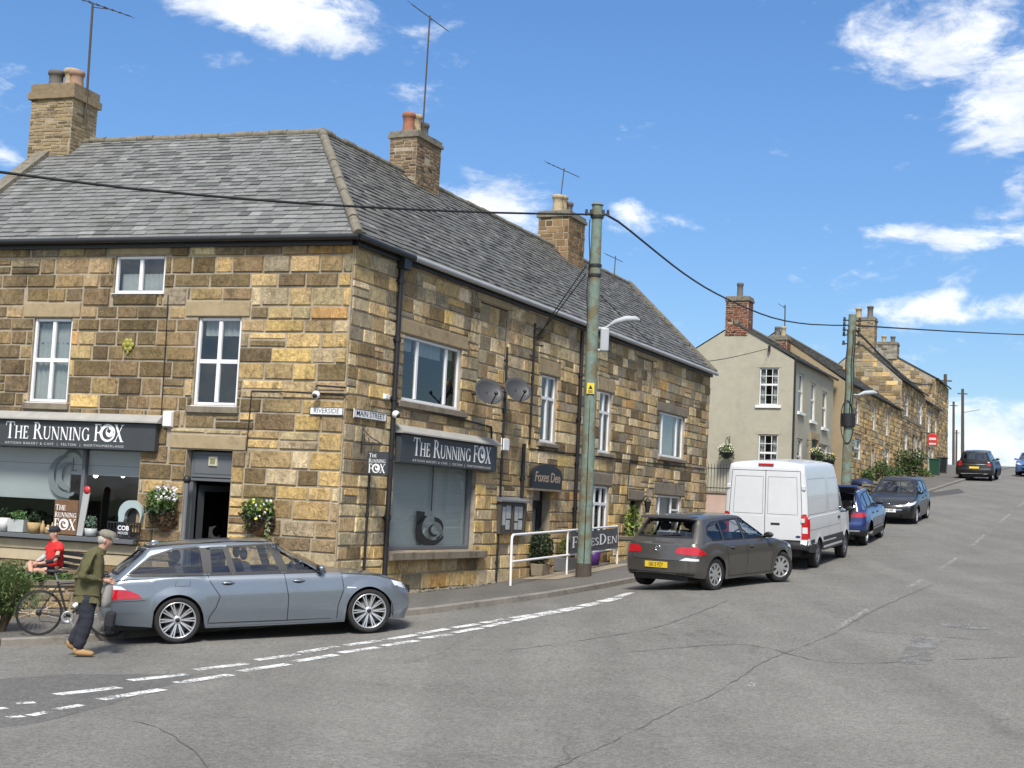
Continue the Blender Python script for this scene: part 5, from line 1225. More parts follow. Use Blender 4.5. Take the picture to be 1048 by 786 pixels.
# cream house
Qc = nplane(811.3, 420, -12.6); ezc = hit(811.8, 368, Qc, dR).z; apx_ = hit(754, 331, Qc, dR); rwc = -(apx_-Qc).dot(nR); rzc = apx_.z
def onG(Q, x, y): h = hit(x, y, Q, dR); return -(h-Q).dot(nR), h.z
def onF(Q, x, y): h = hit(x, y, Q, nR); return (h-Q).dot(dR), h.z
lnc = onF(Qc, 853, 400)[0]
gwin = []
for (x0, y0, x1, y1) in ((776.4, 376.5, 797.3, 414.3), (775, 445, 796.3, 486)):
    a, b = onG(Qc, x0, y1), onG(Qc, x1, y0); gwin.append((min(a[0], b[0]), max(a[0], b[0]), a[1], b[1]))
fwin = []
for (x0, y0, x1, y1) in ((817, 382.5, 822, 422), (829.5, 392, 834.3, 431), (841.5, 401, 846, 438), (815.5, 449, 820.5, 489), (838.5, 455, 846, 488)):
    a = onF(Qc, x0, (y0+y1)/2)[0]; b = onF(Qc, x1, (y0+y1)/2)[0]; z1 = onF(Qc, (x0+x1)/2, y0)[1]; z0 = onF(Qc, (x0+x1)/2, y1)[1]; fwin.append((a, b, z0, z1))
a, b = onF(Qc, 829, 470)[0], onF(Qc, 835.5, 470)[0]; fwin.append((a, b, gz(Qc.x, Qc.y)+.4, onF(Qc, 832, 450)[1], .12, 'door', m_green))
SASH6 = ((), (.5,), )
def win_sash(fr_, o, **k): pass
B6 = ((), (.55,))
cream, Fc, Gc = house('cream_house', 'cream rendered house with its gable end facing the road junction', Qc, lnc, rwc*2, ezc, rzc, m_cream, fwin, gwin, seed=3,
    chim=[(.35, .75, .95, hit(752, 304, Qc, dR).z-.1, 'red', [(0, .0, .13, .62, m_gclay)]), (lnc-.4, .7, .8, hit(800, 345, Qc, dR).z+.9, 'red', [(-.15, .1, .12, .45, m_gclay), (.15, -.1, .12, .5, m_buff)])])
for o in gwin:   # white stone sills and glazing bars of the gable windows
    s_ = MB(); s_.cbox(o[0]-.14, o[1]+.14, o[2]-.13, o[2]-.004, -.02, .07, .01, 0, (1, 1, 1), Gc); s_.build('window_sill', m_sash, cream)
    s_ = MB(); w_ = o[1]-o[0]; h_ = o[3]-o[2]
    for f_ in (1/3, 2/3): s_.box(o[0]+w_*f_-.012, o[0]+w_*f_+.012, o[2]+.05, o[3]-.05, -.085, -.045, 0, (1, 1, 1), Gc)
    for f_ in (.27, .78): s_.box(o[0]+.05, o[1]-.05, o[2]+h_*f_-.012, o[2]+h_*f_+.012, -.086, -.044, 0, (1, 1, 1), Gc)
    s_.build('glazing_bars', m_sash, cream)
for o in fwin[:5]:
    s_ = MB(); s_.cbox(o[0]-.12, o[1]+.12, o[2]-.13, o[2]-.004, -.02, .10, .01, 0, (1, 1, 1), Fc); s_.build('window_sill', m_sash, cream)
o = fwin[5]; s_ = MB(); s_.ext([(o[0]-.22, o[2]), (o[0]-.02, o[2]), (o[0]-.02, o[3]+.02), (o[1]+.02, o[3]+.02), (o[1]+.02, o[2]), (o[1]+.22, o[2]), (o[1]+.22, o[3]+.3), (o[0]-.22, o[3]+.3)], 0, .07, 0, (1, 1, 1), Fc); s_.build('door_surround', m_lintel, cream)
q0z = Vector((Qc.x, Qc.y, 0)); dpp = MB(); dpp.tube([q0z+nR*.06+UP*(gz(Qc.x, Qc.y)), q0z+nR*.06-dR*.02+UP*ezc], .04, 8); dpp.build('downpipe', m_black, cream)
# stone terrace
def plane_n_for(px, py, s):   # where the ray meets a plane across the street at distance s
    d = ray(px, py); t = s/(d.x*dR.x+d.y*dR.y); return d*t
sR1 = sn(Qc)[0]+lnc+.35; Q1 = plane_n_for(865.5, 430, sR1); n1 = sn(Q1)[1]
ez1 = hit(866.5, 391, Q1, dR).z
ln1 = onF(Q1, 921, 414)[0]
def fwins(Q, L_):
    out = []
    for q in L_:
        x0, y0, x1, y1 = q[:4]; a = onF(Q, x0, (y0+y1)/2)[0]; b = onF(Q, x1, (y0+y1)/2)[0]; z1 = onF(Q, (x0+x1)/2, y0)[1]; z0 = onF(Q, (x0+x1)/2, y1)[1]; out.append((a, b, z0, z1)+tuple(q[4:]))
    return out
def palY(t, z, rg): return pick(rg, dict(dark=.1, brown=.35, tan=1.0, yel=.9, orange=.35, pale=.4, grey=.2))
def palB2(t, z, rg): return pick(rg, dict(dark=.25, umber=.3, brown=.5, tan=.8, yel=.35, grey=.5))
m_wdoor = mat('white_door', (.7, .7, .68), .5)
w1 = fwins(Q1, [(875.5, 408.5, 879.5, 434), (892, 414.6, 896, 440), (905.8, 421.5, 909.3, 446), (873.5, 449.5, 881, 470), (904.5, 459.5, 909.8, 477), (891, 460, 894.3, 487, .12, 'door', m_wdoor)])
house('stone_cottage', 'yellow stone cottage with a plain tan gable end next to the cream house', Q1, ln1, 6.6, ez1, ez1+2.35, m_tan, w1, [], pal=None, seed=11)
def stone_front(Q, ln, zb, ez, ops, seed, pal, parent, lin=True):
    F = frame(Vector((Q.x, Q.y, 0))+nR*.02, dR, UP, nR); mb = MB(); backing(mb, F, 0, ln, zb, ez, ops, 0, .02); stones(mb, F, 0, ln, zb, ez, ops, pal, seed, hh=(.2, .3), ll=(.25, .6), mi=1); return mb.build('stone_facing', [m_mortar, m_stone2], parent)
cot = [o for o in scn.objects if o.name == 'stone_cottage'][0]
stone_front(Q1, ln1, gz(Q1.x, Q1.y)-.5, ez1-.02, [o[:2]+(o[2], o[3]+.24) for o in w1], 12, palY, cot)
sR2 = sn(Q1)[0]+ln1+.05; Q2 = plane_n_for(921.5, 440, sR2); ez2 = hit(921.5, 389, Q2, dR).z; ln2 = onF(Q2, 947, 410)[0]
a2 = hit(882, 352, Q2, dR); rw2 = -(a2-Q2).dot(nR); rz2 = a2.z; n2 = sn(Q2)[1]
w2_ = fwins(Q2, [(926, 404, 929.8, 426), (940, 411, 943.6, 435), (925.5, 442, 928.5, 463), (939.8, 448, 942.8, 469), (933.2, 445, 935.8, 478, .12, 'door', m_green), (936.4, 447, 938.6, 478, .12, 'door', m_wdoor)])
zc2 = hit(873, 327, Q2, dR).z
house('stone_house', 'tall gabled stone house behind the telegraph pole with a broad pale chimney stack', Q2, ln2, rw2*2, ez2, rz2, m_mortar, w2_, [], pal=palB2, seed=22, string=onF(Q2, 930, 431)[1],
    chim=[(.45, .9, 1.35, zc2, 'buff', [(0, -.35, .17, .7, m_gclay), (0, .3, .17, .6, m_buff)])])
sR3 = sn(Q2)[0]+ln2+.05; Q3 = plane_n_for(947.3, 440, sR3); ez3 = onF(Q3, 948, 411.5)[1]; ln3 = onF(Q3, 962, 421)[0]
w3_ = fwins(Q3, [(949.2, 421.5, 951.8, 443), (956.6, 427, 958.6, 446), (949.5, 458, 951.5, 482, .12, 'door', m_wdoor), (953, 459, 955.2, 476)])
house('stone_shop', 'stone house with a red sign on its front near the top of the hill', Q3, ln3, 7, ez3, ez3+1.8, m_mortar, w3_, [], pal=palB2, seed=33)
sR4 = sn(Q3)[0]+ln3+.3; Q4 = plane_n_for(957, 400, sR4); ez4 = hit(957, 387.5, Q4, dR).z; a4 = hit(908, 360, Q4, dR); rw4 = -(a4-Q4).dot(nR)
house('stone_house', 'last house of the row with its big stone gable rising behind the shop roof', Q4, 7, rw4*2, ez4, a4.z, m_mortar, [], [], pal=palB2, seed=44,
    chim=[(.4, 1.0, 1.3, hit(905, 352, Q4, dR).z, 'grey', [(0, -.3, .16, .45, m_gclay), (0, .3, .16, .5, m_buff)])])
# red tiled roof with chimney showing behind the cottage
sRb = sn(Q1)[0]+3; 
Qb = plane_n_for(862, 430, sR2+4); Qb = Qb-nR*7.5
zt_ = hit(838, 352, Qb, dR).z
def palT(rg, u, v): f = rg.uniform(.7, 1.2); return (.26*f, .085*f, .05*f)
house('brick_house', 'house with a red tiled roof showing behind the stone row', Qb, 7, 9, zt_-3.0, zt_, m_cream, [], [], roofpal=palT, seed=5, chim=[(1.0, .8, .9, hit(835.5, 333, Qb, dR).z, 'red', [(0, 0, .2, .6, m_buff)])])
hb = [o for o in scn.objects if o.name == 'brick_house'][0]
# ------------------------------------------------------------------ poles
m_gpole = mat('pale_green_paint', (.16, .215, .175), .8, .3, 7, .4, 30, dirt=((.15, .125, .07), 2.6, .47, .60, .9))
m_tarp = mat('creosoted_wood', (.075, .06, .045), .85, .3, 6, .3, 30)
m_lampb = mat('lamp_grey', (.38, .40, .42), .5, .08, 4)
def px_at(px, py, P):   # point on the vertical line through P seen at image row py (uses distance of P)
    d = ray(px, py); t = math.hypot(P.x, P.y)/math.hypot(d.x, d.y); return d*t
pb = gnd(597, 590, KH); pt1 = px_at(611.5, 210, pb)
pole = thing('telegraph_pole', 'nearest telegraph pole with peeling pale green paint and a yellow sign on the pavement', 'pole', pb)
b = MB(); b.tube([pb-UP*.1, pb.lerp(pt1, .05), pb.lerp(pt1, .5), pb.lerp(pt1, .97), pt1], [.17, .165, .145, .12, .12], 20)
b.tube([pt1, pt1+UP*.05], [.15, .10], 16); b.build('pole_shaft', m_gpole, pole)
b = MB(); b.tube([pb-UP*.06, pb+(pt1-pb)*.035], [.185, .178], 20); b.build('dark_base', m_tarp, pole)
ax = (pt1-pb).normalized(); tov = (Vector((0, 0, 0))-pb); tov.z = 0; tov.normalize(); rgt = Vector((-tov.y, tov.x, 0)); 
def onpole(py): return px_at(597+(590-py)*14.5/380, py, pb)
for py in (222, 282, 272): q = onpole(py); b = MB(); b.tube([q-ax*.03, q+ax*.03], .155, 16); b.build('pole_band', m_black, pole)
for sgn in (-1, 1):
    q = onpole(219); b = MB(); b.tube([q, q-rgt*sgn*.27], .025, 8)
    for o__, r1_ in ((.14, .045), (.25, .04)): b.tube([q-rgt*sgn*o__-UP*.04, q-rgt*sgn*o__+UP*.10], [r1_, r1_*.7], 10)
    b.build('insulator', m_black, pole)

b = MB(); q = onpole(398); M = frame(q+tov*.16, -rgt if rgt.x < 0 else rgt, UP, tov); b.box(-.085, .085, -.125, .125, 0, .012, M=M); ys = b.build('warning_sign', mat('yellow_sign', (.75, .55, .02), .5), pole)
b = MB(); b.ext([(-.05, -.02), (.05, -.02), (0, .08)], .012, .015, M=M); b.box(-.055, .055, -.10, -.08, .012, .015, M=M); b.box(-.055, .055, -.065, -.05, .012, .015, M=M); b.build('sign_symbol', m_black, ys)
b = MB(); pts = [onpole(py)+rgt*(-.15)+tov*.02+rgt*.02*math.sin(py*.1) for py in range(225, 345, 8)]; b.tube(pts, .014, 6); b.tube([onpole(py)+rgt*(.0)*1+tov*.17*(1-(590-py)/900) for py in (590, 500, 410)], .012, 6); b.build('pole_cable', m_cable, pole)
# street lamp bracketed to the pole
q = onpole(345); rx = Vector((crt.x, crt.y, 0)).normalized()
lamp = thing('street_lamp', 'grey street lamp arm with control box fixed to the green telegraph pole', 'lamp', q)
b = MB(); M = frame(q+rx*.28, rx, UP, -Vector((rx.y*-1, rx.x, 0))); b.box(-.10, .10, -.32, .22, -.08, .08, M=M); b.build('control_box', m_lampb, lamp, bevel=.03)
b = MB(); b.tube([q+rx*.1-UP*.3, q+rx*.2-UP*.3], .04, 8); b.tube([q+rx*.1+UP*.2, q+rx*.3+UP*.23, q+rx*.45+UP*.34], .03, 8); b.build('lamp_arm', m_lampb, lamp)
b = MB(); b.tube([q+rx*.40+UP*.31, q+rx*.52+UP*.38, q+rx*.76+UP*.46, q+rx*.98+UP*.47, q+rx*1.08+UP*.45], [.035, .06, .08, .065, .02], 14, sx=1.0); b.build('lamp_head', m_lampb, lamp)
# second green pole
pb2 = nplane(866, 475, -10.4); pb2.z = gz(pb2.x, pb2.y)+KH; pt2 = px_at(872.5, 322, pb2)
pole2 = thing('telegraph_pole', 'second green telegraph pole crowded with wires in front of the yellow cottage', 'pole', pb2)
b = MB(); b.tube([pb2-UP*.1, pb2.lerp(pt2, .5), pt2], [.2, .17, .15], 16); b.build('pole_shaft', m_gpole, pole2)
b = MB(); rg = random.Random(4)
for py in (328, 333, 338, 343, 352):
    q = px_at(872.3-(py-322)*.042, py, pb2)
    for sgn in (-1, 1): b.tube([q, q+rx*sgn*.34], .025, 6); b.tube([q+rx*sgn*.3-UP*.05, q+rx*sgn*.3+UP*.12], [.06, .04], 8)
for py in (430, 434, 426): q = px_at(868, py, pb2); b.tube([q-UP*.1, q+UP*.1], .28, 12)
b.tube([px_at(868+6*math.cos(a)*1.1, 432+22*math.sin(a), pb2)-dR*.2 for a in [i/20*6.283 for i in range(20)]], .02, 5, closed=True)
for o_ in (-.1, .12, .2): b.tube([px_at(871-(py-340)*.04, py, pb2)+rx*(o_+.02*math.sin(py*.13))-dR*.2 for py in range(338, 430, 6)], .022, 5)
b.build('cable_fittings', m_cable, pole2)
q = px_at(869, 404, pb2); lamp2 = thing('street_lamp', 'small street lamp arm on the second green pole', 'lamp', q)
b = MB(); b.tube([q, q+rx*.4+UP*.02], .03, 6); b.build('lamp_arm', m_lampb, lamp2)
b = MB(); b.tube([q+rx*.35, q+rx*.6+UP*.10, q+rx*.95+UP*.14, q+rx*1.1+UP*.12], [.04, .09, .09, .03], 10); b.build('lamp_head', m_lampb, lamp2)
# poles along the crest
for (px, pty, Z, r_, lab, arm) in ((967.5, 383, 104, .15, 'tall dark pole at the far end of the stone row', 0), (985.2, 398, 140, .17, 'dark pole behind the black sport utility car with a short lamp arm', 1), (976, 411, 170, .17, 'thinner pole between the two tall ones beyond the crest', 0), (979, 440, 230, .18, 'shortest pole far beyond the crest', 0)):
    d = ray(px, 486); P = d*(Z/d.y); P.z = gz(P.x, P.y)-.1; T_ = px_at(px, pty, P)
    po = thing('telegraph_pole', lab, 'pole', P, group='poles at the crest of the hill'); b = MB(); b.tube([P, T_], [r_*1.15, r_*.85], 8); b.build('pole_shaft', m_tarp, po)
    b = MB(); b.tube([T_-UP*.5-rx*.5, T_-UP*.5+rx*.5], .06, 6); b.build('crossbar', m_tarp, po)
    if arm: b = MB(); b.tube([T_-UP*(T_.z-P.z)*.27, T_-UP*(T_.z-P.z)*.27+rx*1.8+UP*.4], .07, 6); b.build('lamp_arm', m_lampb, po)
# ------------------------------------------------------------------ overhead wires
def wire(pts, r_, label, name='overhead_wire'):
    P = [ray(x, y)*(Z/ray(x, y).y) for x, y, Z in pts]; P = catmull(P, 1.2) if len(P) > 2 else P
    b = MB(); b.tube(P, r_, 6); tag(b.build(name, m_cable), label, 'wire')
zp = pb.y; zp2 = pb2.y
wire([(-70, 166, 20), (0, 176, 20.8), (130, 192.5, 21.8), (262, 204.5, 23), (367, 211.5, 24.4), (500, 217.5, 28), (608, 219.5, zp)], .024, 'thick black wire crossing the slate roof from the left edge to the nearest pole')
wire([(616, 219.5, zp), (633, 227, zp+1), (700, 280, zp+7), (742, 305, zp+12), (790, 325, zp+17), (830, 332, zp+20), (870, 333, zp2)], .026, 'black wire sagging between the two green telegraph poles')
wire([(873, 333, zp2), (930, 336.5, 62), (990, 340, 72), (1048, 342.5, 82), (1120, 345, 96)], .035, 'black wire running from the second pole out to the right edge')
wire([(874, 336, zp2), (890, 352, 60), (906, 368, 66), (935, 392, 78), (966, 392, 103)], .045, 'black wire slanting down from the second pole over the stone roofs')
brk = FR @ Vector((8.33, 3.95, .12))
for (py0, e) in ((272, .0), (280, .12)):
    b = MB(); b.tube(catmull([px_at(600, py0, pb), px_at(580, py0+25, pb).lerp(brk, .45), brk+UP*e], .6), .014, 5); tag(b.build('service_wire', m_cable), 'thin wire from the nearest pole to the wall bracket, ' + ('upper' if e else 'lower') + ' of two', 'wire')
b = MB(); gq = hit(788, 357, Qc, dR)-dR*.06; b.tube(catmull([px_at(603, 292, pb), ray(700, 369)*(46/ray(700, 369).y), gq], 1.0), .014, 5); tag(b.build('service_wire', m_cable), 'thin wire reaching the upper cream gable', 'wire')
b = MB()
for z in (-.08, .0, .08): b.tube([gq+UP*z, gq+UP*z-dR*.1], .05, 8)
tag(b.build('wall_insulator', m_black), 'cluster of black insulators high on the cream gable', 'insulator')
# ------------------------------------------------------------------ foliage helper, shrubs and small things up the hill
def leaves(mb, c, rx_, ry_, rz_, n, sz, pal, rg, shell=.55, mi=0, flat=1.0):
    for _ in range(n):
        while True:
            p = Vector((rg.uniform(-1, 1), rg.uniform(-1, 1), rg.uniform(-1, 1)))
            if shell < p.length < 1: break
        q = Vector((c[0]+p.x*rx_, c[1]+p.y*ry_, c[2]+p.z*rz_)); s_ = sz*rg.uniform(.6, 1.4)
        u = Vector((rg.gauss(0, 1), rg.gauss(0, 1), rg.gauss(0, 1))).normalized(); v = u.cross(Vector((rg.gauss(0, 1), rg.gauss(0, 1), rg.gauss(0, 1)))).normalized()
        f = rg.uniform(.65, 1.35); k_ = rg.choice(pal); mb.add([q-u*s_, q+v*s_*.5, q+u*s_, q-v*s_*.5], [(0, 1, 2, 3)], mi, (k_[0]*f, k_[1]*f, k_[2]*f))
GREENS = [(.05, .09, .02), (.07, .12, .03), (.035, .065, .018), (.10, .15, .05)]
DARKG = [(.02, .04, .015), (.03, .055, .02), (.015, .028, .012)]
m_stem = mat('stems', (.09, .065, .035), .9, .2, 6)
def bush(name, label, c, rx_, ry_, rz_, n, sz, pal, seed, cat='shrub', lumps=7, group=None):
    rg = random.Random(seed); root = thing(name, label, cat, Vector((c[0], c[1], c[2])), group=group); b = MB()
    for i in range(lumps):
        a = rg.uniform(0, 6.283); r_ = rg.uniform(0, .6); b2 = (c[0]+rx_*r_*math.cos(a), c[1]+ry_*r_*math.sin(a), c[2]+rz_*rg.uniform(.5, 1.25)); k_ = rg.uniform(.4, .65)
        leaves(b, b2, rx_*k_, ry_*k_, rz_*k_, n//lumps, sz, pal, rg, .3)
    b.build('foliage', m_leaf, root); b = MB()
    for i in range(6):
        a = rg.uniform(0, 6.283); b.tube([Vector((c[0], c[1], c[2]-.05)), Vector((c[0]+rx_*.3*math.cos(a), c[1]+ry_*.3*math.sin(a), c[2]+rz_*.6)), Vector((c[0]+rx_*.6*math.cos(a), c[1]+ry_*.6*math.sin(a), c[2]+rz_*1.2))], [.03, .02, .008], 5)
    b.build('stems', m_stem, root); return root
def base_at(px, py, n):   # ground point on the line n = const seen at image column px
    q = nplane(px, py, n); return Vector((q.x, q.y, gz(q.x, q.y)))
c = base_at(933, 480, n2+1.1); bush('round_shrub', 'big dark green shrub in front of the tall stone house', (c.x, c.y, c.z+.1), 1.0, 1.3, 1.0, 1500, .07, GREENS+DARKG, 7)
c = base_at(946, 482, n2+1.0); bush('low_shrub', 'low pale green shrub beside the paved ramp', (c.x, c.y, c.z), .6, .7, .35, 500, .06, [(.09, .14, .03), (.12, .17, .05)], 8)
for i, (px, n_, r_, h_, lab) in enumerate(((897, .9, .7, .75, 'loose shrub by the white cottage door'), (888, 1.1, .5, .5, 'small green plant left of the white cottage door'), (908, 1.0, .55, .55, 'leafy plant under the right hand cottage window'), (915, 1.1, .5, .45, 'trailing plant at the end of the cottage wall'))):
    c = base_at(px, 480, n1+n_); bush('garden_plant', lab, (c.x, c.y, c.z+.35), r_, r_*1.2, h_, 500, .06, GREENS, 20+i, 'plant')
wl = MB(); p0, p1 = base_at(872, 495, n1+1.7), base_at(919, 490, n1+1.7); s0, s1 = sn(p0)[0], sn(p1)[0]
M = frame(nR*(n1+1.7), dR, UP, nR)
for i in range(6):
    a = s0+(s1-s0)*i/6; b_ = s0+(s1-s0)*(i+1)/6; zz = gz(*W((a+b_)/2, n1+1.7).xy); backing(wl, M, a, b_, zz-.5, zz+.55, [], 0); stones(wl, M, a, b_, zz-.1, zz+.52, [], palB2, 90+i, mi=1)
    wl.box(a, b_, zz+.52, zz+.62, -.3, .06, 2, (1, 1, 1), M); wl.add([(a, zz-.5, -.25), (b_, zz-.5, -.25), (b_, zz+.55, -.25), (a, zz+.55, -.25)], [(3, 2, 1, 0)], 0, M=M)
tag(wl.build('garden_wall', [m_mortar, m_stone2, m_lintg]), 'low stone garden wall in front of the yellow cottage', 'wall')
c = base_at(882, 494, n1+1.2); b = MB(); rg = random.Random(3)
b.blob((c.x, c.y, c.z+.62), .5, .8, .26, 16, 9, jit=.08, rng=rg); tag(b.build('covered_bundle', mat('dark_blue_cover', (.015, .025, .07), .5, .2, 4)), 'dark blue covered bundle behind the low garden wall', 'bundle')
# wheelie bins by the ramp
for (px, mt, lab) in ((956.5, mat('bin_green', (.015, .07, .04), .5), 'green wheeled bin at the foot of the stone shop'), (964, m_trim, 'black wheeled bin beside the green one')):
    c = base_at(px, 482, n2+1.2); bn = thing('wheeled_bin', lab, 'bin', c, group='wheeled bins'); M = Matrix.Translation(c) @ Matrix.Rotation(math.pi/2-B_, 4, 'Z')
    b = MB(); b.add([(-.25, -.24, .1), (.25, -.24, .1), (.25, .24, .1), (-.25, .24, .1), (-.36, -.29, 1.0), (.33, -.29, 1.0), (.33, .29, 1.0), (-.36, .29, 1.0)], [(3, 2, 1, 0), (4, 5, 6, 7), (0, 1, 5, 4), (1, 2, 6, 5), (2, 3, 7, 6), (3, 0, 4, 7)], M=M); b.build('bin_body', mt, bn, bevel=.02)
    b = MB(); b.box(-.40, .36, -.32, .32, 1.0, 1.07, M=M); b.build('lid', mt, bn, bevel=.02)
    b = MB(); b.lathe([(.1, -.3), (.1, .3)], 14, M=M @ Matrix.Translation((-.2, 0, .1)) @ Matrix.Rotation(math.pi/2, 4, 'X')); b.build('bin_wheels', m_tyre, bn)
# red projecting sign
q = nplane(954.5, 450, sn(Q3)[1]+.7); sg_ = thing('hanging_sign', 'red projecting sign on the stone shop front', 'sign', q)
M = frame(q, nR, UP, -dR); b = MB(); b.box(-.26, .26, -.34, .34, -.04, .04, M=M); b.build('sign_board', mat('sign_red', (.55, .03, .03), .4), sg_, bevel=.02)
b = MB(); b.box(-.7, .3, .38, .43, -.03, .03, M=M); b.box(-.70, -.65, -.1, .5, -.03, .03, M=M); b.build('sign_bracket', m_black, sg_)
b = MB(); b.box(-.2, .2, -.02, .12, .04, .05, M=M); b.box(-.2, .2, -.30, -.2, .04, .05, M=M); b.build('sign_panel', mat('pale_panel', (.7, .6, .58), .5), sg_)
# iron railing and pink wall beside the stone building
sA = sn(C0)[0]+TE+.6; q0 = W(sA, -13.4); q1 = Qc-dR*.4
zr = hit(732, 505, q0.lerp(q1, .4), nR).z
sA_ = sn(Qc)[0]-3.5; nA, nB = -16.5, -11.6; M = frame(dR*sA_, nR, UP, -dR); zt_ = hit(732, 505, dR*sA_, dR).z; zg0 = gz(*W(sA_, -12).xy)-.8
b = MB(); b.box(nA, nB, zg0, zt_, -.25, 0, M=M); b.box(nA-.03, nB+.03, zt_, zt_+.09, -.3, .05, 1, M=M)
tag(b.build('boundary_wall', [mat('pink_render', (.50, .36, .29), .9, .15, 2), m_lintg], bevel=.01), 'pink rendered boundary wall between the stone building and the cream house', 'wall')
rl = thing('iron_railing', 'black iron railing standing on the pink wall', 'railing', W(sA_, (nA+nB)/2, zt_+.09)); b = MB()
b.box(nA, nB, zt_+.2, zt_+.23, -.14, -.11, M=M); b.box(nA, nB, zt_+.95, zt_+.98, -.14, -.11, M=M); b.build('rails', m_black, rl)
s_ = nA+.05
while s_ < nB:
    b = MB(); b.tube([M @ Vector((s_, zt_+.09, -.125)), M @ Vector((s_, zt_+1.08, -.125)), M @ Vector((s_, zt_+1.16, -.125))], [.012, .012, .002], 6); b.build('bar', m_black, rl); s_ += .12
# hanging baskets of the cream house
def basket(q, out, label, seed, n=260, r_=.26, flowers=((.6, .5, .1), (.7, .7, .7)), hang=True, group=None, pal=GREENS, fl=.25):
    rg = random.Random(seed); hb_ = thing('hanging_basket', label, 'basket', q, group=group); b = MB(); leaves(b, (q.x, q.y, q.z+.08), r_, r_, r_*.75, n, .045, pal, rg, .2)
    for i in range(7): a = rg.uniform(0, 6.28); leaves(b, (q.x+r_*.8*math.cos(a), q.y+r_*.8*math.sin(a), q.z-.05-rg.uniform(0, .2)), .07, .07, .14, n//20, .035, pal, rg, 0)
    for k_ in range(int(n*fl)):
        a = rg.uniform(0, 6.28); e = rg.uniform(.1, 1.2); p = Vector((q.x+r_*1.0*math.cos(a)*math.cos(e), q.y+r_*math.sin(a)*math.cos(e), q.z+.08+r_*.8*math.sin(e))); c_ = rg.choice(flowers); u = Vector((rg.gauss(0, 1), rg.gauss(0, 1), rg.gauss(0, 1))).normalized(); v = u.orthogonal().normalized(); b.add([p-u*.028, p-v*.028, p+u*.028, p+v*.028], [(0, 1, 2, 3)], 0, c_)
    b.build('flowers', m_leaf, hb_)
    b = MB(); b.lathe([(r_*.85, 0), (r_*.8, -.08), (r_*.6, -.18), (r_*.3, -.25), (0, -.27)], 16, M=Matrix.Translation(q)); b.build('basket_bowl', m_trim, hb_)
    if hang:
        b = MB(); top = q+UP*.62
        for i in range(3): a = i*2.094; b.tube([q+Vector((r_*.8*math.cos(a), r_*.8*math.sin(a), 0)), top], .006, 4)
        b.tube([top, top-out*.42], .012, 5); b.tube([top-out*.42+UP*.08, top-out*.42-UP*.3], .012, 5); b.tube([top-out*.42-UP*.28, top-out*.12], .008, 5); b.build('bracket', m_black, hb_)
    return hb_
q = hit(743.5, 463, Qc-dR*.45, dR); basket(q, -dR, 'hanging basket on the cream gable', 51, r_=.34)
for i, (px, py, lab) in enumerate(((836, 466, 'hanging basket by the cream house door'), (848, 471, 'hanging basket at the far corner of the cream house'))):
    q = hit(px, py, Qc+nR*.5, nR); basket(q, nR, lab, 52+i, r_=.32)
# ------------------------------------------------------------------ lettering with serifs
def arcpts(cx, cy, rx_, ry_, a0, a1, n=14): return [(cx+rx_*math.cos(R(a0+(a1-a0)*i/n)), cy+ry_*math.sin(R(a0+(a1-a0)*i/n))) for i in range(n+1)]
TK, TN, SF = .15, .065, .05
def bar_(x0, y0, x1, y1, w): # slanted stroke with horizontal ends
    return [(x0-w/2, y0), (x0+w/2, y0), (x1+w/2, y1), (x1-w/2, y1)]
def stem(x, y0=0, y1=1, w=TK, s0=True, s1=True):
    o = [[(x-w/2, y0), (x+w/2, y0), (x+w/2, y1), (x-w/2, y1)]]
    if s0: o.append([(x-w/2-.085, y0), (x+w/2+.085, y0), (x+w/2+.05, y0+SF), (x-w/2-.05, y0+SF)])
    if s1: o.append([(x-w/2-.05, y1-SF), (x+w/2+.05, y1-SF), (x+w/2+.085, y1), (x-w/2-.085, y1)])
    return o
def hb(x0, x1, y, w=TN): return [(x0, y-w/2), (x1, y-w/2), (x1, y+w/2), (x0, y+w/2)]
def ring_(cx, cy, ro, ri, a0, a1): return arcpts(cx, cy, *ro, a0, a1)+arcpts(cx, cy, *ri, a1, a0)
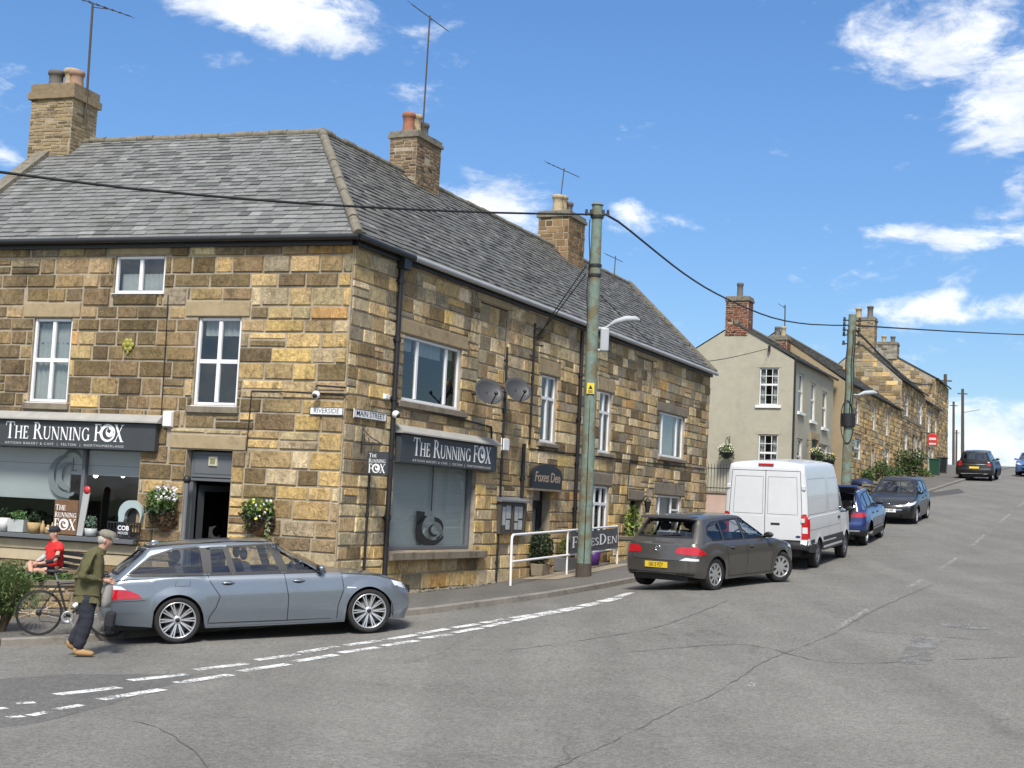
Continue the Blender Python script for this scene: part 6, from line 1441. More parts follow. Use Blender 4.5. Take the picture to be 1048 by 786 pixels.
def glyph(c):
    if c == 'T': return .80, stem(.40, s1=False)+[hb(.02, .78, 1-TN/2), [(.02, 1), (.08, 1), (.05, .78), (.0, .76)], [(.72, 1), (.78, 1), (.80, .76), (.75, .78)]]
    if c == 'H': return .92, stem(.17)+stem(.75)+[hb(.2, .72, .52)]
    if c == 'E': return .70, stem(.17, s0=False, s1=False)+[hb(.04, .62, TN/2), hb(.04, .58, 1-TN/2), hb(.2, .48, .52), [(.56, 0), (.62, 0), (.66, .25), (.61, .23)], [(.52, 1), (.58, 1), (.60, .77), (.55, .79)], [(.45, .42), (.49, .42), (.49, .62), (.45, .62)]]
    if c == 'F': return .64, stem(.17, s1=False)+[hb(.04, .58, 1-TN/2), hb(.2, .48, .50), [(.52, 1), (.58, 1), (.60, .77), (.55, .79)], [(.45, .40), (.49, .40), (.49, .60), (.45, .60)]]
    if c == 'R': return .84, stem(.17)+[ring_(.26, .745, (.34, .255), (.20, .20), -90, 90), hb(.16, .28, 1-TN/2), hb(.16, .28, .49+TN/2), bar_(.42, .5, .76, 0, .15), hb(.66, .90, .025, .05)]
    if c == 'U': return .92, stem(.17, .3, 1, s0=False)+stem(.77, .3, 1, w=TN, s0=False)+[ring_(.47, .32, (.335, .33), (.24, .25), 180, 360)]
    if c == 'N': return .98, stem(.15, w=TN)+stem(.82, w=TN, s0=False)+[[(.02, 1), (.24, 1), (.855, .0), (.74, 0)]]
    if c == 'I': return .36, stem(.18)
    if c == 'G': return .92, [ring_(.48, .5, (.43, .52), (.28, .46), 45, 335), stem(.80, .05, .46, s0=False)[0], hb(.66, .92, .45, .05), [(.74, 1), (.80, 1), (.80, .72), (.76, .74)]]
    if c == 'X': return .90, [bar_(.72, 0, .16, 1, .18), bar_(.14, 0, .74, 1, .065), hb(.02, .28, .025, .05), hb(.58, .88, .025, .05), hb(.04, .32, .975, .05), hb(.62, .86, .975, .05)]
    if c == 'D': return .92, stem(.17)+[ring_(.30, .5, (.52, .5), (.36, .44), -90, 90), hb(.16, .32, 1-TN/2), hb(.16, .32, TN/2)]
    if c == 'S': return .62, [ring_(.30, .74, (.25, .26), (.13, .20), 20, 270), ring_(.30, .27, (.27, .27), (.14, .20), -160, 90), [(.48, .98), (.52, .98), (.52, .76), (.49, .76)]]
    if c == 'O': return .94, [ring_(.47, .5, (.44, .52), (.29, .46), 0, 359.9)]
    return .34, []
def serif(mb, items, h, z=0, mi=0, M=None, gap=.05, width=None, center=False):   # items: (char, scale); returns logo centres
    w_ = 0
    for c, s_ in items: w_ += ((.98 if c == '@' else glyph(c)[0])*s_+gap)
    k_ = (width/(w_*h)) if width else 1; x = 0; logos = []; x_off = -w_*h*k_/2 if center else 0
    for c, s_ in items:
        if c == '@': logos.append((x_off+(x+.49*s_)*h*k_, .5*s_*h, .52*s_*h)); x += .98*s_+gap; continue
        a, polys = glyph(c); e = 0
        for P in polys:
            e += .00012; mb.ext([(x_off+(x+px*s_)*h*k_, py*s_*h) for px, py in P], z+e-.001, z+e+.002, mi, M=M)
        x += a*s_+gap
    return logos
def logo(mb, lx, ly, r_, z, M, dark=1, kx=1.0):   # pale disc with a dark curled tail in it
    mb.ext([(lx+r_*math.cos(i/28*6.2832)*kx, ly+r_*math.sin(i/28*6.2832)) for i in range(28)], z, z+.002, 0, M=M)
    P = arcpts(lx+.05*r_, ly-.05*r_, r_*.70*kx, r_*.70, 100, 380, 18)+arcpts(lx+.28*r_, ly+.08*r_, r_*.52*kx, r_*.55, 380, 100, 18); mb.ext(P, z+.002, z+.004, dark, M=M)
    mb.ext([(lx-.1*r_*kx, ly+.15*r_), (lx+.28*r_*kx, ly-.05*r_), (lx+.45*r_*kx, ly+.30*r_), (lx+.2*r_*kx, ly+.42*r_), (lx+.05*r_*kx, ly+.62*r_)], z+.002, z+.0045, dark, M=M)
NAME = [('T', 1), ('H', .76), ('E', .76), (' ', .9), ('R', 1), ('U', .76), ('N', .76), ('N', .76), ('I', .76), ('N', .76), ('G', .76), (' ', .9), ('F', 1), ('@', 1.0), ('X', 1)]
FLm = FL @ Matrix.Diagonal((-1, 1, 1, 1))    # mirrored so that x runs to the viewer's right on the corner front
def LM(l, z, d): return frame(C0+dL*l+UP*z+nL*d, -dL, UP, nL)
def RM(t, z, d): return frame(C0+dR*t+UP*z+nR*d, dR, UP, nR)
m_sub = mat('grey_lettering', (.5, .5, .5), .5)
def shop_sign(name, label, Mo, w_, h_, tx, tw, th, ty, sub=True):
    q = Mo @ Vector((w_/2, 0, 0)); root = thing(name, label, 'sign', q); b = MB(); b.cbox(0, w_, 0, h_, -.10, .02, .012, M=Mo); b.build('sign_board', m_dgrey, root, bevel=.006)
    b = MB(); lg = serif(b, NAME, th, 0, 0, Mo @ Matrix.Translation((tx, ty, .021)), gap=.045, width=tw)
    for lx, ly, r_ in lg: logo(b, lx, ly, r_, 0, Mo @ Matrix.Translation((tx, ty, .021)))
    b.build('lettering', [m_letter, m_dgrey], root)
    if sub: text_mesh('ARTISAN BAKERY & CAFE  |  FELTON  |  NORTHUMBERLAND', th*.2, m_sub, Mo @ Matrix.Translation((tx+tw/2, ty-th*.27, .021)), root, 'small_lettering', .001, spacing=1.25, width=tw)
    b = MB(); b.add([(-.05, h_+.002, -.1), (w_+.06, h_+.002, -.1), (w_+.06, h_+.002, .10), (-.05, h_+.002, .10), (-.05, h_+.17, -.1), (w_+.06, h_+.17, -.1), (w_+.06, h_+.03, .10), (-.05, h_+.03, .10)], [(3, 2, 1, 0), (4, 5, 6, 7), (0, 1, 5, 4), (1, 2, 6, 5), (2, 3, 7, 6), (3, 0, 4, 7)], M=Mo); b.build('lead_flashing', mat('pale_flashing', (.34, .33, .30), .6, .2, 3), root)
    return root
# corner front sign: text spans image columns 4..126
l0, z0 = onL(158, 448, .2); lt1 = onL(126, 448, .2)[0]; lt0 = onL(4, 448, .2)[0]
shop_sign('shop_sign', 'long dark grey cafe name sign over the left shop window', LM(8.35, .68, .14), 8.35-l0, .54, 8.35-lt0, lt0-lt1, .33, .165)
shop_sign('shop_sign', 'dark grey cafe name sign on the street side over the right shop window', RM(1.88, .72, .14), 4.44, .58, .52, 3.62, .36, .17)
# ------------------------------------------------------------------ shop windows
m_decal = mat('decal_grey', (.15, .18, .19), .6, .03); m_light = mat('lit_bulb', (1, .93, .8), .5, 0, emit=6)
m_shopin = mat('shop_interior', (.02, .019, .018), .9, .3, 1)
def shopwin(M, a, b_, c, d, mull, label, parent, depth):
    f = MB(); z0, z1 = -depth, -depth+.09; fw = .09
    for bx in ((a, a+fw, c, d), (b_-fw, b_, c, d), (a+fw, b_-fw, c, c+fw), (a+fw, b_-fw, d-fw, d)): f.cbox(*bx, z0, z1, .012, M=M)
    for x in mull: f.cbox(x-.05, x+.05, c+fw, d-fw, z0, z1-.006, .012, M=M)
    wn = f.build('window', m_bgrey, parent); wn['label'] = label
    p = MB(); p.add([(a+.03, c+.03, z0+.03), (b_-.03, c+.03, z0+.03), (b_-.03, d-.03, z0+.03), (a+.03, d-.03, z0+.03)], [(0, 1, 2, 3)], M=M); p.build('pane', m_shopg, wn)
    r_ = MB(); e = z0-2.2; r_.add([(a-.6, c-.8, z0-.05), (b_+.6, c-.8, z0-.05), (b_+.6, d+.3, z0-.05), (a-.6, d+.3, z0-.05), (a-.6, c-.8, e), (b_+.6, c-.8, e), (b_+.6, d+.3, e), (a-.6, d+.3, e)], [(4, 5, 6, 7), (0, 1, 5, 4), (1, 2, 6, 5), (2, 3, 7, 6), (3, 0, 4, 7)], M=M); r_.build('room', m_shopin, wn)
    return wn
lm_ = onL(84, 500, -.2)[0]
wl_ = shopwin(FL, 4.22, 8.6, -.98, 1.2, (lm_,), 'wide cafe window with grey blinds and plants on its sill', bld, .28)
def onLd(px, py, d): return onL(px, py, d)
DB = -.32
zb0 = onL(110, 486, DB)[1]; zbl = onL(36, 509, DB)[1]; lbl = onL(70.5, 500, DB)[0]; zh = onL(60, 474.5, DB)[1]
b = MB(); b.box(4.3, 8.55, zh, 1.15, DB-.03, DB, M=FL); b.build('blind', m_blind, wl_)
b = MB(); b.box(4.3, lbl-.02, zb0, zh-.006, DB-.05, DB-.02, M=FL); b.box(4.3, lbl-.02, zb0-.02, zb0+.02, DB-.05, DB+.0, M=FL); b.build('blind', m_blind, wl_)
b = MB(); b.box(lbl, 8.55, zbl, zh-.006, DB-.045, DB-.015, M=FL); b.box(lbl, 8.55, zbl-.02, zbl+.025, DB-.05, DB-.0, M=FL); b.build('blind', m_blind, wl_)
lc, zc = onL(67.4, 487, -.24); b = MB(); r0 = .42
def crescent(mb, cx, cy, r1, ox, oy, r2, a0, a1, z, mi, M): mb.ext(arcpts(cx, cy, r1, r1, a0, a1, 26)+arcpts(cx+ox, cy+oy, r2, r2, a1-6, a0+6, 26), z, z+.003, mi, M=M)
Ml = LM(lc, zc, -.245)
crescent(b, 0, 0, r0, .08, .03, r0*.86, 95, 300, 0, 0, Ml); crescent(b, .05, .0, r0*.66, .07, .02, r0*.52, 80, 280, .001, 0, Ml); crescent(b, .12, .30, r0*.55, .0, -.07, r0*.56, 20, 160, .002, 0, Ml)
crescent(b, .18, -.02, r0*.34, .06, .02, r0*.26, 60, 300, .0035, 1, Ml); b.box(.14, .155, .1, .36, .0, .003, 1, M=Ml)
b.build('window_decal', [m_decal, m_trim], wl_)
for px in (98, 126):
    q = hit(px, 486, C0-nL*1.0, nL); b = MB(); b.blob((q.x, q.y, q.z), .05, .05, .06, 12, 8); b.build('ceiling_light', m_light, wl_)
wr_ = shopwin(FR, 1.93, 5.62, -1.0, 1.2, (), 'street side cafe window with a pale blind pulled down', bld, .18)
b = MB()
for i in range(24): z_ = -.92+2.05*i/24; b.box(1.97, 5.58, z_, z_+.0845, -.215, -.205-.001*(i % 2), M=FR)
b.build('blind', mat('pale_blind', (.31, .35, .35), .8, .04, 2), wr_)
tc_, zc = onR(441, 541, -.14); Mr = RM(tc_, zc, -.142) @ Matrix.Diagonal((2.0, 1, 1, 1)); b = MB()
crescent(b, 0, -.02, .34, .07, .05, .27, 120, 330, 0, 0, Mr); b.ext([(-.32, .05), (-.33, .36), (-.15, .34), (-.17, .16)], .0, .003, M=Mr); crescent(b, .06, .02, .22, .0, -.07, .20, -70, 90, .001, 0, Mr); crescent(b, .07, -.04, .13, .03, .02, .10, 90, 300, .002, 0, Mr); b.box(-.02, .0, .36, 1.35, 0, .003, M=Mr)
b.build('window_decal', m_trim, wr_)
b = MB(); Mx = FL; b.cbox(4.1, 8.7, -1.10, -.985, -.26, .22, .015, M=FL); b.build('window_ledge', m_bgrey, bld, bevel=.008)
b = MB(); b.cbox(4.1, LE-.02, -1.30, -1.11, -.0, .06, .01, M=FL); b.cbox(4.1, LE-.02, -1.52, -1.31, 0, .045, .01, M=FL); b.build('stall_riser', mat('pale_ledge', (.46, .38, .25), .85, .15, 4), bld)
# corner front doorway: grey panel, frame, half open dark door
b = MB(); b.cbox(2.26, 3.2, .24, .74, -.22, -.16, .01, M=FL); b.cbox(2.32, 3.14, .30, .68, -.16, -.15, .02, M=FL); b.cbox(2.26, 3.2, .17, .235, -.24, -.12, .01, M=FL); b.cbox(3.10, 3.2, -2.1, .165, -.24, -.12, .01, M=FL); b.cbox(2.26, 2.32, -2.1, .165, -.24, -.12, .01, M=FL)
dfr = b.build('door_frame', m_bgrey, bld)
b = MB(); q0_ = onL(212, 477, -.1); q1_ = onL(222, 467, -.1); b.cbox(q1_[0], q0_[0], q0_[1], q1_[1], -.15, -.12, .012, M=FL); b.build('framed_notice', mat('cream_card', (.55, .52, .38), .6), dfr)
b = MB(); b.box(q1_[0]+.04, q0_[0]-.04, q0_[1]+.04, q1_[1]-.04, -.121, -.117, M=FL); b.build('notice_print', mat('olive_print', (.22, .22, .12), .6, .3, 30), dfr)
b = MB(); b.add([(1.9, -2.1, -.3), (3.6, -2.1, -.3), (3.6, .9, -.3), (1.9, .9, -.3), (1.9, -2.1, -2.2), (3.6, -2.1, -2.2), (3.6, .9, -2.2), (1.9, .9, -2.2)], [(4, 5, 6, 7), (0, 1, 5, 4), (2, 3, 7, 6), (3, 0, 4, 7), (1, 2, 6, 5)], M=FL); b.build('room', m_shopin, bld)
b = MB(); Md = frame(C0+dL*3.08-nL*.3-UP*2.05, (-dL*.45-nL*.89), UP, (nL*.45-dL*.89)); b.ext([(0, 0), (.85, 0), (.85, 2.15), (0, 2.15)], -.02, .02, holes=[[(.12, .2), (.73, .2), (.73, 2.03), (.12, 2.03)]], M=Md); dl_ = b.build('door', m_dgrey, bld)
b = MB(); b.add([(.12, .2, 0), (.73, .2, 0), (.73, 2.03, 0), (.12, 2.03, 0)], [(0, 1, 2, 3)], M=Md); b.build('pane', m_shopg, dl_)
b = MB(); crescent(b, .42, 1.25, .13, .04, .02, .10, 90, 330, .004, 0, Md); b.box(.28, .31, 1.15, 1.36, .004, .006, M=Md); b.box(.3, .38, 1.33, 1.36, .004, .006, M=Md); b.box(.3, .36, 1.25, 1.28, .004, .006, M=Md); b.box(.18, .30, .65, .78, .004, .006, M=Md); b.build('door_decal', mat('dim_lettering', (.07, .07, .07), .6), dl_)
# street doors
for (a, b_, c, d, tr, lab) in ((8.78, 9.86, -1.75, .42, .1, 'dark glazed door under the arched sign'), (15.72, 16.75, -1.5, .31, None, 'dark plain door behind potted plants')):
    f = MB(); zt_ = d-.32 if tr else d-.05
    f.cbox(a+.01, a+.1, c, d-.01, -.28, -.2, .01, M=FR); f.cbox(b_-.1, b_-.01, c, d-.01, -.28, -.2, .01, M=FR); f.cbox(a+.1, b_-.1, zt_, zt_+.05, -.28, -.2, .01, M=FR); df = f.build('door', m_black, bld); df['label'] = lab
    f = MB(); f.ext([(a+.1, c), (b_-.1, c), (b_-.1, zt_), (a+.1, zt_)], -.27, -.23, holes=[[(a+.22, c+1.0), (b_-.22, c+1.0), (b_-.22, zt_-.15), (a+.22, zt_-.15)]] if tr else [], M=FR); f.build('door_leaf', m_black if tr else m_trim, df)
    if tr:
        f = MB(); f.box(a+.1, b_-.1, zt_+.052, d-.01, -.27, -.24, M=FR); f.build('transom_panel', mat('pale_transom', (.42, .40, .38), .5, .08), df)
        f = MB(); f.add([(a+.22, c+1.0, -.25), (b_-.22, c+1.0, -.25), (b_-.22, zt_-.15, -.25), (a+.22, zt_-.15, -.25)], [(0, 1, 2, 3)], M=FR); f.build('pane', m_glass, df); f = MB(); f.box(a+.2, b_-.2, c+.9, zt_-.1, -.32, -.29, M=FR); f.build('net_curtain', m_curt, df)
# ------------------------------------------------------------------ things fixed to the walls
def plateL(name, label, cat, M, w_, h_, txt, size, board, ink, sx=1.0, edge=None):
    r_ = thing(name, label, cat, M.translation); b = MB(); b.cbox(-w_/2, w_/2, -h_/2, h_/2, 0, .02, .004, 0, M=M); b.build('sign_plate', board, r_)
    if edge:
        b = MB()
        for bx in ((-w_/2, w_/2, h_/2-.018, h_/2-.004), (-w_/2, w_/2, -h_/2+.004, -h_/2+.018), (-w_/2+.004, -w_/2+.018, -h_/2, h_/2), (w_/2-.018, w_/2-.004, -h_/2, h_/2)): b.box(*bx, .02, .0225, M=M)
        b.build('sign_border', edge, r_)
    text_mesh(txt, size, ink, M @ Matrix.Translation((0, 0, .0205)), r_, 'lettering', .001, sx=sx, off=.0012); return r_
l_, z_ = onL(335.5, 421); plateL('street_name_plate', 'white street name plate reading RIVERSIDE left of the corner', 'sign', LM(l_, z_, .045), .68, .155, 'RIVERSIDE', .125, m_white, mat('grey_ink', (.10, .10, .11), .5), .92, m_black)
t_, z_ = onR(376.5, 425); plateL('street_name_plate', 'white street name plate reading MAIN STREET right of the corner', 'sign', RM(t_, z_, .045), 1.2, .175, 'MAIN STREET', .14, m_white, m_black, 1.25, m_black)
l_, z_ = onL(173.5, 429); b = MB(); b.cbox(l_-.11, l_+.11, z_-.16, z_+.16, .0, .10, .02, M=FL); tag(b.build('alarm_box', m_white, bevel=.01), 'white alarm box on the wall between the left sign and the door', 'alarm box')
t_, z_ = onR(515, 455); b = MB(); b.cbox(t_-.17, t_+.17, z_-.15, z_+.15, .0, .09, .02, M=FR); tag(b.build('junction_box', m_white, bevel=.01), 'white box on the wall right of the street side sign', 'box')
t_, z_ = onR(393, 406); b = MB(); b.cbox(t_-.1, t_+.1, z_-.06, z_+.06, .0, .09, .02, M=FR); tag(b.build('junction_box', m_white, bevel=.01), 'small white box beside the tall black downpipe', 'box')
l_, z_ = onL(132.5, 353); pq = FL @ Vector((l_, z_, .05)); b = MB(); Mp = LM(l_, z_, .04)
for i in range(6): a = i*math.pi/3; b.blob((.085*math.cos(a), .085*math.sin(a), .01), .055, .055, .018, 10, 6, M=Mp)
b.blob((0, 0, .02), .055, .055, .03, 10, 6, 1, M=Mp); b.blob((0, -.15, .008), .03, .05, .012, 8, 6, 1, M=Mp); tag(b.build('wall_plaque', [mat('plaque_yellow', (.30, .28, .05), .5), mat('plaque_olive', (.25, .24, .04), .5)]), 'yellow flower shaped plaque between the two upper windows', 'plaque')
def camera_(name, label, q, n, arm):
    r_ = thing(name, label, 'camera', q); b = MB(); b.blob(tuple(q), .075, .075, .075, 16, 10); b.build('camera_dome', m_white, r_)
    b = MB(); p = q+Vector((crt.x*-.0, -.055, -.03)); b.blob(tuple(q+n*.045-UP*.02), .05, .05, .05, 12, 8); b.build('lens', m_black, r_)
    b = MB(); b.tube(arm, .018, 8); b.build('camera_arm', m_black, r_)
q = hit(323.5, 404, C0+nL*.16, nL); camera_('security_camera', 'white security camera hanging from a black arm above the RIVERSIDE plate', q, nL, [q+UP*.06, q+UP*.16, q+UP*.17-dL*.0-nL*.0, q+UP*.15-dL*.56-nL*.05])
q = hit(405, 424, C0+nR*.14, nR); camera_('security_camera', 'white security camera beside the downpipe above the street side sign', q, nR, [q, q-nR*.14])
def cable(pts, r_, label):
    b = MB(); b.tube(pts, r_, 6); tag(b.build('wall_cable', m_cable), label, 'cable')
Lp = lambda px, py, o=.04: hit(px, py, C0+nL*o, nL)
Rp = lambda px, py, o=.04: hit(px, py, C0+nR*o, nR)
cable([Lp(172, 302), Lp(170, 345), Lp(167, 390), Lp(165, 425)], .010, 'thin cable running down from the small top window')
cable([Lp(252, 462), Lp(255, 430), Lp(257.5, 400), Lp(300, 401), Lp(356, 404)], .012, 'thin cable bent round the upper right of the left front')
cable([Rp(403, 412, .06), Rp(476, 430, .06), Rp(503, 437, .05), Rp(503, 456, .05)], .022, 'black pipe running below the wide upper window to the sign')
cable([Rp(543, 459), Rp(610, 467), Rp(660, 473), Rp(721, 480)], .016, 'long cable along the street front above the ground floor')
cable([Rp(645, 470), Rp(642.5, 500), Rp(642, 512)], .014, 'short cable dropping to the plain door')
q = FR @ Vector((8.33, 3.95, .0)); b = MB()
for i in range(3): b.tube(arcpts3 if False else [q+nR*.06+UP*(.3-.2*i)+dR*.02, q+nR*.2+UP*(.3-.2*i)+dR*.2, q+nR*.06+UP*(.3-.2*i)+dR*.38], .015, 5)
b.tube([q+nR*.05-UP*.25, q+nR*.05+UP*.42], .022, 6); b.tube([q+nR*.05+UP*.05+dR*.02, q+nR*.08+UP*.35+dR*.6], .015, 5); tag(b.build('wire_bracket', m_black), 'black iron bracket under the gutter where the thin wires land', 'bracket')
def dish(label, px, py, sc):
    q = Rp(px, py, .42); r_ = thing('satellite_dish', label, 'satellite dish', q-nR*.42, group='satellite dishes on the street front'); ax_ = Vector((.42, -.80, .42)).normalized(); u = UP.cross(ax_).normalized(); v = ax_.cross(u)
    M = frame(q, u, v, ax_); b = MB(); b.lathe([(0, -.075), (.15*sc, -.06), (.27*sc, -.02), (.345*sc, .025), (.35*sc, .03), (.345*sc, .035), (.27*sc, -.01), (.15*sc, -.05), (0, -.065)], 32, M=M @ Matrix.Diagonal((1.05, .95, 1, 1))); b.build('reflector', mat('dish_grey', (.05, .05, .053), .5, .1, 5), r_)
    b = MB(); b.tube([M @ Vector((0, -.33*sc, .02)), M @ Vector((0, -.22, .30))], .016, 6); b.blob(tuple(M @ Vector((0, -.20, .31))), .045, .045, .045, 10, 6); b.build('receiver_arm', m_black, r_)
    b = MB(); b.tube([q-ax_*.06, q-nR*.30-UP*.05, q-nR*.42-UP*.05], .025, 8); b.build('wall_mount', m_black, r_)
dish('left one of the two grey satellite dishes', 500, 401, .95); dish('right one of the two grey satellite dishes', 529.5, 399, .92)
# hanging sign on its bracket
q = Rp(369.5, 448, .02); hs_ = thing('hanging_sign', 'small square cafe sign hanging from an iron bracket at the corner', 'sign', q)
b = MB(); w_ = .42; bo = px_at(386.5, 474, q+nR*.32); cM = frame(Vector((bo.x, bo.y, bo.z)), nR, UP, -dR); b.cbox(-.225, .225, -.215, .215, -.025, .022, .006, M=cM); b.build('sign_board', m_dgrey, hs_)
b = MB(); serif(b, [('T', .9), ('H', .7), ('E', .7)], .085, 0, 0, cM @ Matrix.Translation((-.18, .105, .0225)), width=.17); serif(b, [('R', 1), ('U', .8), ('N', .8), ('N', .8), ('I', .8), ('N', .8), ('G', .8)], .08, 0, 0, cM @ Matrix.Translation((-.18, .005, .0225)), width=.36)
lg = serif(b, [('F', 1), ('@', 1), ('X', 1)], .165, 0, 0, cM @ Matrix.Translation((-.18, -.18, .0225)), width=.37)
for lx, ly, r_ in lg: logo(b, lx, ly, r_, 0, cM @ Matrix.Translation((-.18, -.18, .0225)))
b.build('lettering', [m_letter, m_dgrey], hs_)
b = MB(); zt_ = bo.z+.34; s0 = C0+dR*((bo-C0).dot(dR)); s0.z = zt_; e_ = s0+nR*.66
b.tube([s0, e_], .012, 6); b.tube([s0+UP*.34+nR*.02, s0-UP*.16+nR*.02], .016, 6); b.tube(catmull([s0+UP*.32+nR*.02, s0+UP*.16+nR*.18, s0+nR*.5], .08), .011, 6)
for k_ in (.1, .2, .3): b.tube([s0+nR*k_, s0+nR*(k_-.04)+UP*(.28-k_*.75)], .008, 5)
for k_ in (-.16, .16): b.tube([bo+nR*k_+UP*.21, Vector((bo.x, bo.y, zt_))+nR*k_], .006, 5)
b.build('iron_bracket', m_black, hs_)
# arched sign, lantern, notice board
t0, z0 = onR(544.5, 500, .15); t1 = onR(575, 501, .15)[0]; zt_ = onR(560, 475, .15)[1]; w_ = t1-t0; h_ = zt_-.43
as_ = thing('arched_sign', 'black arched sign reading Foxes Den over the middle door', 'sign', FR @ Vector(((t0+t1)/2, .43, .1))); M = RM((t0+t1)/2, .43, .08)
P = [(-w_/2, 0), (w_/2, 0), (w_/2, h_*.55)]+arcpts(0, h_*.55, w_/2, h_*.45, 0, 180, 18)[1:]
b = MB(); b.ext(P, 0, .07, M=M); b.build('sign_board', m_black, as_)
b = MB(); b.box(-w_/2-.03, w_/2+.03, -.05, .0, -.06, .10, M=M); b.build('sign_rail', m_lintg, as_)
text_mesh('Foxes Den', .34, mat('aged_gold', (.36, .27, .19), .5), M @ Matrix.Translation((0, h_*.45, .0715)), as_, 'lettering', .002, sx=1.06, shear=.15, off=.004)
t_, z_ = onR(661, 517, .15); q = FR @ Vector((t_, z_, .2)); ln_ = thing('wall_lantern', 'black wall lantern right of the plain door', 'lantern', q); b = MB(); b.lathe([(.05, -.22), (.10, .08), (.12, .10), (.03, .2), (0, .22)], 6, M=Matrix.Translation(q), sm=False); b.build('lantern_case', m_black, ln_); b = MB(); b.tube([q+UP*.2, q+UP*.3-nR*.05, q+UP*.1-nR*.19], .015, 6); b.build('lantern_bracket', m_black, ln_)
nb_ = thing('notice_board', 'double glazed wooden notice board with papers under a lead hood', 'notice board', FR @ Vector((7.45, -.65, .05))); M = RM(6.75, -.66, .0)
b = MB(); b.ext([(0, 0), (1.42, 0), (1.42, .72), (0, .72)], .0, .12, holes=[[(.09, .07), (.66, .07), (.66, .66), (.09, .66)], [(.76, .07), (1.33, .07), (1.33, .66), (.76, .66)]], M=M); b.box(.02, 1.40, .02, .70, 0, .08, M=M); b.build('board_frame', mat('dark_timber', (.07, .06, .05), .6, .2, 8), nb_)
rg = random.Random(6); b = MB()
for (x, y, w_, h_) in ((.12, .2, .22, .42), (.37, .35, .26, .3), (.37, .1, .22, .22), (.80, .3, .24, .34), (1.07, .36, .22, .28), (.82, .1, .2, .16), (1.05, .1, .24, .22)): b.box(x, x+w_, y, y+h_, .082, .085, 0, (1, 1, 1), M)
b.build('papers', mat('notice_paper', (.62, .62, .60), .8, .25, 14), nb_); b = MB(); b.add([(.05, .05, .1), (1.37, .05, .1), (1.37, .68, .1), (.05, .68, .1)], [(0, 1, 2, 3)], M=M); b.build('pane', m_shopg, nb_)
b = MB(); b.add([(-.06, .73, 0), (1.5, .73, 0), (1.5, .73, .17), (-.06, .73, .17), (-.06, .86, 0), (1.5, .86, 0), (1.5, .77, .17), (-.06, .77, .17)], [(3, 2, 1, 0), (4, 5, 6, 7), (0, 1, 5, 4), (1, 2, 6, 5), (2, 3, 7, 6), (3, 0, 4, 7)], M=M); b.build('hood', m_lead, nb_)
q = Rp(590, 484, .08); 
# wall flower racks and the globe lamp by the corner door
def rack(label, px, py, w_, h_, seed, white):
    l_, z_ = onL(px, py, .18); q = FL @ Vector((l_, z_, .02)); rg = random.Random(seed); r_ = thing('wall_flower_rack', label, 'flower basket', q, group='flower racks beside the cafe door'); c = FL @ Vector((l_, z_, .2)); b = MB()
    M = FL @ Matrix.Translation((l_, z_, 0)); b.lathe([(w_*.5, 0), (w_*.47, -.14), (w_*.38, -.28), (w_*.2, -.36), (0, -.38)], 20, M=M @ Matrix.Rotation(-math.pi/2, 4, 'X'), a0=0, a1=math.pi)
    b2 = MB(); V = []
    for i in range(7):
        zz = -.38*i/6; rr = w_*.5*math.sqrt(max(0, 1-(i/6.3)**2.4)); V.append([(rr*math.cos(a), zz, .02+rr*.8*math.sin(a)) for a in [math.pi*j/14 for j in range(15)]])
    for i in range(6): b2.add(V[i]+V[i+1], [(j, j+1, j+16, j+15) for j in range(14)], 0, (1, 1, 1), M, True)
    for i in range(40): a = rg.uniform(.1, 3.0); zz = -rg.uniform(0, .3); rr = w_*.5*math.sqrt(max(0, 1-(-zz/.4)**2.4))+.01; b2.blob((rr*math.cos(a), zz, .02+rr*.8*math.sin(a)), .05, .04, .03, 6, 4, 1, M=M, jit=.3, rng=rg)
    b2.build('basket_liner', [m_wood, mat('moss_liner', (.05, .035, .02), .95, .4, 20)], r_)
    f = MB(); cc = (c.x, c.y, c.z+h_*.30); leaves(f, cc, w_*.55, w_*.42, h_*.42, 420, .045, [(.08, .15, .03), (.05, .10, .02), (.11, .19, .05)] if white else [(.14, .22, .05), (.09, .15, .04), (.05, .08, .02)], rg, .15)
    leaves(f, (c.x, c.y, c.z-.0), w_*.6, w_*.45, h_*.16, 160, .045, DARKG, rg, .2)
    for _ in range(70 if white else 40):
        p = Vector((cc[0]+rg.uniform(-.1, .55 if white else .45)*w_, cc[1]-rg.uniform(.0, .45)*w_, cc[2]+rg.uniform(.0 if white else -.5, .42)*h_)); u = Vector((rg.gauss(0, 1), rg.gauss(0, 1), rg.gauss(0, 1))).normalized(); v = u.orthogonal().normalized(); f.add([p-u*.03, p-v*.03, p+u*.03, p+v*.03], [(0, 1, 2, 3)], 0, (.75, .72, .75) if white or rg.random() < .6 else (.6, .55, .1))
    for _ in range(26): a = rg.uniform(0, 1); p = FL @ Vector((l_+w_*.5-(a*.15), z_+rg.uniform(-.25, .1), .2)); leaves(f, tuple(p), .05, .05, .06, 5, .035, [(.28, .27, .05), (.05, .04, .05), (.18, .22, .06)], rg, 0)
    if not white:
        for k_ in range(9): p = FL @ Vector((l_-w_*.42, z_-.06*k_, .22)); leaves(f, tuple(p), .05, .05, .05, 9, .035, [(.16, .22, .07), (.4, .4, .3)], rg, 0)
    f.build('flowers', m_leaf, r_); return r_
rack('flower rack with tall white flowers left of the cafe door', 165, 522, .56, .62, 61, True); rack('flower rack of trailing greenery right of the cafe door', 264, 527, .56, .42, 62, False)
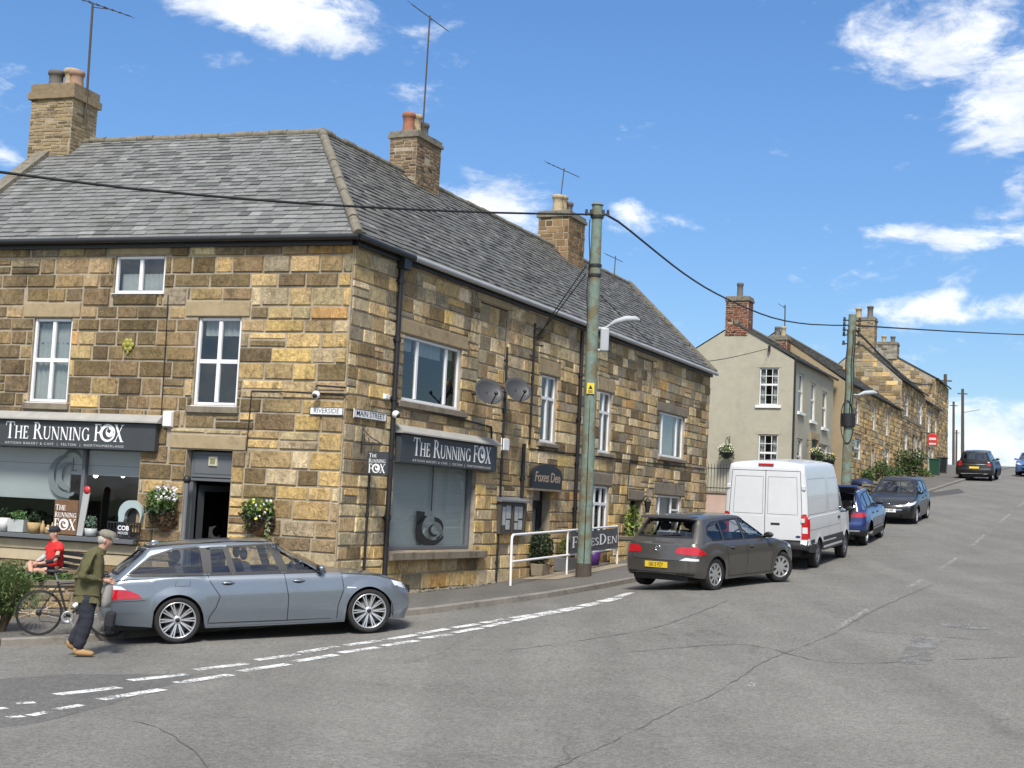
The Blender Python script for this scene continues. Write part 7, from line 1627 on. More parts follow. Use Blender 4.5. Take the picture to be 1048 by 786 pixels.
l_, z_ = onL(192, 491, .12); q = FL @ Vector((l_, z_, .14)); gl_ = thing('globe_lamp', 'dark globe lamp on a grey post left of the cafe door', 'lamp', q); b = MB(); b.blob(tuple(q), .075, .075, .08, 16, 10); b.build('globe', m_black, gl_); b = MB(); b.tube([q-UP*.05, Vector((q.x, q.y, gz(q.x, q.y)))], .045, 10); b.build('post', m_lead, gl_)
# window ledge display
m_pot = mat('white_pot', (.62, .62, .60), .5, .08); m_bask = mat('wicker', (.40, .28, .13), .8, .25, 30); m_zinc = mat('zinc', (.42, .44, .43), .5, .15, 6)
def potplant(name, label, px, py, w_, h_, shape, mt, pal, seed, ph, cat='plant pot'):
    l_, z_ = onL(px, py, .12); M = FL @ Matrix.Translation((l_, -.983, .10)) @ Matrix.Rotation(-math.pi/2, 4, 'X'); q = M.translation; r_ = thing(name, label, cat, q); b = MB(); rg = random.Random(seed)
    if shape == 'round': b.lathe([(0, 0), (w_*.40, 0), (w_*.5, h_), (w_*.45, h_), (w_*.42, h_*.8), (0, h_*.8)], 18, M=M)
    else: b.add([(-w_*.46, -.09, 0), (w_*.46, -.09, 0), (w_*.46, .09, 0), (-w_*.46, .09, 0), (-w_*.5, -.1, h_), (w_*.5, -.1, h_), (w_*.5, .1, h_), (-w_*.5, .1, h_)], [(0, 1, 2, 3), (7, 6, 5, 4), (4, 5, 1, 0), (5, 6, 2, 1), (6, 7, 3, 2), (7, 4, 0, 3)], M=M)
    b.build('pot', mt, r_, fixn=True); b = MB(); leaves(b, (q.x, q.y, q.z+h_+ph*.4), w_*.5, w_*.4, ph*.6, 140, .032, pal, rg, .1); b.build('foliage', m_leaf, r_)
potplant('plant_pot', 'white round pot with a dark plant at the left end of the window ledge', 3, 540, .24, .26, 'round', m_pot, DARKG, 71, .2)
potplant('plant_trough', 'pale zinc trough with a fresh green succulent on the window ledge', 18, 540, .38, .24, 'box', m_zinc, [(.10, .18, .06), (.07, .14, .05)], 72, .18)
potplant('plant_pot', 'wicker pot with a clipped dark plant on the window ledge', 34, 540, .26, .20, 'round', m_bask, DARKG, 73, .2)
for k_, (px, w_, h_, lab) in enumerate(((43, .10, .24, 'slim buff jar next to the wicker pot on the ledge'), (48.5, .13, .17, 'squat buff jar on the ledge beside the wooden board'), (53, .09, .22, 'buff bottle shaped jar against the wooden board'))):
    l_, z_ = onL(px, 540, .12); M = FL @ Matrix.Translation((l_, -.983, .10)) @ Matrix.Rotation(-math.pi/2, 4, 'X'); b = MB(); b.lathe([(0, 0), (w_*.45, 0), (w_*.5, h_*.4), (w_*.4, h_*.7), (w_*.18, h_*.85), (w_*.2, h_), (0, h_)], 14, M=M); tag(b.build('jar', m_bask), lab, 'jar')
l0, z0 = onL(78, 548, .12); l1, z1 = onL(56.5, 511, .12); M = LM(l1, -.983, .13); wb_ = thing('wooden_sign', 'brown wooden board with the cafe name standing on the window ledge', 'sign', M.translation); w_ = l1-l0; h_ = z1+.983
b = MB(); b.cbox(0, w_, 0, h_, -.03, .0, .006, M=M)
for k_ in (.33, .66): b.box(.005, w_-.005, h_*k_-.004, h_*k_+.004, 0, .0015, 1, M=M)
b.build('board', [m_wood, m_black], wb_); b = MB(); serif(b, [('T', .9), ('H', .8), ('E', .8)], .12, 0, 0, M @ Matrix.Translation((.03, h_*.70, .002)), width=w_*.45); serif(b, [('R', 1), ('U', .9), ('N', .9), ('N', .9), ('I', .9), ('N', .9), ('G', .9)], .10, 0, 0, M @ Matrix.Translation((.03, h_*.50, .002)), width=w_-.05); lg = serif(b, [('F', 1), ('@', 1), ('X', 1)], .21, 0, 0, M @ Matrix.Translation((.02, h_*.14, .002)), width=w_-.03)
for lx, ly, r_ in lg: logo(b, lx, ly, r_, 0, M @ Matrix.Translation((.02, h_*.14, .002)))
b.build('lettering', [m_letter, m_wood], wb_)
l0, z0 = onL(83.5, 546, .16); l1, z1 = onL(80, 503, .16); M = LM(l0+.1, -.983, .12); pb_ = thing('narrow_board', 'narrow pale leaning board with a round red top beside the window mullion', 'sign', M.translation)
b = MB(); b.add([(-.03, 0, 0), (.10, 0, 0), (.17, z1+.983, -.05), (.02, z1+.983, -.05), (-.03, 0, .02), (.10, 0, .02), (.17, z1+.983, -.03), (.02, z1+.983, -.03)], [(3, 2, 1, 0), (4, 5, 6, 7), (0, 1, 5, 4), (1, 2, 6, 5), (2, 3, 7, 6), (3, 0, 4, 7)], M=M); b.build('board', mat('grey_board', (.36, .36, .35), .6), pb_); b = MB(); b.lathe([(0, 0), (.075, 0), (.075, .02), (0, .02)], 20, M=M @ Matrix.Translation((.10, z1+1.02, -.04))); b.build('red_disc', mat('red_enamel', (.5, .04, .04), .4), pb_)
l0, z0 = onL(141.5, 556, .16); l1, z1 = onL(110, 536, .16); zz = -.983; M = LM(l1, zz, .14); w_ = l1-l0; h_ = z1-zz+.05; rk_ = thing('slatted_sign', 'black slatted sign reading COB HOUSE at the right end of the window ledge', 'sign', M.translation); b = MB()
b.box(0, w_, 0, .03, -.02, .02, M=M); b.box(0, w_, h_-.03, h_, -.02, .02, M=M)
for i in range(12): x = w_*i/11-.006; b.box(x, x+.012, .03, h_-.03, -.01, .01, M=M)
b.box(w_*.28, w_*.72, .05, h_-.06, .012, .02, M=M); b.build('rails', m_black, rk_); text_mesh('COB', .12, m_letter, M @ Matrix.Translation((w_*.5, h_*.62, .0205)), rk_, 'lettering', .001, off=.003); text_mesh('HOUSE', .07, m_letter, M @ Matrix.Translation((w_*.5, h_*.32, .0205)), rk_, 'lettering', .001)
lh, zh_ = onL(133, 526, .1); M = LM(lh, zh_, .05); hd2 = thing('display_hood', 'pale round topped hood with a dark opening above the slatted sign', 'display', M.translation); b = MB(); b.ext(arcpts(0, 0, .26, .26, -20, 200, 24)+[(-.25, -.30), (-.2, -.34)]+arcpts(.05, -.06, .17, .18, 190, -10, 18)+[(.22, -.2)], -.10, .05, M=M); b.build('hood', mat('pale_aqua', (.36, .44, .44), .4, .1, 3), hd2); b = MB(); b.lathe([(0, 0), (.17, 0)], 20, M=M @ Matrix.Translation((.05, -.06, -.05))); b.box(-.1, .2, -.34, -.18, -.06, .04, 1, M=M); b.build('opening', [m_trim, m_bask], hd2)
potplant('plant_pot', 'grey pot of silvery leaves beside the pale hood', 92, 545, .24, .15, 'round', m_zinc, [(.14, .2, .15), (.09, .15, .10)], 74, .26)
# ------------------------------------------------------------------ white handrail, banner, plants on the street side
def gp(px, py): return gnd(px, py, KH-.004)
def railpt(px, py): q = hit(px, py, C0+nR*.95, nR); q.z = gz(q.x, q.y)+KH-.004; return q
A, Bq, Cq = railpt(522.7, 591), railpt(580, 584), railpt(631.3, 578); hr = thing('handrail', 'white tubular handrail along the pavement by the middle door', 'railing', A)
ta, tb, tc2 = px_at(524, 547.5, A), px_at(581, 543, Bq), px_at(632, 538.5, Cq); ma, mb_, mc = px_at(523.5, 575, A), px_at(580.5, 568, Bq), px_at(631.7, 561.5, Cq)
b = MB(); dd = (tc2-ta).normalized()
b.tube([A, ta-UP*.09, ta-UP*.03+dd*.02, ta+dd*.09], .028, 10); b.build('post', m_white, hr); b = MB(); b.tube([Bq, tb], .026, 10); b.build('post', m_white, hr); b = MB(); b.tube([Cq, tc2-UP*.05, tc2-dd*.05], .028, 10); b.build('post', m_white, hr)
b = MB(); b.tube([ta+dd*.06, tb, tc2-dd*.03], .028, 10); b.build('top_rail', m_white, hr); b = MB(); b.tube([ma, mb_, mc], .026, 10); b.build('middle_rail', m_white, hr)
U = (tc2-tb); U.normalize(); nb2 = Vector((U.y, -U.x, 0)).normalized(); hgt = (tb-mb_).length; ln2_ = (tc2-tb).length; Vv = (UP-U*UP.dot(U)).normalized(); M = frame(mb_+U*.02+nb2*.035, U, Vv, U.cross(Vv)); 
bn = thing('banner', 'dark grey FOXESDEN banner tied to the white handrail', 'banner', mb_)
b = MB(); V = []; n = 24
for i in range(n+1):
    for j in range(5): V.append((.04+(ln2_-.1)*i/n, .03+(hgt-.06)*j/4-.02*math.sin(math.pi*i/n)*(j > 3), .012*math.sin(i*.9+j*.5)))
b.add(V, [(i*5+j, (i+1)*5+j, (i+1)*5+j+1, i*5+j+1) for i in range(n) for j in range(4)], 0, (1, 1, 1), M, True); b.build('banner_cloth', mat('banner_cloth', (.085, .085, .09), .6, .25, 4), bn)
b = MB(); serif(b, [('F', 1.15), ('O', .8), ('X', .8), ('E', .8), ('S', .8), ('D', 1.15), ('E', .8), ('N', .8)], hgt*.40, 0, 0, M @ Matrix.Translation((.12, hgt*.28, .022)), width=ln2_-.30); b.build('lettering', m_letter, bn)
lw = MB(); p0, p1 = gp(600, 577), gp(633, 571)
M = RM(13.4, 0, .55); zg = gz(*(M @ Vector((1.2, 0, 0))).xy)
backing(lw, M, -.6, 2.4, zg-.2, zg+.62, [], 0); stones(lw, M, -.6, 2.4, zg-.05, zg+.6, [], palR, 55, mi=1); lw.box(-.6, 2.4, zg+.62, zg+.70, -.3, .04, 2, M=M); tag(lw.build('low_wall', [m_mortar, m_stone, m_lintg]), 'low stone wall behind the grey banner', 'wall')
def tub(name, label, q, w_, h_, mt, pal, seed, ph, n, sz, rx_=None, cat='plant pot'):
    r_ = thing(name, label, cat, q); b = MB(); M = Matrix.Translation(q) @ Matrix.Rotation(math.pi/2-B_, 4, 'Z'); b.add([(-w_*.45, -.14, 0), (w_*.45, -.14, 0), (w_*.45, .14, 0), (-w_*.45, .14, 0), (-w_*.5, -.16, h_), (w_*.5, -.16, h_), (w_*.5, .16, h_), (-w_*.5, .16, h_)], [(3, 2, 1, 0), (4, 5, 6, 7), (0, 1, 5, 4), (1, 2, 6, 5), (2, 3, 7, 6), (3, 0, 4, 7)], M=M); b.build('tub', mt, r_, bevel=.01)
    b = MB(); rg = random.Random(seed); leaves(b, (q.x, q.y, q.z+h_+ph*.45), rx_ or w_*.5, rx_ or w_*.5, ph*.55, n, sz, pal, rg, .25)
    for i in range(5): b.tube([q+UP*h_, q+UP*(h_+ph*.5)+Vector((rg.uniform(-.1, .1), rg.uniform(-.1, .1), 0)), q+UP*(h_+ph*.9)+Vector((rg.uniform(-.15, .15), rg.uniform(-.15, .15), 0))], [.012, .01, .004], 5, 0, (.08, .06, .03))
    b.build('foliage', m_leaf, r_)
def wallpt(t, d): q = FR @ Vector((t, 0, d)); return Vector((q.x, q.y, gz(q.x, q.y)+KH))
q = wallpt(8.75, .3); tub('planter', 'dark bushy conifer in a stone tub beside the middle door', q, .5, .28, m_lintg, DARKG, 81, .85, 1500, .035, .30)
q = wallpt(10.3, .3); tub('planter', 'grey trough with a yellow green conifer right of the middle door', q, .8, .32, m_lead, [(.16, .18, .04), (.10, .13, .03)], 82, .55, 500, .03, .2)
q = wallpt(11.9, .42); b = MB(); b.lathe([(0, 0), (.15, 0), (.21, .42), (.19, .42), (.14, .05)], 18, M=Matrix.Translation(q)); b.tube([q+UP*.40+Vector((.2*math.cos(a), .02, .2*math.sin(a))) for a in [i*math.pi/10 for i in range(11)]], .01, 5); tag(b.build('bucket', mat('purple_plastic', (.10, .035, .22), .4, .1)), 'purple bucket behind the handrail beside the green pole', 'bucket')
q = wallpt(14.95, .4); tub('planter', 'dark blue tub with a tall leafy plant left of the plain door', q, .42, .42, mat('dark_blue_glaze', (.02, .03, .06), .3), [(.13, .20, .03), (.20, .26, .05), (.08, .14, .03)], 83, 1.05, 260, .07, .26)
q = wallpt(15.4, .85); tub('planter', 'small dark tub with pale leaves in front of the plain door', q, .34, .26, mat('slate_blue_pot', (.05, .06, .09), .4), [(.16, .2, .08), (.2, .2, .06)], 84, .5, 160, .05, .2)
t_, z_ = onR(548, 531); 
tt = FR @ Vector((8.4, 0, 1.0))
sheet('flagstones', [wallpt(7.7, .25), wallpt(12.2, .25), wallpt(12.2, 1.5), wallpt(7.2, 1.4)], m_flag, KH+.004)
sheet('flagstones', [FL @ Vector((1.9, 0, .05)), FL @ Vector((3.6, 0, .05)), FL @ Vector((3.6, 0, 1.1)), FL @ Vector((1.9, 0, 1.1))], m_flag, KH+.004)
# soil and weeds along the wall foot
b = MB(); rg = random.Random(12)
for i in range(70):
    t = rg.uniform(1.9, 6.6); q = FR @ Vector((t, 0, rg.uniform(.02, .16))); z_ = gz(q.x, q.y)+KH; b.blob((q.x, q.y, z_+.01), rg.uniform(.03, .09), rg.uniform(.03, .07), rg.uniform(.02, .06), 7, 5, jit=.25, rng=rg)
tag(b.build('rubble', m_ridge), kind='stuff')
# ------------------------------------------------------------------ aerials
def aerial(label, px0, py0, px1, py1, base, ends, r_=.022, n=8):
    p0 = px_at(px0, py0, base); dlt = ray(px1, py1); t = math.hypot(base.x, base.y)/math.hypot(dlt.x, dlt.y); p1 = dlt*t; r0 = thing('tv_aerial', label, 'aerial', p0, group='roof aerials')
    b = MB(); b.tube([p0, p1], r_, 6); b.build('mast', m_tarp, r0); b = MB(); e0, e1 = [ray(*e)*t for e in ends]; e1 = e1+Vector((0, .5, 0)); b.tube([e0, e1], .012, 5)
    for i in range(n): q = e0.lerp(e1, i/(n-1)); u = Vector((.35, .9, 0)).normalized()*(.22-.10*i/n); b.tube([q-u, q+u], .007, 4)
    b.tube([p1-UP*.1, e0.lerp(e1, .6)], .012, 5); b.build('elements', m_tarp, r0)
aerial('long aerial mast on the left chimney', 87, 128, 95, 3, CH['left']+nL*.5, ((80, -2), (128, 9)), .028)
aerial('tall thin aerial mast on the middle chimney', 430.5, 168, 440, 16, CH['mid']+nR*.4, ((421, 4), (457, 24)))
aerial('short aerial on the far chimney by the green pole', 573.5, 205, 577.5, 172, CH['far'], ((559, 166), (593, 177)), .018)
eb = AP+dR*(TE-uA_R-3); aerial('small aerial above the far end of the slate roof', 628, 290, 630, 262, eb, ((620, 260), (638, 265)), .018, 6)
cb = Qc-nR*rwc+dR*(lnc-.2); cb.z = 0; aerial('thin aerial above the cream house roof', 803, 345, 803.5, 312, cb, ((797, 311), (806, 314)), .03, 4)
# ------------------------------------------------------------------ terrace: low wall, hedge plants, bench
Zw = 22.6
def zpt(px, py, Z): d = ray(px, py); return d*(Z/d.y)
wA, wB = zpt(-60, 620, 22.0), zpt(78, 620, 23.2); wA.z = wB.z = 0; U = (wB-wA).normalized(); Nw = Vector((U.y, -U.x, 0)); M = frame(wA, U, UP, Nw); Lw = (wB-wA).length; zg = gz(wB.x, wB.y)
b = MB(); backing(b, M, 0, Lw, zg-.5, zg+.60, [], 0); stones(b, M, 0, Lw, zg-.1, zg+.58, [], lambda t, z, rg_: pick(rg_, dict(brown=.6, tan=1, umber=.5, grey=.7, pale=.4)), 66, mi=1, hh=(.12, .2), ll=(.18, .42)); b.box(0, Lw, zg+.6, zg+.68, -.35, .05, 2, M=M); b.add([(Lw, zg-.5, 0), (Lw, zg-.5, -.3), (Lw, zg+.6, -.3), (Lw, zg+.6, 0)], [(0, 1, 2, 3)], 0, M=M)
tag(b.build('low_wall', [m_mortar, m_stone, m_lintg]), 'low rubble stone wall behind the bicycle', 'wall')
bush('lavender_bush', 'big feathery green bush at the left edge in front of the bicycle wall', (*zpt(3, 640, 20.9).xy, gz(*zpt(3, 640, 20.9).xy)+.15), .62, .5, .62, 5200, .030, [(.10, .15, .045), (.07, .12, .035), (.14, .19, .07), (.05, .085, .03)], 91, 'bush', 10); _b = MB(); _q = zpt(3, 640, 20.9); _r = random.Random(3)
for _i in range(900):
    _a, _e = _r.uniform(0, 6.283), _r.uniform(.15, 1.5); _p = Vector((_q.x+.5*math.cos(_a)*math.cos(_e), _q.y+.5*math.sin(_a)*math.cos(_e), gz(_q.x, _q.y)+.40+.62*math.sin(_e))); _d = Vector((math.cos(_a)*math.cos(_e)+_r.uniform(-.4, .4), math.sin(_a)*math.cos(_e), math.sin(_e)+.6)).normalized(); _s = _d.orthogonal().normalized()*.006; _l = _r.uniform(.06, .17); _k = _r.uniform(.7, 1.3); _b.add([_p-_d*.08-_s, _p-_d*.08+_s, _p+_d*_l], [(0, 1, 2)], 0, (.10*_k, .14*_k, .045*_k))
_b.build('sprigs', m_leaf, [o for o in scn.objects if o.name == 'lavender_bush'][0])
for i, (px, Z, r_, h_, lab) in enumerate(((38, 23.0, .30, .15, 'small green plant on the wall behind the bicycle wheel'), (52, 23.2, .28, .15, 'clump of leaves on the wall below the red shirted man'), (68, 23.4, .25, .15, 'clump of leaves on the wall behind the man in green'))):
    q = zpt(px, 600, Z); bush('wall_plant', lab, (q.x, q.y, zg+.55), r_, r_, h_, 420, .04, GREENS, 95+i, 'plant', 4)

Qo = W(14, 16.5); house('stone_house', 'unseen rendered house added across the street for windows and cars to reflect', Qo, 46, 7.5, 4.6, 7.6, m_tan, [], [], seed=9, zbase=-3.2, lint=False)  # added out of view, only to give glass and car paint something to reflect
from mathutils import noise as mnoise
# ------------------------------------------------------------------ people and bicycle
def skinned(name, J, E, mtl, parent, sub=2, root=None, M=None, wr=0):   # J: name -> (x, y, z, r) or (x, y, z, rx, ry)
    me = bpy.data.meshes.new(name); ks = list(J); ix = {k_: i for i, k_ in enumerate(ks)}
    me.from_pydata([tuple((M @ Vector(J[k_][:3])) if M is not None else Vector(J[k_][:3])) for k_ in ks], [(ix[a], ix[b]) for a, b in E], []); me.materials.append(mtl)
    o = bpy.data.objects.new(name, me); COL.objects.link(o); o.parent = parent; ORG[o] = Vector()
    sk = o.modifiers.new('skin', 'SKIN'); sk.use_smooth_shade = True
    if not me.skin_vertices: 
        bm = bmesh.new(); bm.from_mesh(me); bm.verts.layers.skin.verify(); bm.to_mesh(me); bm.free()
    for k_ in ks:
        sv = me.skin_vertices[0].data[ix[k_]]; r_ = J[k_][3:]; sv.radius = (r_[0], r_[-1]); sv.use_root = (k_ == (root or ks[0]))
    s2 = o.modifiers.new('subsurf', 'SUBSURF'); s2.levels = sub; s2.render_levels = sub
    dg = bpy.context.evaluated_depsgraph_get(); m2 = bpy.data.meshes.new_from_object(o.evaluated_get(dg)); o.modifiers.clear(); o.data = m2
    for p in m2.polygons: p.use_smooth = True
    if wr:   # cloth folds
        ns = [v.normal.copy() for v in m2.vertices]
        for v, n_ in zip(m2.vertices, ns):
            c_ = v.co; k_ = mnoise.noise(Vector((c_.x*7, c_.y*7, c_.z*15)))+.6*mnoise.noise(Vector((c_.x*16+5, c_.y*16, c_.z*24))); v.co = c_+n_*wr*k_
    return o
m_skin = mat('skin', (.52, .30, .21), .55, .08, 10); m_hair = mat('grey_hair', (.38, .36, .33), .8, .2, 30)
m_jack = mat('olive_jacket', (.095, .088, .038), .9, .14, 6, .25, 22); m_jean = mat('dark_trousers', (.020, .022, .032), .9, .2, 6, .3, 18); m_tanb = mat('tan_boots', (.33, .20, .08), .7, .12, 8); m_capg = mat('checked_cap', (.22, .20, .16), .9, .3, 30)
m_bag = mat('grey_bag', (.24, .235, .22), .8, .12, 6); m_redj = mat('red_shirt', (.62, .022, .022), .8, .08, 6, .2, 20); m_blk = mat('black_cloth', (.018, .018, .022), .85, .15, 8)
def hand(J, E, pre, w, d, side, curl, s=1.0, up=Vector((0, 0, 1))):   # wrist joint w, direction d, palm side vector; five fingers
    d = d.normalized(); sd = side.normalized(); nn = d.cross(sd).normalized()
    p = w+d*.055*s; J[pre+'palm'] = (*p, .027*s, .020*s); E.append((pre+'wr', pre+'palm'))
    for i, (o, l) in enumerate(((-.030, .066), (-.010, .076), (.010, .072), (.028, .056))):
        k_ = p+d*.035*s+sd*o*s; J[f'{pre}k{i}'] = (*k_, .0095*s); E.append((pre+'palm', f'{pre}k{i}'))
        m1 = k_+(d*math.cos(curl)-nn*math.sin(curl))*l*.5*s; J[f'{pre}m{i}'] = (*m1, .0085*s); E.append((f'{pre}k{i}', f'{pre}m{i}'))
        m2 = m1+(d*math.cos(curl*2)-nn*math.sin(curl*2))*l*.5*s; J[f'{pre}t{i}'] = (*m2, .0070*s); E.append((f'{pre}m{i}', f'{pre}t{i}'))
    t1 = p-sd*.035*s+d*.0*s-nn*.01*s; J[pre+'th1'] = (*t1, .0115*s); E.append((pre+'palm', pre+'th1')); t2 = t1+(d*.8-sd*.35-nn*.5).normalized()*.045*s; J[pre+'th2'] = (*t2, .009*s); E.append((pre+'th1', pre+'th2'))
def head_parts(root, M, hc, tilt, cap, capm, brim_dir, hairm=None):
    # M: person frame; hc: head centre; features point along local +x turned by tilt
    H = M @ Matrix.Translation(hc) @ Matrix.Rotation(tilt, 4, 'Y')
    b = MB(); b.blob((-.012, 0, .012), .098, .079, .115, 20, 14, M=H)        # cranium fused with the body by overlap
    return H
def add_face(root, H, hair=True, beard=False):
    for sg in (1, -1):
        b = MB(); b.blob((.082, sg*.032, .012), .010, .013, .009, 8, 6, M=H); b.build('eye', m_white, root); b = MB(); b.blob((.090, sg*.032, .012), .004, .006, .006, 6, 5, M=H); b.build('pupil', m_black, root)
    b = MB(); b.blob((.088, 0, -.062), .008, .024, .006, 8, 5, M=H); b.build('mouth', mat('lips', (.35, .14, .12), .6), root)
# --- man in the olive jacket
foot = gnd(81, 671.5); MAN = thing('person', 'older man in olive jacket and checked cap standing behind the estate car holding a bag', 'person', foot, R(8), local=True)
Mm = None
J = {}; E = []
def chain(*ks):
    for a, b in zip(ks, ks[1:]): E.append((a, b))
J.update(pel=(.05, 0, .90, .085), wst=(.06, 0, 1.06, .085), chest=(.09, 0, 1.27, .09), nb=(.165, 0, 1.42, .075), nk=(.20, 0, 1.475, .055), hb=(.235, 0, 1.545, .082, .075), ht=(.245, 0, 1.645, .086, .080), hc=(.24, 0, 1.70, .055), nose=(.335, 0, 1.59, .014), chin=(.295, 0, 1.515, .030), br=(.325, 0, 1.565, .02))
chain('pel', 'wst', 'chest', 'nb', 'nk', 'hb', 'ht', 'hc'); E += [('hb', 'chin'), ('hb', 'br'), ('br', 'nose')]
for sg, pre in ((1, 'l'), (-1, 'r')):
    J[pre+'sh'] = (.09, sg*.175, 1.37, .04); J[pre+'el'] = (.0 if sg < 0 else .04, sg*.265, 1.10, .032); J[pre+'wr'] = (.285, sg*.075, 1.045, .028); E += [('chest', pre+'sh')]; chain(pre+'sh', pre+'el', pre+'wr')
    hand(J, E, pre, Vector(J[pre+'wr'][:3]), Vector((.85, -sg*.45, -.15)), Vector((.1, sg*.15, -1)) if True else None, .75)
    J[pre+'hip'] = (.06, sg*.095, .86, .07); E.append(('pel', pre+'hip'))
    if sg < 0: J[pre+'kn'] = (.085, sg*.105, .48, .06); J[pre+'an'] = (-.01, sg*.11, .10, .042); J[pre+'toe'] = (.17, sg*.12, .04, .035)
    else: J[pre+'kn'] = (.06, sg*.10, .47, .06); J[pre+'an'] = (-.14, sg*.12, .16, .042); J[pre+'toe'] = (.03, sg*.13, .06, .035)
    chain(pre+'hip', pre+'kn', pre+'an', pre+'toe')
skinned('body', J, E, m_skin, MAN, 2, 'pel')
JJ = dict(hem=(.05, 0, .84, .182), pel=(.05, 0, .93, .188), wst=(.06, 0, 1.07, .185), chest=(.085, 0, 1.27, .19), nb=(.14, 0, 1.40, .13), col=(.19, 0, 1.475, .078), col2=(.20, 0, 1.50, .072)); EE = [('hem', 'pel'), ('pel', 'wst'), ('wst', 'chest'), ('chest', 'nb'), ('nb', 'col'), ('col', 'col2')]
for sg, pre in ((1, 'l'), (-1, 'r')):
    JJ[pre+'sh'] = (.085, sg*.185, 1.37, .10); JJ[pre+'m'] = (.04, sg*.24, 1.24, .082); JJ[pre+'el'] = (.0 if sg < 0 else .04, sg*.27, 1.10, .074); JJ[pre+'fo'] = (.13, sg*.18, 1.07, .058); JJ[pre+'cu'] = (.255, sg*.09, 1.05, .047); EE += [('chest', pre+'sh'), (pre+'sh', pre+'m'), (pre+'m', pre+'el'), (pre+'el', pre+'fo'), (pre+'fo', pre+'cu')]
skinned('jacket', JJ, EE, m_jack, MAN, 3, 'pel', wr=.017)
TJ = dict(top=(.05, 0, .95, .16), pel=(.05, 0, .86, .165)); TE_ = [('top', 'pel')]
for sg, pre in ((1, 'l'), (-1, 'r')):
    TJ[pre+'th'] = (.06, sg*.09, .72, .122); TJ[pre+'kn'] = (.085 if sg < 0 else .03, sg*.10, .47, .098); TJ[pre+'ca'] = (.035 if sg < 0 else -.06, sg*.105, .28 if sg < 0 else .32, .09); TJ[pre+'an'] = (-.015 if sg < 0 else -.13, sg*.11, .10 if sg < 0 else .145, .082); TE_ += [('pel', pre+'th'), (pre+'th', pre+'kn'), (pre+'kn', pre+'ca'), (pre+'ca', pre+'an')]
skinned('trousers', TJ, TE_, m_jean, MAN, 3, 'pel', wr=.007)
for sg, an, toe in ((-1, (-.02, -.11, .07), (.21, -.125, .05)), (1, (-.15, .12, .135), (.05, .135, .05))):
    a, t = Vector(an), Vector(toe); SJ = dict(heel=(*(a+(a-t).normalized()*.03-UP*.01), .055, .05), mid=(*a.lerp(t, .45), .056, .048), ball=(*a.lerp(t, .8), .055, .040), toe=(*(t+(t-a).normalized()*.01), .042, .032), top=(*(a+UP*.08), .058)); skinned('boot', SJ, [('heel', 'mid'), ('mid', 'ball'), ('ball', 'toe'), ('heel', 'top')], m_tanb, MAN, 2, 'mid')
H = Matrix.Translation((.245, 0, 1.60)) @ Matrix.Rotation(R(14), 4, 'Y')
add_face(MAN, H @ Matrix.Translation((-.008, 0, -.01)))
for sg in (1, -1): b = MB(); b.blob((-.005, sg*.085, -.01), .022, .012, .032, 10, 8, M=H); b.build('ear', m_skin, MAN)
b = MB(); b.blob((-.045, 0, -.01), .068, .088, .075, 16, 10, M=H); b.build('hair', m_hair, MAN)
b = MB(); b.lathe([(.102, .045), (.112, .06), (.112, .085), (.095, .118), (.06, .138), (0, .145)], 24, M=H @ Matrix.Diagonal((1.08, .92, 1, 1))); b.add([(.06, -.085, .055), (.06, .085, .055), (.16, .065, .050), (.195, 0, .048), (.16, -.065, .050), (.06, -.085, .072), (.06, .085, .072), (.16, .065, .062), (.195, 0, .058), (.16, -.065, .062)], [(4, 3, 2, 1, 0), (5, 6, 7, 8, 9), (0, 1, 6, 5), (1, 2, 7, 6), (2, 3, 8, 7), (3, 4, 9, 8), (4, 0, 5, 9)], M=H); b.build('cap', m_capg, MAN)
Mb = Matrix.Translation(foot) @ Matrix.Rotation(R(8), 4, 'Z')
bg_ = thing('carrier_bag', 'grey cloth bag hanging from the hands of the man in olive', 'bag', Mb @ Vector((.33, -.03, .55))); b = MB(); V = []; n = 14
for (z, rx_, ry_) in ((1.03, .03, .025), (.98, .05, .04), (.86, .065, .07), (.76, .075, .08), (.68, .078, .085), (.67, .0, .0)):
    for i in range(n): a = 6.2832*i/n; k_ = 1+.12*math.sin(a*3+z*9); V.append((.335-(1.03-z)*.12+rx_*math.cos(a)*k_, -.01+ry_*math.sin(a)*k_, z))
b.add(V, [(r_*n+i, r_*n+(i+1) % n, (r_+1)*n+(i+1) % n, (r_+1)*n+i) for r_ in range(5) for i in range(n)], 0, (1, 1, 1), Mb, True); b.build('bag_cloth', m_bag, bg_, fixn=True)
b = MB(); b.box(.28, .41, -.11, .09, .44, .66, 0, (1, 1, 1), Mb @ Matrix.Translation((-.02, 0, 0)) @ Matrix.Rotation(.1, 4, 'Y')); b.build('bag_bottom', m_blk, bg_, bevel=.03)
# --- seated man in red on a dark bench
sp = zpt(55, 588, 24.6); zs_ = gz(sp.x, sp.y)+KH; seat = sp.z; hdR = R(222)
PR = thing('person', 'seated cyclist in a red shirt and black cap with one leg crossed over', 'person', Vector((sp.x, sp.y, zs_)), hdR, local=True)
s_h = seat-zs_
J = {}; E = []
J.update(pel=(0, 0, s_h+.08, .09), wst=(-.01, 0, s_h+.25, .085), chest=(.0, 0, s_h+.44, .09), nb=(.02, 0, s_h+.56, .065), nk=(.035, 0, s_h+.61, .052), hb=(.055, 0, s_h+.68, .08, .072), ht=(.05, 0, s_h+.77, .085, .078), hc=(.045, 0, s_h+.82, .055), br=(.135, 0, s_h+.70, .018), nose=(.15, 0, s_h+.715, .013), chin=(.11, 0, s_h+.645, .028))
chain('pel', 'wst', 'chest', 'nb', 'nk', 'hb', 'ht', 'hc'); E += [('hb', 'chin'), ('hb', 'br'), ('br', 'nose')]
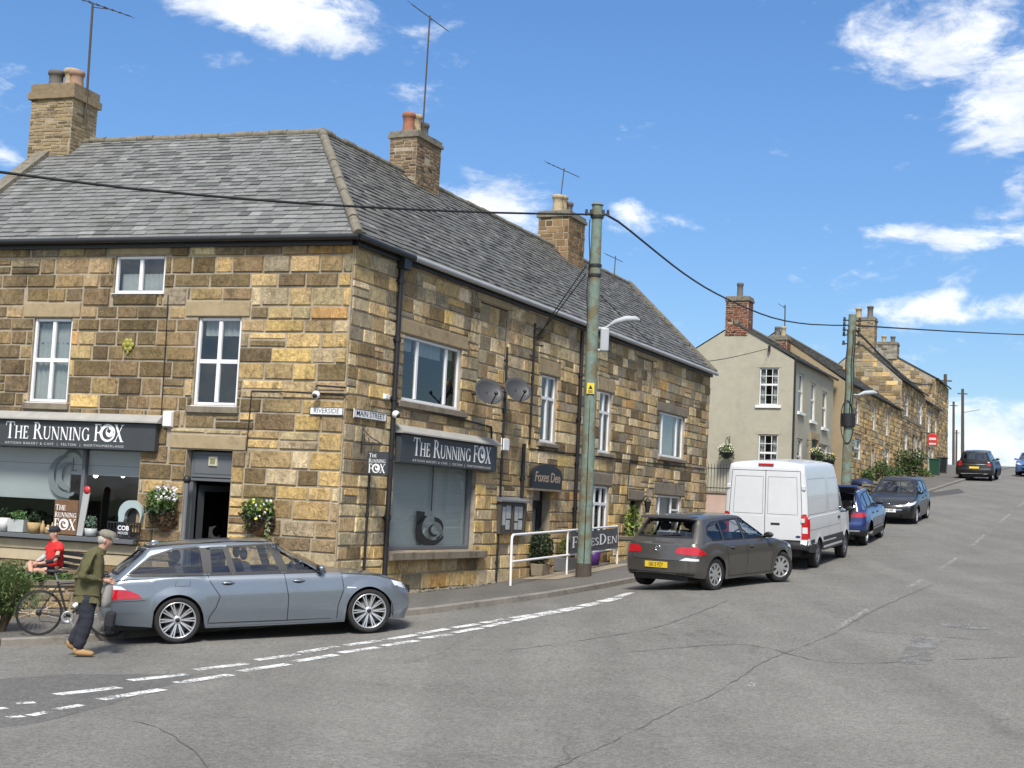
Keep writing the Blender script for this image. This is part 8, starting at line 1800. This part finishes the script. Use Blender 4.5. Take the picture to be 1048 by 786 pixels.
for sg, pre in ((1, 'l'), (-1, 'r')):
    J[pre+'sh'] = (.0, sg*.17, s_h+.52, .04); J[pre+'el'] = (.10, sg*.27, s_h+.27, .042); J[pre+'wr'] = (.31, sg*.12, s_h+.20, .027); E.append(('chest', pre+'sh')); chain(pre+'sh', pre+'el', pre+'wr'); hand(J, E, pre, Vector(J[pre+'wr'][:3]), Vector((.8, -sg*.5, 0)), Vector((.3, sg*.8, -.2)), .5)
    J[pre+'hip'] = (.05, sg*.095, s_h+.06, .09); E.append(('pel', pre+'hip'))
J.update(lkn=(.46, .10, s_h+.07, .058), lan=(.44, .09, .10, .04), ltoe=(.60, .10, .045, .034), rkn=(.44, -.06, s_h+.20, .058), ran=(.50, .20, s_h+.06, .04), rtoe=(.62, .24, s_h-.02, .034)); chain('lhip', 'lkn', 'lan', 'ltoe'); chain('rhip', 'rkn', 'ran', 'rtoe')
skinned('body', J, E, m_skin, PR, 2, 'pel')
JJ = dict(hem=(0, 0, s_h+.08, .165), wst=(-.01, 0, s_h+.26, .16), chest=(.0, 0, s_h+.44, .165), nb=(.02, 0, s_h+.56, .075)); EE = [('hem', 'wst'), ('wst', 'chest'), ('chest', 'nb')]
for sg, pre in ((1, 'l'), (-1, 'r')): JJ[pre+'sh'] = (.0, sg*.175, s_h+.52, .09); JJ[pre+'m'] = (.05, sg*.235, s_h+.39, .08); EE += [('chest', pre+'sh'), (pre+'sh', pre+'m')]
skinned('shirt', JJ, EE, m_redj, PR, 3, 'chest', wr=.014)
JJ = dict(a=(.05, -.24, s_h+.36, .052), b=(.10, -.27, s_h+.27, .05), c=(.26, -.15, s_h+.22, .036)); skinned('sleeve', JJ, [('a', 'b'), ('b', 'c')], mat('pale_sleeve', (.42, .44, .46), .8), PR, 2, 'b'); JJ = dict(a=(.05, .24, s_h+.36, .052), b=(.10, .27, s_h+.27, .05), c=(.26, .15, s_h+.22, .036)); skinned('sleeve', JJ, [('a', 'b'), ('b', 'c')], m_blk, PR, 2, 'b')
TJ = dict(top=(0, 0, s_h+.14, .135, .14), pel=(.02, 0, s_h+.06, .13, .14), lth=(.22, .10, s_h+.08, .09), lkn=(.38, .10, s_h+.08, .075), rth=(.22, -.08, s_h+.13, .09), rkn=(.36, -.065, s_h+.18, .075)); skinned('shorts', TJ, [('top', 'pel'), ('pel', 'lth'), ('lth', 'lkn'), ('pel', 'rth'), ('rth', 'rkn')], m_blk, PR, 2, 'pel')
for a, t in ((Vector((.43, .09, .08)), Vector((.60, .10, .045))), (Vector((.50, .20, s_h+.05)), Vector((.63, .24, s_h-.03)))): skinned('shoe', dict(h=(*a, .05), m=(*a.lerp(t, .6), .048), t=(*t, .036)), [('h', 'm'), ('m', 't')], m_blk, PR, 2, 'm')
skinned('sock', dict(a=(.44, .09, .16, .05), b=(.445, .092, .34, .056)), [('a', 'b')], m_blk, PR, 2, 'a')
H = Matrix.Translation((.055, 0, s_h+.73)); add_face(PR, H @ Matrix.Translation((-.008, 0, -.015)))
for sg in (1, -1): b = MB(); b.blob((0, sg*.083, -.01), .02, .012, .03, 10, 8, M=H); b.build('ear', m_skin, PR)
b = MB(); b.lathe([(.100, .03), (.108, .05), (.104, .08), (.085, .112), (.05, .128), (0, .133)], 24, M=H @ Matrix.Diagonal((1.05, .92, 1, 1))); b.add([(.06, -.08, .04), (.06, .08, .04), (.15, .06, .05), (.175, 0, .052), (.15, -.06, .05), (.06, -.08, .055), (.06, .08, .055), (.15, .06, .06), (.175, 0, .062), (.15, -.06, .06)], [(4, 3, 2, 1, 0), (5, 6, 7, 8, 9), (0, 1, 6, 5), (1, 2, 7, 6), (2, 3, 8, 7), (3, 4, 9, 8), (4, 0, 5, 9)], M=H); b.build('cap', m_blk, PR)
b = MB(); b.box(.109, .114, -.02, .02, .055, .095, M=H); b.build('cap_badge', m_letter, PR)
Mb2 = Matrix.Translation((sp.x, sp.y, zs_)) @ Matrix.Rotation(hdR, 4, 'Z'); be = thing('bench', 'dark metal bench under the seated man in red', 'bench', Vector((sp.x, sp.y, zs_)))
b = MB(); b.box(-.22, .26, -.65, .75, s_h-.075, s_h-.035, M=Mb2); b.build('seat', m_blk, be, bevel=.01)
b = MB()
for k_ in range(3): b.box(-.27, -.24, -.65, .75, s_h+.12+.11*k_, s_h+.19+.11*k_, M=Mb2)
b.box(-.275, -.25, -.62, -.57, s_h-.05, s_h+.42, M=Mb2); b.box(-.275, -.25, .67, .72, s_h-.05, s_h+.42, M=Mb2); b.build('backrest', m_blk, be)
for x in (-.2, .22):
    for y in (-.6, .7): b = MB(); b.tube([Mb2 @ Vector((x, y, 0)), Mb2 @ Vector((x, y, s_h-.07))], .02, 8); b.build('leg', m_blk, be)
# --- bicycle: back wheel at image (40, 622)
wc = zpt(40.3, 622.5, 20.55); zg_ = gz(wc.x, wc.y)+KH; rW = .335; hb_ = R(14); BK = thing('bicycle', 'black road bicycle standing on the pavement by the low wall', 'bicycle', Vector((wc.x, wc.y, zg_)), hb_, local=True)
m_alu = mat('bare_alloy', (.5, .5, .5), .3, .1, 5, metal=.8)
def bwheel(x, name='wheel'):
    M = Matrix.Translation((x, 0, rW)) @ Matrix.Rotation(math.pi/2, 4, 'X'); b = MB(); b.lathe([(.018, -.045), (.026, -.04), (.02, 0), (.026, .04), (.018, .045)], 14, M=M); w_ = b.build(name, m_alu, BK)
    an = [i/48*6.2832 for i in range(48)]; b = MB(); b.tube([M @ Vector((rW*.965*math.cos(a), rW*.965*math.sin(a), 0)) for a in an], .0125, 8, closed=True); b.build('tyre', m_tyre, w_)
    b = MB(); b.tube([M @ Vector((rW*.915*math.cos(a), rW*.915*math.sin(a), 0)) for a in an], .011, 6, closed=True); b.build('rim', m_trim, w_)
    b = MB()
    for i in range(24): a = i/24*6.2832; b.tube([M @ Vector((.022*math.cos(a+.9*(-1)**i), .022*math.sin(a+.9*(-1)**i), .03*(-1)**i)), M @ Vector((rW*.91*math.cos(a), rW*.91*math.sin(a), 0))], .0022, 4)
    b.build('spokes', m_alu, w_)
    return w_
bwheel(0); bwheel(1.0)
bb = Vector((.41, 0, .28)); stt = Vector((.23, 0, .80)); ht_ = Vector((.79, 0, .83)); hbm = Vector((.83, 0, .70)); ra, fa = Vector((0, 0, rW)), Vector((1.0, 0, rW))
b = MB()
for a, c, r_ in ((bb, stt, .017), (bb, hbm, .021), (stt+(bb-stt)*.06, ht_, .017), (ht_, hbm, .02)): b.tube([a, c], r_, 10)
for sg in (1, -1): b.tube([bb+Vector((0, sg*.03, 0)), ra+Vector((0, sg*.055, 0))], .010, 8); b.tube([stt+(bb-stt)*.08+Vector((0, sg*.015, 0)), ra+Vector((0, sg*.055, 0))], .009, 8); b.tube([hbm+Vector((.0, sg*.02, 0)), Vector((.9, sg*.05, .60)), fa+Vector((0, sg*.05, 0))], .011, 8)
b.build('frame', m_black, BK)
b = MB(); b.tube([stt, stt+(stt-bb).normalized()*.15], .014, 8); b.build('seat_post', m_alu, BK); sd = stt+(stt-bb).normalized()*.16
b = MB(); b.blob((sd.x-.02, 0, sd.z), .13, .07, .025, 14, 6); b.blob((sd.x+.10, 0, sd.z+.0), .10, .028, .022, 12, 6); b.build('saddle', m_black, BK)
b = MB(); b.tube([ht_, ht_+Vector((.02, 0, .06)), ht_+Vector((.10, 0, .09))], .015, 8); hx = ht_.x+.10; hz = ht_.z+.09; b.tube([(hx, -.20, hz), (hx, .20, hz)], .013, 8)
for sg in (1, -1): b.tube([(hx, sg*.20, hz), (hx+.08, sg*.21, hz), (hx+.11, sg*.21, hz-.06), (hx+.07, sg*.21, hz-.13), (hx-.02, sg*.21, hz-.13)], .015, 8)
b.build('handlebar', m_black, BK)
b = MB(); Mc = Matrix.Translation((bb.x, -.05, bb.z)) @ Matrix.Rotation(math.pi/2, 4, 'X'); b.lathe([(.085, -.004), (.095, 0), (.085, .004), (.05, .004), (.05, -.004), (.085, -.004)], 28, M=Mc); b.box(-.012, .012, -.17, 0, .004, .018, M=Mc @ Matrix.Rotation(.7, 4, 'Z')); b.box(-.012, .012, 0, .17, -.11, -.098, M=Mc @ Matrix.Rotation(.7, 4, 'Z')); b.build('crankset', m_alu, BK)
b = MB(); b.tube([(bb.x, -.05, bb.z+.09), (0, -.05, rW+.035)], .005, 5); b.tube([(bb.x, -.05, bb.z-.09), (.03, -.05, rW-.12), (0, -.05, rW-.035)], .005, 5); b.lathe([(.0, 0), (.045, 0), (.03, .02), (0, .02)], 16, M=Matrix.Translation((0, -.045, rW)) @ Matrix.Rotation(math.pi/2, 4, 'X')); b.build('chain', m_trim, BK)
b = MB(); d_ = (hbm-bb).normalized(); c_ = bb+d_*.16+Vector((-.035, 0, .045)); b.tube([c_, c_+d_*.14, c_+d_*.155, c_+d_*.17], [.036, .036, .022, .018], 14); b.build('water_bottle', m_white, BK)
b = MB(); b.blob((.43, -.17, .33), .10, .045, .055, 12, 8); b.build('saddle_bag', m_white, BK) if False else None
